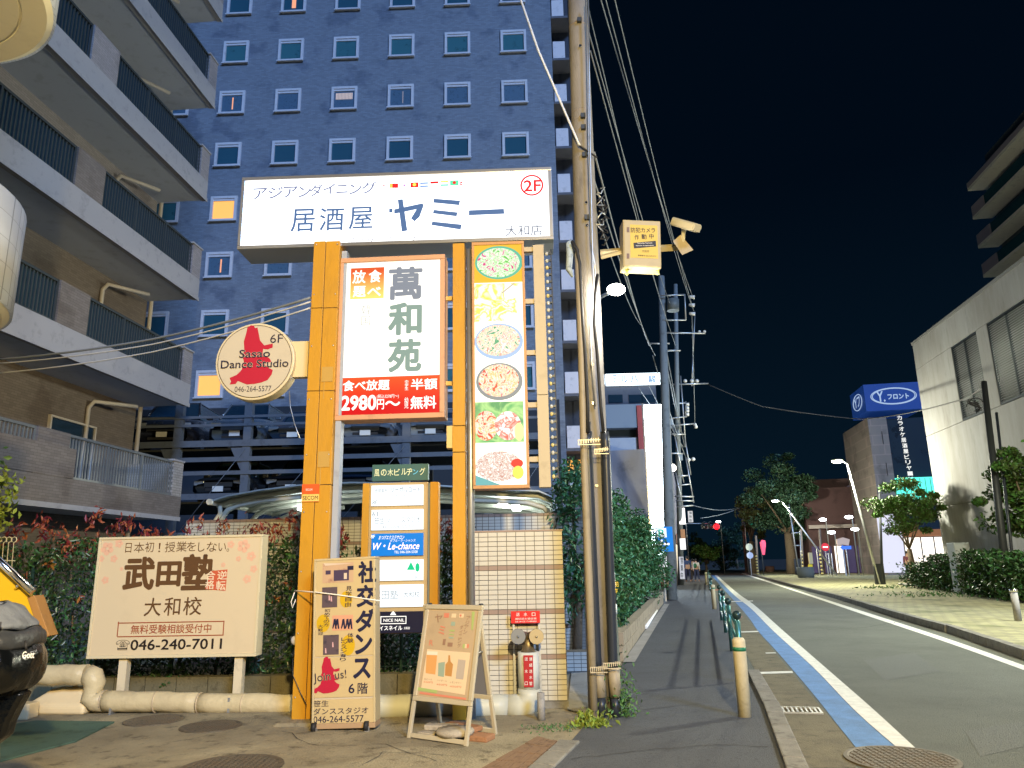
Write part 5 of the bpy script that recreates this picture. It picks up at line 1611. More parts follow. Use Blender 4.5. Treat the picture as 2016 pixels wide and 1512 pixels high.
greyf = mat('grey_coated_fabric', (.022, .024, .028), .4, .2, 8, .9, 10)
drape('fabric_hood', [(-70, 7, 1187, .09), (-85, 25, 1190, .15), (-92, 32, 1199, .17), (-92, 36, 1207, .175), (-98, 45, 1219, .20), (-102, 53, 1232, .22), (-104, 56, 1243, .225)], silver, amp=.035)
drape('collar', [(-104, 55, 1238, .222), (-108, 65, 1243, .245), (-110, 68, 1256, .25), (-108, 66, 1270, .245), (-106, 63, 1278, .235)], greyf, amp=.03)
drape('vinyl_cover', [(-100, 59, 1270, .22), (-106, 68, 1280, .245), (-106, 70, 1300, .25), (-100, 67, 1322, .24), (-90, 59, 1344, .21), (-70, 49, 1358, .16), (-50, 35, 1370, .10)], blackp, amp=.05)
fx = mat('windscreen_film', (.10, .085, .03), .2, .3, 4, .5, 6, spec=.6)
FW = Frame((0, Ys - .285, 0), R(-6))
poly(FW, [(-60, 1240), (8, 1241), (22, 1250), (29, 1275), (30, 1305), (24, 1330), (10, 1347), (-60, 1352)], 0, th=.03).build('film_window', fx, sc_, bev=.014, seg=3)
MB().tube([S(50, 1262, -.25), S(51, 1272, -.262), S(52, 1280, -.25)], .006, 6, world=True).build('strap', blackm, sc_)
o = MB().box(*(lambda p: (p.x - .022, p.x + .022, p.y - .225, p.y - .205, p.z - .014, p.z + .014))(S(44, 1224))).build('maker_tag', mat('tag_dark', (.05, .05, .06), .5), sc_)
SFm = Frame((0, Ys - .29, 0), R(10))
text(sc_, SFm, 'Gott', (44, 1282, 68, 1296), mat('silver_print', (.6, .6, .6), .4), .02, -.0)
FK = Frame((0, Ys, 0))
poly(FK, [(-60, 1350), (46, 1364), (30, 1392), (14, 1424), (6, 1452), (-60, 1500)], -.03, th=.1).build('leg_shield', blackp, sc_, bev=.02)
# front wheel on the ground, mostly outside the frame
wc = S(-330, 1470); wc.z = .22
MB().tube([(wc.x - .05, wc.y, .22), (wc.x + .05, wc.y, .22)], .22, 24, world=True).build('wheel', blackm, sc_)
MB().box(wc.x - .5, wc.x + .05, wc.y - .1, wc.y + 1.1, .3, .55).build('body', mat('scooter_body', (.05, .05, .055), .3, coat=.6), sc_, bev=.05)

# ================================================================ big concrete pole and what hangs on it
base = Vector((.92, 8.6, 0))
topp = at(1137, -60, 8.75)
pole = thing('utility_pole', base, 'tall round concrete utility pole in the middle with dark conduits strapped to its foot', 'utility pole')
ptop = base + (Vector((.98, 8.75, 12)) - base)
def pax(z): return Vector((base.x + (at(1137, 10, 8.7).x - base.x) * z / at(1137, 10, 8.7).z, base.y + .1 * z / 9, z))
MB().tube([pax(0), pax(3), pax(6), pax(9), pax(12)], [.165, .158, .145, .130, .115], 28, world=True).build('shaft', conc_pole, pole)
for u, v in ((1141, 82),): pass
def zof(v, u=1150): return at(u, v, 8.45).z
for v in (30, 205, 222, 245, 300, 425, 470, 545, 587, 760, 870):
    z = zof(v); c = pax(z); r_ = .165 - .05 * z / 12 + .004
    MB().tube([c - Vector((0, 0, .018)), c + Vector((0, 0, .018))], r_, 24, world=True).build('strap', steel if v > 500 else mat('worn_band', (.3, .25, .2), .6, metal=.3), pole)
    if v in (30, 222, 245, 300, 425):
        MB().box(c.x - .03, c.x + .03, c.y - r_ - .05, c.y - r_ + .01, z - .03, z + .03).build('strap_buckle', darksteel, pole)
for v, u in ((82, 1136), (716, 1161), (793, 1164), (956, 1171), (395, 1150), (440, 1150)):
    z = at(u, v, 8.45).z; c = pax(z)
    MB().cyl((c.x, c.y - .17, z), (c.x, c.y - .12, z), .018, n=10).build('step_bolt', chrome, pole)
# conduits
blackc = mat('black_conduit', (.025, .03, .04), .35, .1, 6)
beige = mat('beige_conduit', (.28, .235, .16), .5, .1, 6)
def path(px, Y, r, name, m, n=14, lab=None, cat=None, parent=None):
    pts = [at(u, v, Y) for u, v in px]
    return MB().tube(pts, r, n, world=True).build(name, m, parent)
path([(1157, 850), (1157, 870), (1175, 1300), (1176, 1314)], 8.40, .052, 'dark_conduit', blackc, parent=pole)
path([(1190, 850), (1192, 870), (1207, 1300), (1208, 1314)], 8.38, .050, 'dark_conduit', blackc, parent=pole)
path([(1178, 1314), (1183, 1372)], 8.40, .062, 'bronze_sleeve', beige, parent=pole)
path([(1208, 1314), (1212, 1372)], 8.37, .062, 'bronze_sleeve', beige, parent=pole)
path([(1183, 1372), (1186, 1412)], 8.40, .050, 'dark_conduit', blackc, parent=pole)
path([(1211, 1372), (1213, 1412)], 8.37, .048, 'dark_conduit', blackc, parent=pole)
path([(1138, 500), (1145, 700), (1150, 900), (1160, 1150), (1170, 1415)], 8.36, .042, 'beige_conduit', beige, parent=pole)
path([(1126, 475), (1136, 492), (1141, 520), (1143, 560), (1146, 620), (1152, 700), (1157, 800), (1157, 852)], 8.33, .022, 'cable', blackm, 10, parent=pole)
path([(1157, 830), (1157, 856)], 8.40, .035, 'cable_boot', blackm, parent=pole)
path([(1176, 540), (1172, 580), (1170, 640), (1176, 700), (1183, 800), (1188, 852)], 8.34, .02, 'cable', blackm, 10, parent=pole)
path([(1158, 0), (1160, 130), (1162, 300), (1166, 480), (1168, 560), (1160, 600), (1164, 700), (1172, 800)], 8.40, .009, 'thin_cable', steel, 8, parent=pole)
path([(1153, 0), (1157, 130), (1159, 300), (1164, 480), (1171, 520), (1172, 545)], 8.42, .009, 'thin_cable', steel, 8, parent=pole)
def band(v, u0_, u1_, Y):
    k = MB()
    p, q = at(u0_, v + 3, Y), at(u1_, v - 3, Y)
    n = 9
    for i in range(n):
        a = p + (q - p) * i / n; b = p + (q - p) * (i + .35) / n
        k.box(a.x, b.x, a.y - .006, a.y, a.z - .022, a.z + .022)
    k.box(min(p.x, q.x), max(p.x, q.x), p.y - .004, p.y + .002, p.z - .03, p.z - .0221).box(min(p.x, q.x), max(p.x, q.x), p.y - .004, p.y + .002, p.z + .0221, p.z + .03)
    k.build('perforated_band', mat('band_beige', (.55, .48, .34), .45, metal=.3), pole)
band(868, 1138, 1182, 8.22); band(886, 1170, 1198, 8.2); band(1316, 1162, 1196, 8.25); band(1308, 1188, 1222, 8.24)

# second slimmer pole just behind
base2 = at(1213, 1425, 8.9); base2.z = 0
p2 = thing('slim_pole', base2, 'slimmer greenish concrete pole just behind the big pole, wrapped with a crime watch sticker', 'pole')
t2 = at(1163, 560, 9.6)
MB().tube([base2, base2 + (t2 - base2) * .5, t2], [.085, .08, .07], 20, world=True).build('shaft', mat('green_conc', (.24, .26, .2), .7, .2, 6), p2)
def onp2(v): 
    z = at(1200, v, 8.95).z; return base2 + (t2 - base2) * (z / t2.z)
for v0, v1, m in ((1128, 1140, mat('sticker_white', (.7, .72, .68), .5)), (1141, 1190, mat('sticker_black', (.02, .025, .03), .4)), (1191, 1210, MATS['sticker_white'])):
    a, b = onp2(v1), onp2(v0)
    MB().tube([a, b], .088, 20, world=True).build('sticker', m, p2)
ST = Frame((0, base2.y - .095, 0))
for ch, bx in zip('防犯作', [(1202, 1146, 1210, 1155), (1211, 1145, 1218, 1155), (1208, 1158, 1216, 1168)]): text(p2, ST, ch, bx, mat('sticker_yellow', (.8, .55, .05), .5), .02, .0)

# lit street lamp on the pole
sl2 = thing('pole_lamp', at(1190, 585, 8.7), 'bright white lamp on a short arm at the right side of the big pole', 'street lamp')
MB().tube([at(1183, 584, 8.9), at(1196, 578, 8.6), at(1203, 573, 8.4)], .022, 10, world=True).build('arm', chrome, sl2)
lp = at(1213, 570, 8.3)
MB(Frame(lp)).ball((0, 0, 0), .11, .08, .07).build('bulb', lit('lamp_white', (1, .96, .85), 30), sl2)
lamp_light('lamp_glow', tuple(lp + Vector((.02, 0, -.12))), 130, (1, .93, .8), .08, parent=sl2)
# camera box and camera on the arm
cbx = thing('camera_cabinet', at(1263, 530, 8.2), 'beige steel cabinet with a yellow security camera notice beside the pole', 'cabinet')
bm_ = mat('cab_beige', (.36, .30, .17), .45, .04, 4)
CX = Frame((0, 8.2, 0), R(3), roll=R(2.5))
rect(CX, (1227, 434, 1301, 526), 0, th=.22).build('box', bm_, cbx, bev=.006)
rect(CX, (1229, 437, 1298, 524), -.008, th=.007).build('door', bm_, cbx, bev=.003)
rect(CX, (1241, 443, 1295, 508), -.0105, th=.002).build('notice', mat('notice_yellow', (.52, .38, .06), .5), cbx)
ik = mat('notice_ink', (.02, .018, .015), .5)
text(cbx, CX, '防犯カメラ', (1242, 448, 1290, 458), ik, .02, -.013, rot=R(2)); 
for ch, bx in zip('作動中', [(1249, 462, 1258, 472), (1263, 461, 1273, 471), (1278, 460, 1287, 470)]): text(cbx, CX, ch, bx, ik, .018, -.013, rot=R(2))
poly(CX, [(1247, 478), (1291, 474), (1292, 485), (1248, 489)], -.013).build('black_bar', ik, cbx)
text(cbx, CX, 'Security Camera', (1255, 477, 1284, 480.5), whp, .01, -.015, rot=R(4)); text(cbx, CX, 'System in operation', (1252, 482, 1287, 485), whp, .01, -.015, rot=R(4))
text(cbx, CX, '大和市', (1264, 492, 1278, 497), ik, 0, -.013); text(cbx, CX, '管理番号 046-260-5777', (1256, 502, 1292, 505), ik, 0, -.013)
for v in (452, 504): rect(CX, (1234, v - 5, 1239, v + 5), -.0125, th=.004).build('hinge', mat('hinge_brown', (.15, .1, .08), .5), cbx)
for u in (1237, 1298): 
    a, c = CX.hit(u, 528); MB(CX).cyl((a, .08, c + .02), (a, .08, c - .05), .018, n=10).build('cable_gland', mat('gland_yellow', (.6, .6, .15), .4), cbx)
ar = thing('bracket_arm', at(1180, 500, 8.4), 'beige square steel arm reaching from the pole behind the cabinet to the camera', 'bracket')
MB().tube([at(1182, 498, 8.52), at(1230, 494, 8.5), at(1345, 486, 8.5)], .045, 4, world=True, smooth=False).build('arm', bm_, ar)
MB().tube([at(1183, 506, 8.4), at(1222, 496, 8.4)], .03, 4, world=True, smooth=False).build('clamp', bm_, ar)
MB().add([tuple(at(u, v, y)) for u, v, y in ((1325, 475, 8.3), (1340, 462, 8.3), (1365, 492, 8.3), (1343, 502, 8.3), (1325, 475, 8.6), (1340, 462, 8.6), (1365, 492, 8.6), (1343, 502, 8.6))], [(0, 1, 2, 3), (7, 6, 5, 4), (0, 4, 5, 1), (1, 5, 6, 2), (2, 6, 7, 3), (3, 7, 4, 0)]).build('mount_plate', mat('worn_beige', (.32, .27, .18), .6), ar)
cm = thing('security_camera', at(1350, 440, 8.3), 'white bullet security camera with sunshield pointing right on its bracket', 'camera')
whb = mat('cam_white', (.42, .38, .27), .4)
def prismline(p, q, w, h, name, m, parent, roll=0):
    d = (q - p).normalized(); up = Vector((0, 0, 1)); s = d.cross(up).normalized(); u_ = s.cross(d)
    vs = []
    for e in (p, q):
        for a, b in ((-w, -h), (w, -h), (w, h * .7), (w * .6, h), (-w * .6, h), (-w, h * .7)): vs.append(tuple(e + s * a + u_ * b))
    fs = [tuple(reversed(range(6))), tuple(range(6, 12))] + [(i, (i + 1) % 6, 6 + (i + 1) % 6, 6 + i) for i in range(6)]
    return MB().add(vs, fs, world=True).build(name, m, parent, bev=.004)
c0, c1 = at(1329, 438, 8.35), at(1368, 449, 8.1)
prismline(c0, c1, .05, .045, 'housing', whb, cm)
dd = (c1 - c0).normalized()
prismline(c0 - dd * .01 + Vector((0, 0, .012)), c1 + dd * .05 + Vector((0, 0, .012)), .058, .046, 'sunshield', whb, cm)
MB().tube([c1 + dd * .001, c1 + dd * .012], .036, 16, world=True).build('lens_window', mat('lens_black', (.01, .01, .01), .1), cm)
MB().tube([at(1346, 450, 8.3), at(1345, 466, 8.3), at(1344, 490, 8.35)], [.03, .022, .028], 12, world=True).build('bracket', whb, cm)
cc_ = thing('coiled_cable', at(1187, 440, 8.6), 'tangle of coiled black and white cables on the right side of the pole', 'cable')
for i in range(6):
    c = at(1183 + i % 3 * 3, 388 + i * 15, 8.5)
    pts = [c + Vector((.045 * math.sin(k * 1.1 + i * 2) + .02 * math.sin(k * 2.3), .02 * math.cos(k), .13 - .26 * k / 12 + .03 * math.sin(k * 1.7 + i))) for k in range(13)]
    MB().tube(pts, .008, 6, world=True).build('coil', blackm if i % 3 else steel, cc_)
k_ = thing('hanging_bundle', at(1120, 500, 8.4), 'white plastic wrapped cable bundle hanging at the left side of the pole', 'cable')
MB().tube([at(1124, 472, 8.5), at(1119, 480, 8.4), at(1122, 500, 8.4), at(1120, 530, 8.4), at(1127, 545, 8.4)], [.01, .03, .045, .04, .015], 10, world=True).build('bundle', mat('bundle_grey', (.25, .3, .34), .5, .4, 20, .6, 30), k_)

# weeds at the pole foot
def tuft(name, c, n, r, h, label, m, size=.06):
    t = thing(name, c, label, 'plant')
    P = np.array(c) + np.stack([RNG.normal(0, r, n), RNG.normal(0, r * .7, n), np.abs(RNG.normal(0, h, n))], 1)
    V, F = leaf_mesh(P, size, .8, .4)
    fill_mesh('leaves', V, F, m, t)
leafw = mat('leaf_weed', (.07, .16, .05), .5, island=.4)
tuft('climbing_weed', tuple(G(1226, 1412)), 420, .08, .22, 'leafy weed growing up the foot of the slim pole', leafw, .055)
leafy = mat('leaf_bright', (.20, .26, .04), .5, island=.3)
tuft('grass_tuft', tuple(G(1165, 1430)), 260, .10, .06, 'yellow-green grass tuft at the left foot of the big pole', leafy, .07)
tuft('moss_patch', tuple(G(1100, 1435)), 220, .16, .02, 'thin dark moss along the edge of the lot beside the drain', leafw, .03)
# ================================================================ steel parking tower with cars
PF = Frame((0, 22.5, 0), YAW)
pk = thing('parking_tower', (-4.5, 23.5, 0), 'dark steel multi-level parking rack holding cars in front of the hotel', 'parking rack')
pst = mat('parking_steel', (.11, .13, .165), .45, .15, 4, metal=.3)
zA = PF.hit(450, 866)[1]; zB = PF.hit(450, 970)[1]
xs = [PF.hit(u, 860)[0] for u in (350, 487, 640, 800, 960, 1090)]
for x in xs:
    MB(PF).box(x - .12, x + .12, -.05, .15, 0, zA + 1.3).build('column', pst, pk)
    MB(PF).prism([(x - .12, zA - .25), (x - .5, zA - .25), (x - .12, zA - 1.0)], -.02, .1).build('gusset', pst, pk)
    MB(PF).box(x - .12, x + .12, 5.0, 5.2, 0, zA + 1.3).build('column', pst, pk)
for z, d in ((zA - .22, .2), (zA + .42, .08), (zA + .68, .08), (PF.hit(450, 909)[1], .14), (PF.hit(450, 935)[1], .12), (zB - .2, .18), (zB - 1.3, .12)):
    MB(PF).box(-14, xs[-1] + .12, -.09, -.051, z, z + d).build('beam', pst, pk)
for z in (zA - .3, zB - .3):
    MB(PF).box(-14, xs[-1], .16, 4.9, z, z + .06).build('deck', mat('deck_dark', (.05, .055, .06), .7), pk)
for x0, x1 in zip(xs, xs[1:]):
    MB(PF).tube([(x0, -.1, zB - 1.6), (x1, -.1, zA - .3)], .008, 6).build('brace_rod', pst, pk)

def car(loc, body, label, cat='car', w=1.8, h=1.55, van=False, plate=True, yaw=0.0):
    t = thing('parked_car', loc, label, cat, 'cars held in the parking rack')
    f = Frame(loc, yaw)
    bm = mat('car_' + body[0], body[1], .25, metal=.3, coat=.6)
    hw = w / 2
    hood = h * (.62 if van else .56)
    # body lofted from the nose backwards: half widths and heights
    secs = [(0.0, hw * .80, .28, hood * .72), (.12, hw * .95, .22, hood * .86), (.5, hw, .2, hood), (1.15, hw, .2, hood * 1.06), (2.4, hw, .2, hood * 1.1), (4.0, hw * .98, .22, hood * 1.08), (4.3, hw * .9, .3, hood * .95)]
    vs, fs = [], []
    for b, W_, z0, z1 in secs:
        for s_, z in ((-.86, z0), (-1, z0 + .12), (-1, (z0 + z1) / 2 + .05), (-.93, z1 - .05), (-.6, z1), (0, z1 + .02), (.6, z1), (.93, z1 - .05), (1, (z0 + z1) / 2 + .05), (1, z0 + .12), (.86, z0)):
            vs.append((W_ * s_, b, z))
    n = 11
    for i in range(len(secs) - 1):
        for j in range(n):
            q = (j + 1) % n
            fs.append((i * n + j, i * n + q, (i + 1) * n + q, (i + 1) * n + j))
    fs += [tuple(range(n)), tuple(reversed(range((len(secs) - 1) * n, len(secs) * n)))]
    MB(f).add(vs, fs, True).build('body', bm, t)
    zb = hood * 1.03
    g0, g1 = (.75, 1.25) if van else (1.1, 1.75)
    cab = [(-hw * .88, g0, zb), (hw * .88, g0, zb), (hw * .88, 3.9, zb + .02), (-hw * .88, 3.9, zb + .02), (-hw * .70, g1, h - .04), (hw * .70, g1, h - .04), (hw * .72, 3.4, h - .05), (-hw * .72, 3.4, h - .05)]
    MB(f).add(cab, [(0, 1, 5, 4), (1, 2, 6, 5), (2, 3, 7, 6), (3, 0, 4, 7), (4, 5, 6, 7)]).build('cabin_glass', greyglass, t, bev=.04)
    MB(f).box(-hw * .7, hw * .7, g1 + .02, 3.35, h - .05, h).build('roof', bm, t, bev=.03)
    for s_ in (-1, 1):
        MB(f).tube([(s_ * hw * .88, g0 - .01, zb), (s_ * hw * .70, g1 - .02, h - .02)], .035, 8).build('pillar', bm, t)
        MB(f).box(min(s_ * hw * .52, s_ * hw * .88), max(s_ * hw * .52, s_ * hw * .88), -.03 + .03, .1, hood * .62, hood * .8).build('headlight', mat('headlamp', (.16, .18, .2), .15, spec=.9), t, bev=.02)
        MB(f).box(min(s_ * hw, s_ * (hw + .2)), max(s_ * hw, s_ * (hw + .2)), g0 + .3, g0 + .42, zb + .02, zb + .18).build('wing_mirror', bm, t, bev=.03)
        for b in (.85, 3.4):
            wl_ = MB(f).tube([(s_ * (hw - .2), b, .31), (s_ * (hw + .005), b, .31)], .31, 20).build('wheel', blackm, t)
            MB(f).tube([(s_ * (hw - .05), b, .31), (s_ * (hw + .012), b, .31)], .19, 14).build('rim', steel, wl_)
    MB(f).box(-hw * .5, hw * .5, -.015, .05, hood * .56, hood * .74).build('grille', mat('grille_chrome', (.07, .075, .08), .3, metal=.6), t)
    MB(f).box(-hw * .45, hw * .45, -.01, .06, .34, .42).build('lower_intake', blackm, t)
    MB(f).box(-.165, .165, -.04, -.016, hood * .38, hood * .38 + .165).build('number_plate', mat('plate_white', (.6, .62, .62), .5), t)
    return t
def cz(u, z): return PF.p(PF.hit(u, 860)[0], .25, z)
car(cz(310, zA - .24), ('black', (.02, .02, .025)), 'black four-wheel drive on the upper parking deck, leftmost of the cars', w=1.95, h=1.8, van=True, yaw=R(4))
car(cz(455, zA - .24), ('bluegrey', (.10, .13, .17)), 'blue-grey minivan on the upper parking deck between the steel columns', w=1.8, h=1.7, van=True)
car(cz(570, zA - .24), ('darkblue', (.02, .04, .08)), 'dark blue car on the upper parking deck behind the left yellow column', w=1.75, h=1.5)
car(cz(715, zA - .24), ('silver', (.25, .27, .3)), 'silver car on the upper parking deck below the red and white sign', w=1.75, h=1.5)
car(cz(845, zA - .24), ('white', (.4, .42, .45)), 'pale car on the upper parking deck beside the narrow yellow column', w=1.75, h=1.5)
for u, c, l in ((430, ('charcoal', (.03, .035, .04)), 'charcoal car on the lower parking deck above the canopy end'), (572, ('black', (0, 0, 0)), 'black car on the lower parking deck beside the left yellow column'), (690, ('darkblue', (0, 0, 0)), 'dark blue car on the lower parking deck behind the directory sign')):
    car(cz(u, zB - .24), c, l, w=1.75, h=1.45)

# ================================================================ bicycle canopy behind the wall
NF = Frame((0, 15.2, 0), YAW)
cnp = thing('arched_canopy', (-1.5, 15.5, 0), 'pale metal canopy with curved pipe frames and strip lights behind the tiled wall', 'canopy')
cream2 = mat('canopy_cream', (.72, .72, .62), .45, .05, 4)
prof = [(428, 988), (460, 978), (520, 967), (600, 957), (700, 952), (800, 953), (900, 960), (1000, 966), (1060, 968), (1088, 980), (1092, 1002)]
pr = [NF.hit(u, v) for u, v in prof]
for b in (0, 1.6, 3.2):
    MB(NF).tube([(a, b, c - .08) for a, c in pr], .05, 10).build('curved_frame', cream2, cnp)
    arc = [NF.hit(u, v) for u, v in ((436, 1020), (440, 1006), (450, 994), (470, 985), (520, 975), (600, 967))]
    MB(NF).tube([(a, b, c - .1) for a, c in arc], .055, 10).build('curved_frame', cream2, cnp)
    arc = [NF.hit(u, v) for u, v in ((1085, 1030), (1082, 1008), (1070, 994), (1040, 985), (980, 981), (900, 980))]
    MB(NF).tube([(a, b, c - .05) for a, c in arc], .055, 10).build('curved_frame', cream2, cnp)
k_ = MB(NF)
k_.add([(a, b, c) for a, c in pr for b in (-.35, 3.6)], [(2 * i, 2 * i + 2, 2 * i + 3, 2 * i + 1) for i in range(len(pr) - 1)])
o = k_.build('roof_sheet', mat('roof_sheet', (.42, .46, .46), .4, .1, 2), cnp)
m_ = o.modifiers.new('thickness', 'SOLIDIFY'); m_.thickness = .03
for a, c in (pr[0], pr[-1]):
    MB(NF).tube([(a, -.4, c - .03), (a, 3.7, c - .03)], .06, 10).build('eave_gutter', cream2, cnp)
a, c = pr[0]; MB(NF).tube([(a + .1, -.1, c - .05), (a + .12, -.1, c - .25), (a + .02, -.1, c - .4), (a + .05, -.1, 1.5)], .045, 10).build('rain_pipe', cream2, cnp)
a, c = pr[-1]; MB(NF).tube([(a - .05, -.1, c - .05), (a + .0, -.1, c - .25), (a + .0, -.1, .5)], .05, 10).build('rain_pipe', cream2, cnp)
for u, v in ((567, 996), (760, 985), (985, 984), (1012, 990)):
    a, c = NF.hit(u, v)
    MB(NF).box(a - .09, a + .09, .9, 2.1, c - .02, c + .02).build('strip_light', lit('tube_white', (.9, 1, .95), 26), cnp)

# ================================================================ big bush beside the sidewalk
bush = thing('laurel_bush', tuple(G(1245, 1285)), 'tall dense dark green bush overhanging the wall beside the sidewalk', 'bush')
p0_, p1_ = G(1228, 1300), G(1303, 1190)
P = []
for i in range(46):
    t = RNG.random() ** 1.1
    c = np.array(p0_) * (1 - t) + np.array(p1_) * t + np.array([-.75 + .15 * t, .3, 0])
    hmax = 2.55 + .5 * math.sin(3.1 * t + .6)
    z = .5 + RNG.random() * (hmax - .5)
    w = .75 if z < hmax * .7 else .5
    c = c + [RNG.normal(0, .25) + .12, 0, z]
    q = RNG.normal(size=(620, 3)); q /= np.linalg.norm(q, axis=1)[:, None]
    q *= (RNG.random(620)[:, None] ** .4)
    P.append(c + q * [w * .75, .9, .6])
P = np.concatenate(P)
V, F = leaf_mesh(P, .13, .1, .4)
fill_mesh('crown', V, F, mat('leaf_bush', (.04, .13, .045), .4, island=.7), bush)
tr = MB()
for i in range(7):
    t = i / 6
    c = p0_ * (1 - t) + p1_ * t + Vector((-.75, .3, 0))
    tr.tube([c, c + Vector((.1, 0, 1.3)), c + Vector((.25 * math.sin(i), .2, 2.9))], [.09, .06, .02], 8, world=True)
tr.build('trunks', barkm, bush, kind='stuff')
bwall = thing('low_wall', tuple(G(1265, 1250)), 'low tan block retaining wall along the left side of the sidewalk', 'low wall')
L0, L1 = G(1226, 1302), G(1306, 1188)
d_ = (L1 - L0); Ln = d_.length; d_.normalize(); n_ = Vector((-d_.y, d_.x, 0))
tanb = mat('tan_block', (.25, .21, .15), .85, .25, 6, .4, 50)
nb = 26
for i in range(nb):
    for j in range(2):
        a = L0 + d_ * (Ln * (i + (.5 if j else 0)) / nb + .01); b = L0 + d_ * (Ln * (i + 1 + (.5 if j else 0)) / nb - .01)
        pr_ = random.uniform(0, .012)
        vs = [a - n_ * pr_, b - n_ * pr_, b + n_ * .2, a + n_ * .2]
        MB().add([(v.x, v.y, j * .21 + .004) for v in vs] + [(v.x, v.y, j * .21 + .205) for v in vs], [(4, 5, 6, 7), (0, 1, 5, 4), (1, 2, 6, 5), (2, 3, 7, 6), (3, 0, 4, 7)], world=True).build('block', tanb, bwall)
sheet('kerb_strip', [G(1226, 1306), G(1308, 1190), G(1318, 1190), G(1250, 1306)], .022, conc)
wst = thing('white_kerb_mark', tuple(G(1280, 1222)), 'short bright white reflector strip at the foot of the low wall', 'reflector')
a, b = G(1272, 1240), G(1293, 1206)
MB().tube([a + Vector((0, 0, .06)), b + Vector((0, 0, .06))], .04, 6, world=True).build('strip', mat('bright_white', (.8, .8, .8), .4), wst)

# ================================================================ sidewalk furniture
bo = thing('bollard', G(1467, 1413), 'cream bollard with a green band, nearest one at the end of the railing', 'bollard', 'cream bollards along the kerb')
pbo = G(1467, 1413)
bolm = mat('bollard_cream', (.52, .46, .30), .5, .12, 9, .1, 40, stain=(.42, .35, .22), sscale=8)
MB(Frame(pbo)).lathe([(.068, 0), (.068, .74), (.066, .765), (.05, .785), (.01, .79)], n=24).build('post', bolm, bo)
MB(Frame(pbo)).lathe([(.0695, .655), (.0695, .695)], n=24).build('band', mat('green_band', (.02, .16, .08), .4), bo)
bol2 = dup(bo, None, G(1407, 1200) - pbo, 'cream bollard at the far end of the second railing')
bol3 = dup(bo, None, G(1398, 1162) - pbo, 'pale bollard standing between the two green railings')
bol4 = dup(bo, None, G(1391, 1152) - pbo, 'small far bollard beside the walking people')
railm2 = mat('green_rail', (.05, .16, .15), .3, .08, 6, metal=.5, coat=.4)
def railing(name, P0, P1, npost, label):
    t = thing(name, P0, label, 'railing', 'green tubular railings along the kerb')
    for i in range(npost):
        c = P0 + (P1 - P0) * i / (npost - 1)
        MB(Frame(c)).lathe([(.038, 0), (.038, .78), (.02, .79), (.02, .81)], n=16).build('post', railm2, t)
        MB(Frame(c)).ball((0, 0, .86), .062).build('ball_cap', mat('dark_ball', (.03, .06, .06), .3, metal=.4), t)
    for z in (.25, .48, .70):
        MB().tube([P0 + Vector((0, 0, z)), P1 + Vector((0, 0, z))], .022, 10, world=True).build('rail', railm2, t)
    return t
railing('railing', G(1462, 1345), G(1421, 1222), 4, 'green tubular railing with ball caps just beyond the nearest bollard')
railing('railing', G(1403, 1186), G(1396, 1150), 3, 'green tubular railing with ball caps farther up the sidewalk')

# ================================================================ street beyond: buildings, signs
far_wall = mat('far_brick', (.075, .085, .11), .8, .15, 1)
HB = Frame((0, 58, 0), YAW)
fb = thing('hotel_annex', (7, 60, 0), 'mid-distance building with a glowing white rooftop sign behind the poles', 'building')
a0, a1 = HB.hit(1125, 900)[0], HB.hit(1300, 900)[0]
zt = HB.hit(1250, 735)[1]
MB(HB).box(a0, a1, 0, 10, 0, zt).build('wall', far_wall, fb)
rect(HB, (1193, 735, 1300, 757), -.3, th=.28).build('rooftop_sign', lit('rooftop_lit', (.8, .92, 1), 2.8), fb)
for ch, bx in zip('テル八駿', [(1205, 738, 1216, 754), (1222, 738, 1236, 754), (1240, 738, 1258, 754), (1276, 738, 1292, 754)]): text(fb, HB, ch, bx, lit('rooftop_ink', (.25, .4, .65), .9), .04, -.33)
rect(HB, (1130, 738, 1190, 757), -.3, th=.28).build('rooftop_sign', MATS['rooftop_lit'], fb)
for u in (1198, 1238, 1262): rect(HB, (u, 777, u + 28, 793), -.06, th=.05).build('window', greyglass, fb)
rect(HB, (1193, 796, 1272, 842), -1.0, th=.98).build('balcony', mat('balc_blue', (.22, .27, .33), .7), fb)
rect(HB, (1195, 843, 1255, 859), -.05, th=.04).build('recess_shade_panel', mat('recess_shade', (.02, .03, .04), .8), fb)  # flat panel on the wall; the shade under the balcony is its colour
rect(HB, (1198, 862, 1257, 925), -.8, th=.78).build('white_panel', mat('white_panel', (.34, .38, .45), .6, .05, 3), fb)
rect(HB, (1257, 798, 1270, 930), -1.1, th=1.05).build('red_pier', mat('red_pier', (.42, .08, .07), .6), fb)
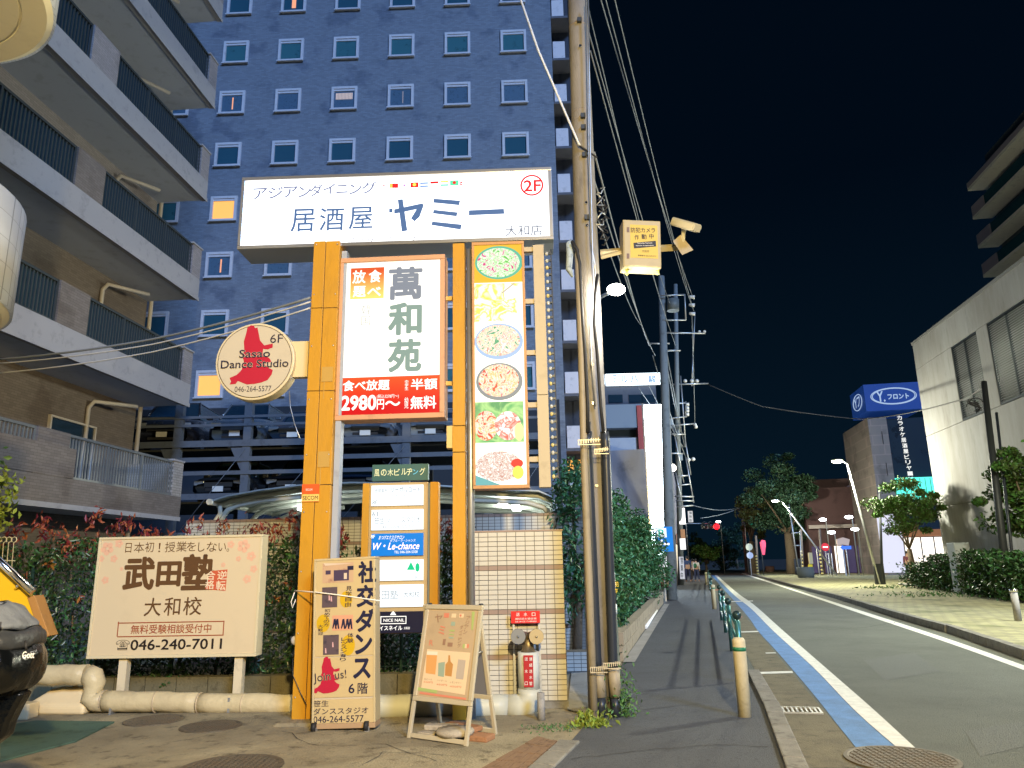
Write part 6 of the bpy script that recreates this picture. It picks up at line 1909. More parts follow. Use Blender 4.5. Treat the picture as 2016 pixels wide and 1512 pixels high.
# tall white vertical sign, standing square to the street
VF = Frame(at(1296, 1100, 42), R(90 - 14))
vs_ = thing('vertical_sign', at(1296, 1100, 42), 'blazing white vertical light sign running down the building beside the sidewalk', 'sign')
zz0, zz1 = at(1290, 1095, 42).z, at(1286, 797, 42).z
VS = Frame((at(1288, 900, 42).x, 42, 0), R(-8))
MB(VS).box(-.42, .66, .06, .35, zz0, zz1).build('housing', alu, vs_)
MB(VS).box(-.42, .66, 0, .055, zz0, zz1).build('light_panel', lit('vertical_white', (.72, .88, 1.0), 22), vs_)
MB(VS).box(.665, .76, -.02, .37, zz0 - .1, zz1 + .1).build('frame_bar', alu, vs_)
MB(VS).box(-.52, -.425, -.02, .37, zz0 - .1, zz1 + .1).build('frame_bar', alu, vs_)
for i, ch in enumerate('ホテルヤマト'):
    z = zz1 - 4.4 - i * .62
    V_, F_ = text_geo(ch)
    mn, mx = V_.min(0), V_.max(0)
    MB(VS).add([((x - (mn[0] + mx[0]) / 2) * .55 + .12, -.005, z + y * .55) for x, y in V_], F_).build('lettering', lit('faint_green', (.45, .8, .75), 2.2), vs_)
# parking sign
PSF = Frame((0, 31, 0), R(-6))
ps = thing('parking_sign', PSF.p(PSF.hit(1305, 1060)[0], 0, 0), 'blue lit parking sign with a white arrow pointing left behind the pole', 'sign')
rect(PSF, (1291, 1037, 1325, 1086), 0, th=.12).build('blue_panel', lit('blue_panel_lit', (.0, .22, .75), .9), ps)
rect(PSF, (1292, 1040, 1312, 1058), -.01, th=.009).build('white_panel', lit('p_white_lit', (.9, .95, 1), 1.2), ps)
text(ps, PSF, 'P', (1296, 1042, 1307, 1057), lit('p_green', (0, .5, .4), .9), .03, -.02)
poly(PSF, [(1293, 1071), (1303, 1062), (1306, 1065), (1301, 1069), (1318, 1069), (1318, 1073), (1301, 1073), (1306, 1077), (1303, 1080)], -.01).build('arrow', lit('arrow_white', (1, 1, 1), 1.3), ps)
rect(PSF, (1299, 1093, 1313, 1116), 0, th=.1).build('lower_panel', lit('lower_white', (.85, .85, .9), 1.3), ps)
text(ps, PSF, '時間\n営業', (1301, 1096, 1311, 1112), lit('lower_ink', (.2, .2, .3), .6), .01, -.01)
MB(PSF).box(PSF.hit(1306, 1100)[0] - .03, PSF.hit(1306, 1100)[0] + .03, .02, .08, 0, PSF.hit(1306, 1090)[1]).build('post', steel, ps)
fl_ = thing('planter_box', G(1308, 1152), 'small terracotta planter under the parking sign', 'planter')
MB(Frame(at(1307, 1140, 31))).lathe([(.16, -.3), (.2, 0), (.18, 0)], n=14).build('pot', mat('terracotta', (.4, .16, .08), .8), fl_)
P = np.array(at(1307, 1128, 31)) + RNG.normal(0, .12, (120, 3)); V, F = leaf_mesh(P, .1); fill_mesh('leaves', V, F, leafw, fl_)

# utility pole farther up the sidewalk with its hardware
b2 = G(1322, 1182)
t2_ = at(1302, 545, 33.5)
up2 = thing('utility_pole', b2, 'tall far utility pole with crossarms and a transformer frame against the night sky', 'utility pole')
cpl = mat('far_pole', (.14, .16, .17), .7, .2, 3)
MB().tube([b2, b2 + (t2_ - b2) * .5, t2_], [.24, .2, .15], 18, world=True).build('shaft', cpl, up2)
def bar(px0, px1, Y, r=.03, m=None, parent=None, name='crossarm', n=6):
    MB().tube([at(*px0, Y), at(*px1, Y)], r, n, world=True).build(name, m or steel, parent)
Y2 = 33
for a, b in (((1300, 582), (1348, 580)), ((1305, 630), (1350, 630)), ((1348, 580), (1350, 630)), ((1302, 655), (1388, 656)), ((1280, 676), (1318, 676)), ((1305, 690), (1340, 690))): bar(a, b, Y2, .035, None, up2)
tfm = MB().tube([at(1325, 590, Y2), at(1325, 612, Y2)], .28, 16, world=True).build('transformer', mat('transf', (.1, .12, .13), .5), up2)
for u, v in ((1362, 584), (1362, 600), (1363, 617)):
    MB().tube([at(u - 6, v, Y2), at(u + 5, v + 1, Y2)], [.06, .09], 10, world=True).build('insulator', mat('porcelain', (.6, .6, .58), .3), up2)
for u in (1377, 1387): MB().ball(tuple(at(u, 653, Y2)), .07).build('insulator', MATS['porcelain'], up2)
lf = thing('line_pole', G(1345, 1150), 'far pole carrying a ladder of crossarms and cable boxes above the shops', 'utility pole')
Y3 = 46
MB().tube([G(1341, 1152), at(1333, 800, Y3), at(1330, 560, Y3)], [.2, .16, .13], 12, world=True).build('shaft', cpl, lf)
for a, b in (((1322, 757), (1394, 755)), ((1325, 795), (1350, 793)), ((1310, 825), (1352, 820)), ((1322, 838), (1370, 834)), ((1315, 855), (1350, 855)), ((1310, 892), (1345, 893)), ((1330, 938), (1355, 936)), ((1332, 956), (1360, 953)), ((1328, 977), (1366, 978)), ((1330, 986), (1366, 986)), ((1332, 998), (1365, 995))): bar(a, b, Y3, .05, None, lf)
for a, b in (((1368, 620), (1364, 700)), ((1364, 700), (1362, 760)), ((1340, 740), (1350, 880)), ((1350, 790), (1350, 822)), ((1350, 900), (1366, 990)), ((1330, 930), (1345, 1000)), ((1348, 860), (1360, 935)), ((1325, 840), (1346, 950))): bar(a, b, Y3, .04, None, lf, 'strut')
for v in (796, 803, 809, 816): MB().tube([at(1350, v, Y3), at(1356, v, Y3)], .1, 8, world=True).build('insulator', MATS['porcelain'], lf)
for u, v in ((1349, 750), (1362, 750), (1372, 750), (1368, 836), (1370, 840), (1365, 904), (1356, 905)): MB().ball(tuple(at(u, v, Y3)), .12).build('insulator', MATS['porcelain'], lf)
for bx in ((1311, 805, 1319, 820), (1318, 825, 1326, 842), (1336, 893, 1344, 906)):
    FFf = Frame((0, Y3, 0)); rect(FFf, bx, 0, th=.3).build('cable_box', mat('cable_box', (.2, .24, .28), .5), lf)
la = thing('street_lamp', at(1323, 930, 44), 'glowing lamp fixed on the far pole above the shops', 'street lamp')
MB().ball(tuple(at(1324, 921, 44)), .22).build('bulb', lit('lamp_far', (1, .95, .85), 12), la)

# overhead wires
def wire(name, pts, r, label, m=blackm, sag=.0, cat='cable'):
    t = thing(name, pts[0], label, cat, 'overhead wires')
    out = []
    for p, q in zip(pts, pts[1:]):
        for i in range(12):
            s = i / 12
            out.append(p + (q - p) * s - Vector((0, 0, sag * 4 * s * (1 - s) * (q - p).length)))
    out.append(pts[-1])
    MB().tube(out, r, 6, world=True).build('wire', m, t)
wgrey = mat('wire_grey', (.2, .22, .24), .5)
wires = [((1150, -20), (1300, 590), .012), ((1158, 60), (1320, 600), .012), ((1162, 100), (1330, 680), .012), ((1180, -10), (1366, 590), .012), ((1190, -10), (1362, 603), .011), ((1208, -10), (1366, 612), .011),
         ((1170, 300), (1278, 680), .016), ((1165, 340), (1290, 700), .014), ((1160, 380), (1262, 640), .012)]
for i, (a, b, r) in enumerate(wires):
    wire('overhead_wire', [at(a[0], a[1], 10.5) + (at(a[0], a[1], 10.5) - at(b[0], b[1], 33)) * .35, at(a[0], a[1], 10.5), at(b[0], b[1], 33)] if a[1] < 20 else [at(a[0], a[1], 10.5), at(b[0], b[1], 33)], r, ['thin wire nearest the big pole, ending at the far pole top', 'thin wire ending at the top crossarm of the far pole', 'thin wire ending low on the far pole shaft', 'wire ending at the upper insulator of the far pole frame', 'wire ending at the middle insulator of the far pole frame', 'wire ending at the lowest insulator of the far pole frame', 'thick wire leaving the big pole at its lower strap', 'sagging wire below the thick one from the lower strap', 'lowest thin wire leaving the big pole, left of the cabinet'][i], wgrey, .015)
for i, (a, b, y0_, y1_) in enumerate((((1302, 660), (1340, 850), 33, 46), ((1300, 620), (1348, 880), 33, 46), ((1255, 760), (1330, 860), 40, 46), ((1362, 620), (1368, 840), 33, 46), ((1268, 740), (1345, 880), 38, 46), ((1285, 700), (1350, 900), 33, 46))):
    wire('overhead_wire', [at(*a, y0_), at(*b, y1_)], .02, ['dark wire from the far pole crossarm to the cable boxes', 'dark wire from the far pole top to the lower cable boxes', 'dark wire passing in front of the rooftop sign', 'rightmost dark wire dropping from the porcelain insulators', 'dark wire crossing the rooftop sign to the lower cable box', 'lowest dark wire between the two far poles'][i], wgrey, .02)
wire('thick_service_cable', [at(940, -260, 9.3), at(1022, -10, 8.9), at(1060, 100, 8.75), at(1141, 287, 8.5)], .016, 'thick twisted service cable slanting down to the big pole', mat('twist_cable', (.45, .47, .5), .4, .5, 60), .0)
k = MB(); p, q = at(1022, -10, 8.9), at(1141, 287, 8.5)
pts = []
for i in range(260):
    s = i / 259; c = p + (q - p) * s
    pts.append(c + Vector((.02 * math.cos(i * .9), .02 * math.sin(i * .9), 0)))
wire('strap_wire', [at(1141, 287, 8.5), at(1175, 310, 8.5)], .012, 'short dark cable crossing the big pole below its strap')
for i, (a, m_, b) in enumerate((((-10, 708), (300, 668), (612, 586)), ((-10, 716), (300, 678), (612, 594)), ((-10, 735), (300, 693), (612, 606)))):
    wire('overhead_wire', [at(*a, 11), at(*m_, 9.8), at(*b, 8.5)], .010 if i else .016, ['dark cable running left from the yellow column, topmost of three', 'pale cable running left from the yellow column, middle of three', 'pale cable running left from the yellow column, lowest of three'][i], wgrey if i == 0 else mat('pale_wire', (.55, .55, .55), .4), .01)
wire('overhead_wire', [at(1395, 757, 47), at(1500, 800, 47), at(1690, 825, 47), at(1900, 785, 30), at(1936, 760, 27)], .03, 'long cable crossing the street to the dark pole on the right', blackm, .01)
wire('overhead_wire', [at(1365, 995, 60), at(1460, 998, 75)], .03, 'wire crossing above the red signal, upper one', wgrey, .02)
wire('overhead_wire', [at(1380, 1020, 60), at(1460, 998, 75)], .03, 'wire crossing above the red signal, lower one', wgrey, .01)

# shops along the sidewalk
shop = thing('shop_row', G(1345, 1140), 'narrow row of lit shopfronts at the end of the sidewalk', 'building')
SH = Frame(at(1330, 1130, 44), R(90 - 13)); SH.o.z = 0
MB(SH).box(6, 34, 0, 6, 0, 9).build('wall', mat('shop_wall', (.25, .24, .26), .8, .2, .6), shop)
for i in range(7):
    w_ = MB(SH).box(7 + i * 3.8, 9.6 + i * 3.8, -.06, -.01, .3, 2.6).build('shop_window', lit('shop_glow_%d' % (i % 3), ((1, .85, .6), (.95, .95, 1), (1, .7, .45))[i % 3], (1.2, 1.6, 1.0)[i % 3]), shop)
    MB(SH).box(6.8 + i * 3.8, 9.8 + i * 3.8, -.5, -.05, 2.7, 3.3).build('awning', mat('awning_%d' % (i % 3), ((.35, .2, .15), (.4, .42, .45), (.15, .2, .2))[i % 3], .7), w_)
SG = Frame((0, 50, 0), R(-10))
for (bx, m, s, lbl) in (((1337, 1000, 1349, 1032), lit('s_white', (1, .95, .95), 1.8), '', 'glowing white upright shop sign high on the shop row'), ((1355, 1006, 1364, 1028), lit('s_cream', (.6, .6, .62), .9), '珈琲店', 'dim grey hanging shop sign with dark characters above the shops'),
                        ((1339, 1060, 1350, 1082), lit('s_pale', (.9, .9, .9), 1.2), '', 'pale square shop sign under the glowing one'), ((1340, 1042, 1349, 1060), mat('s_brown', (.4, .2, .1), .6), '', 'brown panel sign between two pale shop signs'),
                        ((1338, 1096, 1347, 1140), lit('s_banner', (.6, .62, .7), .8), '営業中', 'tall pale standing banner beside the walking people')):
    t = thing('shop_sign', SG.p(SG.hit((bx[0] + bx[2]) / 2, bx[3])[0], 0, max(0, SG.hit(bx[0], bx[3])[1])), lbl, 'sign')
    rect(SG, bx, 0, th=.2).build('panel', m, t)
    for i, ch in enumerate(s):
        h = (bx[3] - bx[1]) / max(3, len(s)); text(t, SG, ch, (bx[0] + 2, bx[1] + 1 + i * h, bx[2] - 2, bx[1] + i * h + h - 1), lit('s_ink', (.05, .08, .12), .3), .02, -.02)

# ================================================================ lamps over the plaza
def plaza_lamp(base, head, knee, power, label, foot2=None, on=True):
    t = thing('plaza_lamp', base, label, 'street lamp', 'leaning silver lamps on the plaza')
    MB().tube([base, knee], [.075, .05], 12, world=True).build('pole', steel, t)
    if foot2 is not None: MB().tube([base + Vector((.12, 0, 0)), foot2], [.08, .05], 10, world=True).build('brace_pole', darksteel, t)
    MB().tube([knee, (knee + head) / 2 + Vector((0, 0, .08)), head], .035, 8, world=True).build('arm', steel, t)
    h = MB(Frame(head)).ball((0, 0, .05), .34, .2, .07).build('lamp_head', mat('lamp_shell', (.6, .62, .6), .4), t)
    MB(Frame(head)).ball((0, 0, -.02), .3, .17, .075).build('lens', lit('lens_green_white', (.95, 1, .62), 22), h)
    lamp_light('lamp_light', tuple(head - Vector((0, 0, .3))), power, (1.0, .98, .76), .25, parent=t)
    return t
bb = G(1733, 1156)
plaza_lamp(bb, at(1648, 908, bb.y - .3), at(1668, 913, bb.y), 4600, 'leaning silver street lamp on the plaza, its bright head before the blue-topped tower', at(1731, 955, bb.y))
MB().box(bb.x - .22, bb.x + .3, bb.y - .06, bb.y + .06, .15, 1.2).build('dark_plate', darksteel, bpy.data.objects['plaza_lamp'])
bb2 = G(1650, 1136)
plaza_lamp(bb2, at(1526, 986, bb2.y - .3), at(1541, 989, bb2.y), 2000, 'leaning silver street lamp farther off, in front of the big tree')
nb_ = Vector((16.2, 14.8, 0))
plaza_lamp(nb_, Vector((12.9, 14.3, 7.6)), Vector((14.0, 14.5, 7.4)), 5200, 'leaning silver street lamp of the same row, standing just outside the picture')
for (u, v, Y, pw_, c, lbl) in ((1674, 961 - 850 + 850, 60, 0, 0, ''),): pass
def small_lamp(u, v, Y, label, col=(.95, .97, 1), es=14, r=.22, post=True):
    p = at(u, v, Y)
    t = thing('street_lamp', (p.x + .25, p.y, 0), label, 'street lamp', 'small white lamps by the far shops')
    if post: MB().tube([(p.x + .25, p.y, 0), (p.x + .25, p.y, p.z + .1), (p.x, p.y, p.z + .12)], .05, 8, world=True).build('pole', steel, t)
    MB(Frame(p)).ball((0, 0, 0), r * 1.5, r, r * .6).build('lamp_head', lit('far_lamp_white', col, es), t)
small_lamp(1620, 1023, 66, 'small white lamp left of the dark brown building')
small_lamp(1683, 1042, 62, 'brightest small white lamp at the foot of the pale tower')
small_lamp(1637, 1048, 64, 'small white lamp low between the tree and the pale tower')
small_lamp(1671, 1018, 60, 'hooked street lamp in front of the purple building sign', es=5)
small_lamp(1414, 1027, 85, 'tiny white lamp right above the red signal', r=.2)

# ================================================================ traffic signals
def signal(u, v, Y, label, col, post=None, w=1.2, arm=None, nm='sig'):
    c = at(u, v, Y)
    t = thing('traffic_light', (post or c).x and (c.x + w, c.y, 0), label, 'traffic light', 'traffic signals at the crossing')
    f = Frame(c)
    MB(f).box(-w / 2, w / 2, 0, .25, -.22, .22).build('housing', mat('sig_house', (.25, .27, .26), .5), t, bev=.05)
    for i in (-1, 0, 1):
        on = i == {'r': 1, 'g': -1}[col]
        m = lit('signal_red', (1, .002, .004), 14) if on and col == 'r' else lit('signal_green', (.0, .9, .6), 2.5) if on else mat('lens_off', (.03, .03, .03), .2)
        MB(f).ball((i * w * .32, -.02, 0), w * .14, .06, w * .14).build('lens', m, t)
        MB(f).tube([(i * w * .32, -.02, .02 + w * .13), (i * w * .32, -.25, .0 + w * .13)], [w * .15, w * .13], 8, caps=False).build('visor', MATS['sig_house'], t)
    if arm: MB().tube([(c.x + arm, c.y + .2, 0), (c.x + arm, c.y + .2, c.z + .4), (c.x, c.y + .2, c.z + .35)], .07, 8, world=True).build('mast', steel, t)
    if col == 'r': lamp_light('signal_glow', tuple(c + Vector((w * .32, -.6, 0))), 30, (1, .03, .03), .15, parent=t)
    return t
signal(1399, 1037, 82, 'red traffic light glowing over the end of the street', 'r', arm=-2.6, w=2.0)
signal(1603, 1063, 72, 'red traffic light right of the big tree before the shops', 'r', arm=2.0, w=1.5)
signal(1489, 1030, 80, 'green traffic light beside the olive tree at the crossing', 'g', arm=-1.2, w=1.3)

# ================================================================ trees
def tree(name, base, h, crown, label, m, n=9000, leaf=.28, trunk_r=.25, lean=(0, 0), seed=1, group=None, gaps=True, limbs=7):
    t = thing(name, base, label, 'tree', group)
    rg = np.random.default_rng(seed)
    b = Vector(base)
    cx, cy, cz, rx, ry, rz = crown
    tk_ = MB()
    fork = b + Vector((lean[0] * .5, lean[1] * .5, h * .42))
    tk_.tube([b, b + (fork - b) * .5 + Vector((.05, 0, 0)), fork], [trunk_r * 1.25, trunk_r, trunk_r * .8], 12, world=True)
    tk_.build('trunk', barkm, t)
    P = []
    ncl = 46
    for i in range(ncl):
        d = rg.normal(size=3); d /= np.linalg.norm(d); d[2] = d[2] * .9
        c = np.array([cx, cy, cz]) + d * np.array([rx, ry, rz]) * (.3 + .85 * rg.random() ** .8)
        s = (.13 + .30 * rg.random() ** 1.5) * min(rx, rz)
        k = int(n / ncl)
        q = rg.normal(size=(k, 3)); q /= np.linalg.norm(q, axis=1)[:, None]; q *= (rg.random(k)[:, None] ** .45)
        P.append(c + q * s * np.array([1.35, 1.3, .8]))
        if i < limbs:
            e = Vector(c)
            MB().tube([fork, fork + (e - fork) * .5 + Vector((0, 0, .15)), e], [trunk_r * .32, trunk_r * .18, .02], 7, world=True).build('limb', barkm, t)
    V, F = leaf_mesh(np.concatenate(P), leaf, .1, .5)
    fill_mesh('crown', V, F, m, t)
    return t
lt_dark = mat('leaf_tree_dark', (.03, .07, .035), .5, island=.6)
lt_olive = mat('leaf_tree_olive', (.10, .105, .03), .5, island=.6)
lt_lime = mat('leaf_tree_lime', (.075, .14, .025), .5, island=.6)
Yt = 62
def C_at(u, v, Y, ru, rv, ry): 
    p = at(u, v, Y); s = Y / 1456
    return (p.x, p.y, p.z, ru * s, ry, rv * s)
bt = G(1560, 1133)
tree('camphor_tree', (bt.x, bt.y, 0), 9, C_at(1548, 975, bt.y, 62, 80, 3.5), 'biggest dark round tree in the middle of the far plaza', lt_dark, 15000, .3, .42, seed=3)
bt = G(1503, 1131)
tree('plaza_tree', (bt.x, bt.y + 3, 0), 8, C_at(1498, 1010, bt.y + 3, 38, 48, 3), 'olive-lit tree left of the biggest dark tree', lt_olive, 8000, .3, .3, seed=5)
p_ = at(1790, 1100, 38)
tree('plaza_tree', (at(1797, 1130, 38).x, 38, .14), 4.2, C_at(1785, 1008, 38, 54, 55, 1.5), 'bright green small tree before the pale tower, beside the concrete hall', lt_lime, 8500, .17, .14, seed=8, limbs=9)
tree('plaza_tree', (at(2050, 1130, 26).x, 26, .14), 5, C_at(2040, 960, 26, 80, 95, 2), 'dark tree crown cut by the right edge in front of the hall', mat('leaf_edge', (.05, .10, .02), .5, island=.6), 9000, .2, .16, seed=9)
p_ = at(1385, 1092, 90)
for i, (u, v, Y, ru, rv, m, lbl) in enumerate(((1388, 1088, 88, 22, 18, lt_lime, 'small bright bush at the end of the street beyond the red signal'), (1418, 1095, 110, 30, 26, lt_dark, 'dark tree mass right of the small bright bush at the street end'), (1372, 1080, 112, 18, 30, lt_dark, 'dark tree behind the walking people'), (1448, 1075, 125, 34, 50, lt_dark, 'tall black tree behind the crossing'))):
    p = at(u, v, Y)
    tree('far_tree', (p.x, p.y, 0), max(1.5, p.z), C_at(u, v, Y, ru, rv, 2), lbl, m, 2600, .34, .15, seed=20 + i, group='trees at the end of the street')
lf_ = thing('leafy_branch', at(5, 985, 9.5), 'bright yellow-green leaves poking in at the left edge', 'plant')
P = np.array(at(-8, 985, 9.5)) + RNG.normal(0, 1, (260, 3)) * [.12, .1, .25]
V, F = leaf_mesh(P, .1, .3, .5); fill_mesh('leaves', V, F, leafy, lf_)
MB().tube([at(-30, 1300, 9.5), at(-20, 1100, 9.5), at(-6, 960, 9.5)], [.02, .015, .005], 6, world=True).build('stem', barkm, lf_)

# hedge blocks along the hall
hedgem = mat('leaf_hedge_right', (.035, .085, .025), .5, island=.6)
def rhedge(u0_, u1_, vt_, vb_, Y0_, Y1_, label, n):
    L, Rr = at(u0_, vb_, Y0_), at(u1_, vb_, Y1_)
    t = thing('hedge', ((L.x + Rr.x) / 2, (Y0_ + Y1_) / 2, .14), label, 'hedge', 'clipped hedges along the concrete hall')
    zt = at((u0_ + u1_) / 2, vt_, (Y0_ + Y1_) / 2).z
    s = RNG.random(n)[:, None]
    P = np.array(L)[None] * (1 - s) + np.array(Rr)[None] * s
    P[:, 2] = .2 + RNG.random(n) * (zt - .2)
    P[:, 0] += RNG.normal(0, .3, n) + .2; P[:, 1] += RNG.normal(0, .3, n)
    P[:, 2] += .06 * np.sin(P[:, 1] * 3)
    V, F = leaf_mesh(P, .15, .1, .5); fill_mesh('foliage', V, F, hedgem, t)
    k = MB()
    for i in range(6):
        c = L + (Rr - L) * (i + .5) / 6; k.tube([(c.x + .2, c.y, .1), (c.x + .2, c.y, zt * .8)], .03, 5, world=True)
    k.build('stems', barkm, t, kind='stuff')
rhedge(1790, 1832, 1108, 1165, 36, 33.5, 'round shrub at the foot of the small bright tree', 1500)
rhedge(1838, 1895, 1092, 1165, 33, 30, 'middle clipped hedge left of the grey cabinet by the hall', 3400)
rhedge(1908, 1975, 1084, 1178, 28.5, 25.5, 'boxy dark clipped hedge right of the grey cabinet', 4500)
rhedge(1980, 2060, 1088, 1185, 25, 22.5, 'clipped hedge cut by the right edge of the picture', 4500)
hb_ = thing('hedge_border', G(1800, 1150), 'thin pale stone border at the foot of the hedges', 'border')
pts = [G(u, v, .14) for u, v in ((1770, 1152), (1850, 1158), (1930, 1166), (2016, 1180), (2120, 1200))]
MB().tube([p + Vector((0, 0, .05)) for p in pts], .06, 4, world=True, smooth=False).build('border_stone', conc, hb_)
gb = thing('grey_cabinet', at(1905, 1160, 29.5), 'tall grey utility cabinet standing between two clipped hedges', 'cabinet')
q = at(1903, 1160, 29.5); zc = at(1900, 1068, 29.5).z
MB().box(q.x - .28, q.x + .32, 29.4, 29.9, .14, zc).build('case', mat('cab_grey', (.42, .46, .47), .5), gb, bev=.02)
MB().box(q.x - .26, q.x - .0, 29.38, 29.399, .3, zc - .08).build('door', mat('cab_door', (.47, .5, .5), .5), gb)
MB().box(q.x + .02, q.x + .3, 29.38, 29.399, .3, zc - .08).build('door', MATS['cab_door'], gb)
dpb = at(1985, 1170, 25); dpt = at(1937, 752, 27)
dp = thing('dark_pole', (dpb.x, dpb.y, 0), 'dark utility pole with a twin conduit leaning in front of the concrete hall', 'pole')
MB().tube([(dpb.x, dpb.y, 0), tuple(dpt)], [.13, .1], 12, world=True).build('shaft', mat('pole_black', (.025, .028, .03), .5), dp)
MB().tube([(dpb.x + .25, dpb.y, 0), tuple(dpt + Vector((.2, -.1, -1.2)))], .05, 8, world=True).build('conduit', blackc, dp)
for i in range(4):
    c = at(1922 - i * 2, 792 + i * 3, 26.8); MB().tube([c + Vector((.25 * math.cos(t + i), 0, .16 * math.sin(t))) for t in [k * .6 for k in range(9)]], .02, 5, world=True).build('cable_loop', blackm, dp)
sb = thing('short_post', G(1998, 1222, .14), 'short stubby grey post on the plaza at the right edge', 'post')
q = G(2005, 1222, .14); MB().tube([q, q + Vector((0, 0, .62))], .075, 14, world=True).build('post', conc, sb)
MB().tube([q + Vector((0, 0, .621)), q + Vector((0, 0, .68))], .085, 14, world=True).build('cap', chrome, sb)
for (u, v, n, lbl) in ((1733, 1158, 120, 'weeds round the foot of the nearest plaza lamp'), (1850, 1172, 260, 'weeds along the stone border below the hedges')):
    c = G(u, v, .14); tuft('weed_patch', tuple(c), n, .5 if n < 200 else 1.2, .06, lbl, leafw, .12)

# ================================================================ tower with the blue top
TY = 60
tc_ = at(1700, 822, TY); 
TB = Frame((at(1712, 820, TY).x, TY, 0), R(-10))
yt_ = thing('blue_topped_tower', TB.o, 'pale tower with a blue lit box sign on top and a dark glass front', 'building')
def zz(v, u=1720): return at(u, v, TY).z
MB(TB).box(-.2, 1.25, 0, 8, 0, zz(822)).build('pale_pier', tilemat('pier_pale', (.20, .17, .15), (.25, .2, .18), 1.6, .8, 'XZ', .5, .05, .6, .2), yt_)
MB(TB).box(1.26, 6.2, .3, 8, 0, zz(825)).build('dark_front', mat('dark_front', (.012, .02, .03), .2, .4, .8, spec=.8), yt_)
bluem = mat('blue_box', (.012, .04, .2), .4, emit=(.01, .05, .25), es=.3)
MB(TB).box(-.35, 4.0, -.6, 3.6, zz(812), zz(760)).build('top_box', bluem, yt_)
edge = lit('pale_blue_line', (.45, .6, .85), .75)
o = MB(TB); o.disc
for s_ in (2.05, 1.92):
    pts = [(1.85 + s_ * .85 * math.cos(t), -.63, (zz(815) + zz(755)) / 2 + s_ * .33 * math.sin(t)) for t in [k * .2094 for k in range(31)]]
    MB(TB).tube(pts, .035, 4).build('oval_outline', edge, yt_)
def TX(s, a, z, w_, h_, m, b=-.64, bold=.02, parent=None, fr=TB):
    V_, F_ = text_geo(s); mn, mx = V_.min(0), V_.max(0); q_ = (V_ - (mn + mx) / 2) * [w_ / (mx[0] - mn[0]), h_ / (mx[1] - mn[1])]
    k = MB(fr)
    for i, (ox, oz) in enumerate(((0, 0), (bold, 0), (0, bold), (-bold, -bold))): k.add([(a + x + ox, b - i * .002, z + y + oz) for x, y in q_], F_)
    return k.build('lettering', m, parent or yt_)
zc_ = (zz(815) + zz(755)) / 2
TX('Y.', .88, zc_, .6, .85, edge); TX('フロント', 2.2, zc_ - .05, 1.6, .42, edge)
# the left face of the box carries the same oval
LB2 = Frame(TB.p(-.38, 1.5, 0), R(-10 - 90))
pts = [(1.3 * math.cos(t), 0, zc_ + .66 * math.sin(t)) for t in [k * .2094 for k in range(31)]]
MB(LB2).tube(pts, .035, 4).build('oval_outline', edge, yt_); TX('Yフ', 0, zc_, 1.6, .8, edge, -.02, fr=LB2)
for j, v in enumerate((850, 912, 975)):
    MB(TB).box(.75, .8, -.03, -.005, zz(v + 25), zz(v)).build('slot_window', mat('slot_dark', (.03, .03, .03), .5), yt_)
for i, ch in enumerate('カラオケ居酒屋ビリヤード'):
    TX(ch, 2.35 + i * .02, zz(818 + 11 * i + 6), .36, .34, lit('strip_letters', (.8, .8, .75), 1.1), .27, .01)
MB(TB).box(1.3, 6.1, -.2, .28, zz(985), zz(943)).build('green_band', lit('green_band_lit', (.1, .85, .65), 1.5), yt_)
for i in range(12): MB(TB).box(1.5 + i * .38, 1.54 + i * .38, -.23, -.201, zz(983), zz(945)).build('band_rib', mat('rib_dark', (.02, .1, .08), .5), yt_)
MB(TB).box(-.5, 1.2, -.06, -.01, .3, zz(1010)).build('white_shopfront', lit('shopfront_white', (.85, .85, 1), .8), yt_)
MB(TB).box(1.4, 6.1, -.1, .28, .2, zz(1060)).build('bright_shop', lit('shop_bright', (1, .9, .78), 1.6), yt_)
MB(TB).box(1.3, 6.2, -.6, .2, zz(1058), zz(1045)).build('orange_awning', mat('orange_awning', (.55, .18, .05), .6), yt_)
for i in range(5): MB(TB).box(1.5 + i * .95, 1.58 + i * .95, -.13, -.101, .2, zz(1060)).build('mullion', darksteel, yt_)
# brown building and the purple sign face
BR = Frame((at(1640, 1000, 68).x, 68, 0), R(-14))
bb_ = thing('brown_building', BR.o, 'dark brown building with a dim purple sign face and a round emblem', 'building')
def z68(v, u=1640): return at(u, v, 68).z
MB(BR).box(-2.0, 3.8, 3, 12, 0, z68(937)).build('upper_block', mat('brown_block', (.09, .055, .055), .8, .2, 1), bb_)
MB(BR).box(-2.4, 1.9, 0, 10, 0, z68(960)).build('brown_front', mat('brown_front', (.07, .038, .038), .8, .2, 1), bb_)
MB(BR).box(1.91, 4.4, -.4, 10, z68(1035), z68(953)).build('purple_face', mat('purple_face', (.30, .26, .34), .7, .1, 1, emit=(.3, .26, .36), es=.12), bb_)
MB(BR).ring(2.9, -.42, z68(963) - .3, .28, .36, 24).build('emblem', mat('emblem_dark', (.1, .08, .12), .6), bb_)
for i, ch in enumerate('すし屋の街'): TX(ch, 2.75, z68(984 + i * 10), .36, .36, mat('purple_ink', (.03, .025, .05), .6), -.43, .012, bb_, BR)
MB(BR).box(-2.3, 4.3, -.5, -.01, z68(1040), z68(1033)).build('canopy', mat('canopy_pale', (.35, .3, .28), .6), bb_)
for i in range(7):
    MB(BR).box(-2.2 + i * .95, -1.5 + i * .95, -.08, -.03, .2, z68(1075)).build('shop_window', MATS['shop_bright'] if i % 3 == 2 else mat('shop_dark_purple', (.05, .04, .09), .2, emit=(.25, .2, .5), es=.12), bb_)
cs_ = thing('curved_sign', at(1660, 1066, 60), 'pale curved shop sign board in front of the brown building', 'sign')
CSf = Frame((0, 60, 0))
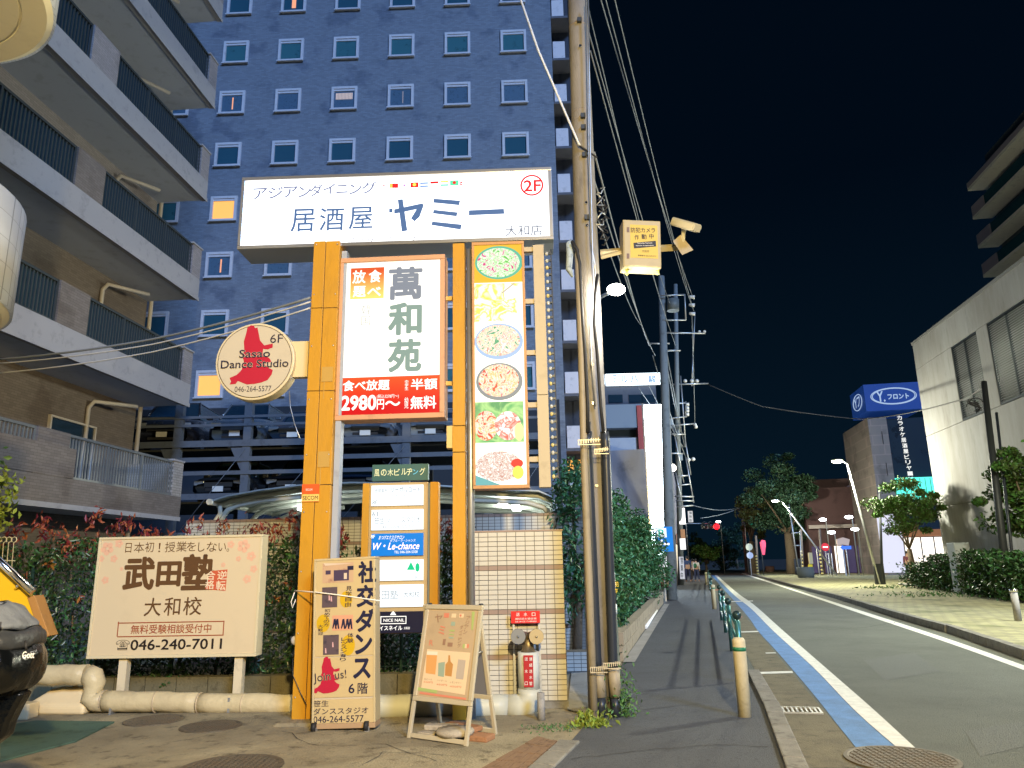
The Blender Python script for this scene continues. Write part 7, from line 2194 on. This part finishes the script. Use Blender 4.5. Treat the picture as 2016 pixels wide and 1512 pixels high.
poly(CSf, [(1647, 1062), (1660, 1058), (1673, 1062), (1671, 1074), (1660, 1072), (1649, 1074)], 0, th=.15).build('board', mat('pale_board', (.45, .33, .27), .6, emit=(.6, .45, .4), es=.3), cs_)
MB(CSf).box(CSf.hit(1660, 1080)[0] - .04, CSf.hit(1660, 1080)[0] + .04, .02, .1, 0, CSf.hit(1660, 1074)[1]).build('post', steel, cs_)

# road signs and small posts
def roadsign(u, v, Y, label, kind):
    c = at(u, v, Y); f = Frame(c)
    t = thing('road_sign', (c.x, c.y, 0), label, 'road sign')
    MB().tube([(c.x, c.y + .06, .0), (c.x, c.y + .06, c.z)], .035, 8, world=True).build('post', mat('post_white', (.6, .6, .6), .5), t)
    if kind == 'noentry':
        MB(f).disc(0, 0, 0, .32, .32, 24, .03).build('plate', mat('sign_red', (.55, .02, .03), .4, emit=(.6, .03, .04), es=.5), t)
        MB(f).box(-.2, .2, -.01, -.001, -.05, .05).build('bar', mat('sign_white', (.7, .7, .7), .4, emit=(.8, .8, .8), es=.4), t)
    elif kind == 'arrow':
        MB(f).prism([(-.5, 0), (-.25, .2), (-.25, .13), (.4, .13), (.4, -.13), (-.25, -.13), (-.25, -.2)], 0, .03).build('plate', mat('sign_blue', (.05, .15, .6), .4, emit=(.05, .15, .7), es=.7), t)
    else:
        MB(f).disc(0, 0, 0, .32, .32, 24, .03).build('plate', mat('sign_cream', (.6, .6, .45), .4), t)
        MB(f).disc(0, 0, -.75, .3, .3, 24, .03).build('plate', mat('sign_bluewhite', (.5, .55, .7), .4), t)
roadsign(1625, 1077, 62, 'red no entry sign right of the red traffic light', 'noentry')
roadsign(1666, 1078, 60, 'blue one-way arrow sign below the curved shop sign', 'arrow')
roadsign(1475, 1077, 70, 'pair of round road signs on a post left of the olive tree', 'round')
op = thing('wooden_pole', G(1468, 1136), 'slim utility pole with striped base left of the olive tree', 'pole')
a = G(1470, 1128); MB().tube([a, at(1459, 990, a.y)], [.15, .1], 10, world=True).build('shaft', mat('orange_pole', (.35, .22, .16), .7), op)
def striped(u, v0, v1, Y, label):
    a, b = at(u, v1, Y), at(u, v0, Y)
    t = thing('striped_pole', (a.x, a.y, 0), label, 'pole', 'black and yellow striped poles')
    MB().tube([(a.x, a.y, 0), (b.x, b.y, b.z + 1.8)], .1, 10, world=True).build('shaft', mat('pole_brown', (.12, .1, .09), .7), t)
    n = 7; h = b.z / n
    for i in range(n):
        MB().tube([(a.x, a.y, .2 + i * h), (a.x, a.y, .2 + i * h + h * .5)], .108, 10, world=True).build('stripe', mat('stripe_yellow', (.6, .5, .2), .6), t)
striped(1492, 1095, 1125, 68, 'striped pole just left of the pink banner'); striped(1581, 1085, 1120, 64, 'striped pole beside the biggest tree'); striped(1618, 1085, 1120, 63, 'striped pole left of the no entry sign')
pkb = thing('pink_banner', at(1500, 1100, 66), 'tall pink-red banner standing by the far crossing', 'banner')
BNF = Frame((0, 66, 0))
poly(BNF, [(1496, 1068), (1500, 1063), (1506, 1064), (1508, 1070), (1506, 1092), (1500, 1092)], 0, th=.04).build('cloth', mat('pink_cloth', (.6, .05, .12), .7, emit=(.7, .08, .15), es=.35), pkb)
MB(BNF).tube([(BNF.hit(1503, 1120)[0], .02, 0), (BNF.hit(1503, 1120)[0], .02, BNF.hit(1503, 1066)[1])], .03, 6).build('pole', darksteel, pkb)
ybp = thing('yellow_bin_post', at(1597, 1120, 60), 'post with a green top and yellow foot beside the round planter', 'post')
PQ = Frame((0, 60, 0))
rect(PQ, (1593, 1088, 1600, 1110), 0, th=.2).build('upper', mat('post_beige', (.5, .42, .25), .6), ybp); rect(PQ, (1593, 1111, 1600, 1122), 0, th=.2).build('lower', mat('post_yellow', (.65, .5, .03), .6), ybp)
a = PQ.hit(1596, 1130)[0]; MB(PQ).box(a - .14, a + .14, 0, .2, 0, PQ.hit(1596, 1122)[1]).build('foot', MATS['post_beige'], ybp)
for (u, v, lbl, s) in ((1587, 1137, 'round grey concrete planter on the plaza, nearer one', 1.0), (1516, 1126, 'round brown concrete planter under the olive tree', .8)):
    c = G(u, v, .14); t = thing('round_planter', c, lbl, 'planter', 'round concrete planters')
    MB(Frame(c)).lathe([(.58 * s, 0), (.62 * s, .35 * s), (.6 * s, .75 * s), (.52 * s, .76 * s), (.5 * s, .65 * s)], n=20).build('pot', mat('planter_%d' % u, (.10, .12, .13) if s == 1 else (.16, .09, .07), .8), t)
    MB(Frame(c)).lathe([(.49 * s, .6 * s), (.49 * s, .66 * s)], n=20).build('soil', mat('soil', (.03, .025, .02), .9), t)
# ladder-like frame posts near the big tree
lfp = thing('banner_frame', at(1570, 1110, 58), 'silver banner frame with two arched bars on a dark double pole', 'frame')
for a, b in (((1553, 993), (1574, 1135)), ((1575, 1045), (1578, 1135)), ((1558, 1050), (1575, 1048)), ((1563, 1074), (1576, 1074))): bar(a, b, 58, .05, None, lfp, 'bar')
rect(Frame((0, 58, 0)), (1565, 1100, 1577, 1132), .05, th=.1).build('dark_plate', darksteel, lfp)
for i, u in enumerate((1612, 1634, 1640)):
    p = at(u, 1120, 63); t = thing('rail_post', (p.x, p.y, 0), ['slim white post right of the yellow-footed post', 'slim white post left of the curved shop sign', 'slim white post just under the curved shop sign'][i], 'post', 'slim white posts by the far pavement')
    MB().tube([(p.x, p.y, 0), (p.x, p.y, 2.4 if i == 0 else 1.9)], .035, 6, world=True).build('post', mat('post_white'   , (.6, .6, .6), .5), t)

# ================================================================ people
def person(loc, label, heading, top, legs, hair=(.01, .01, .012), h=1.7, bag=None, stride=.22):
    t = thing('person', loc, label, 'person')
    s = h / 1.7
    ch, sh = math.cos(heading), math.sin(heading)
    def X(x, y, z): return (loc[0] + (x * ch - y * sh) * s, loc[1] + (x * sh + y * ch) * s, loc[2] + z * s)
    def skin(name, vs, es, rad, m):
        me = bpy.data.meshes.new(name)
        org = ORG[t]
        me.from_pydata([tuple(Vector(X(*v)) - org) for v in vs], es, [])
        o = link(name, me, t)
        md = o.modifiers.new('skin', 'SKIN'); md.use_smooth_shade = True
        for i, r in enumerate(rad):
            r = r if hasattr(r, '__len__') else (r, r)
            me.skin_vertices[0].data[i].radius = (r[0] * s, r[1] * s)
        me.skin_vertices[0].data[0].use_root = True
        sb_ = o.modifiers.new('sub', 'SUBSURF'); sb_.levels = sb_.render_levels = 2
        me.materials.append(m)
        return o
    skinm = mat('skin', (.42, .25, .17), .55)
    # one body: pelvis, spine, neck, head, arms with hands, legs
    body = [(0, 0, .95), (0, 0, 1.15), (0, 0, 1.36), (0, 0.0, 1.46), (0, .01, 1.54), (0, .015, 1.64),
            (-.17, 0, 1.38), (-.21, -.03, 1.12), (-.22, .06, .88), (-.22, .09, .79), (.17, 0, 1.38), (.21, .03, 1.12), (.22, -.02, .88), (.22, -.03, .79),
            (-.09, 0, .88), (-.1, stride * .5, .48), (-.1, stride, .09), (-.1, stride + .13, .03), (.09, 0, .88), (.1, -stride * .4, .48), (.1, -stride, .12), (.1, -stride + .1, .03)]
    ed = [(0, 1), (1, 2), (2, 3), (3, 4), (4, 5), (2, 6), (6, 7), (7, 8), (8, 9), (2, 10), (10, 11), (11, 12), (12, 13), (0, 14), (14, 15), (15, 16), (16, 17), (0, 18), (18, 19), (19, 20), (20, 21)]
    rd = [.12, .12, .12, .055, .085, .08, .06, .04, .03, .035, .06, .04, .03, .035, .085, .06, .04, .035, .085, .06, .04, .035]
    skin('body', body, ed, rd, skinm)
    skin('shirt', [(0, 0, .93), (0, 0, 1.15), (0, 0, 1.36), (0, 0, 1.44), (-.18, 0, 1.38), (-.215, -.03, 1.13), (-.225, .05, .92), (.18, 0, 1.38), (.215, .03, 1.13), (.225, -.01, .92)],
         [(0, 1), (1, 2), (2, 3), (2, 4), (4, 5), (5, 6), (2, 7), (7, 8), (8, 9)], [(.15, .11), (.16, .115), (.17, .12), .07, .075, .055, .045, .075, .055, .045], mat('shirt_%.2f_%.2f' % (top[0], top[2]), top, .8))
    skin('trousers', [(0, 0, .95), (-.09, 0, .86), (-.1, stride * .5, .48), (-.1, stride, .12), (.09, 0, .86), (.1, -stride * .4, .48), (.1, -stride, .14)], [(0, 1), (1, 2), (2, 3), (0, 4), (4, 5), (5, 6)], [(.15, .12), .10, .075, .06, .10, .075, .06], mat('legs_%.2f' % legs[2], legs, .8))
    MB().ball(X(0, -.01, 1.635), .098 * s, .105 * s, .115 * s).build('hair', mat('hair', hair, .6), t)
    if bag: MB().ball(X(*bag[0]), .14 * s, .1 * s, .19 * s).build('backpack', mat('bag_%.2f' % bag[1][1], bag[1], .7), t)
    return t
g1 = at(1356, 1146, 55); 
person((g1.x, 55, .01), 'person in a dark blue suit walking away up the sidewalk, left of the pair', 0, (.03, .05, .13), (.02, .025, .06), h=1.82)
g2 = at(1373, 1144, 56)
person((g2.x, 56, .01), 'person in a white shirt with a green backpack walking away beside the suited person', 0, (.6, .58, .55), (.03, .04, .09), h=1.62, bag=((-.12, -.14, 1.2), (.03, .12, .06)))
g3 = at(1366, 1140, 58)
person((g3.x, 58, .01), 'person half hidden between the suit and the white shirt', 0, (.25, .2, .12), (.05, .04, .03), h=1.6)
g4 = at(1789, 1118, 46)
person((g4.x, 46, .14), 'person in a dark reddish top standing before the bright shop', R(160), (.13, .04, .06), (.03, .035, .06), h=1.68, stride=.08)
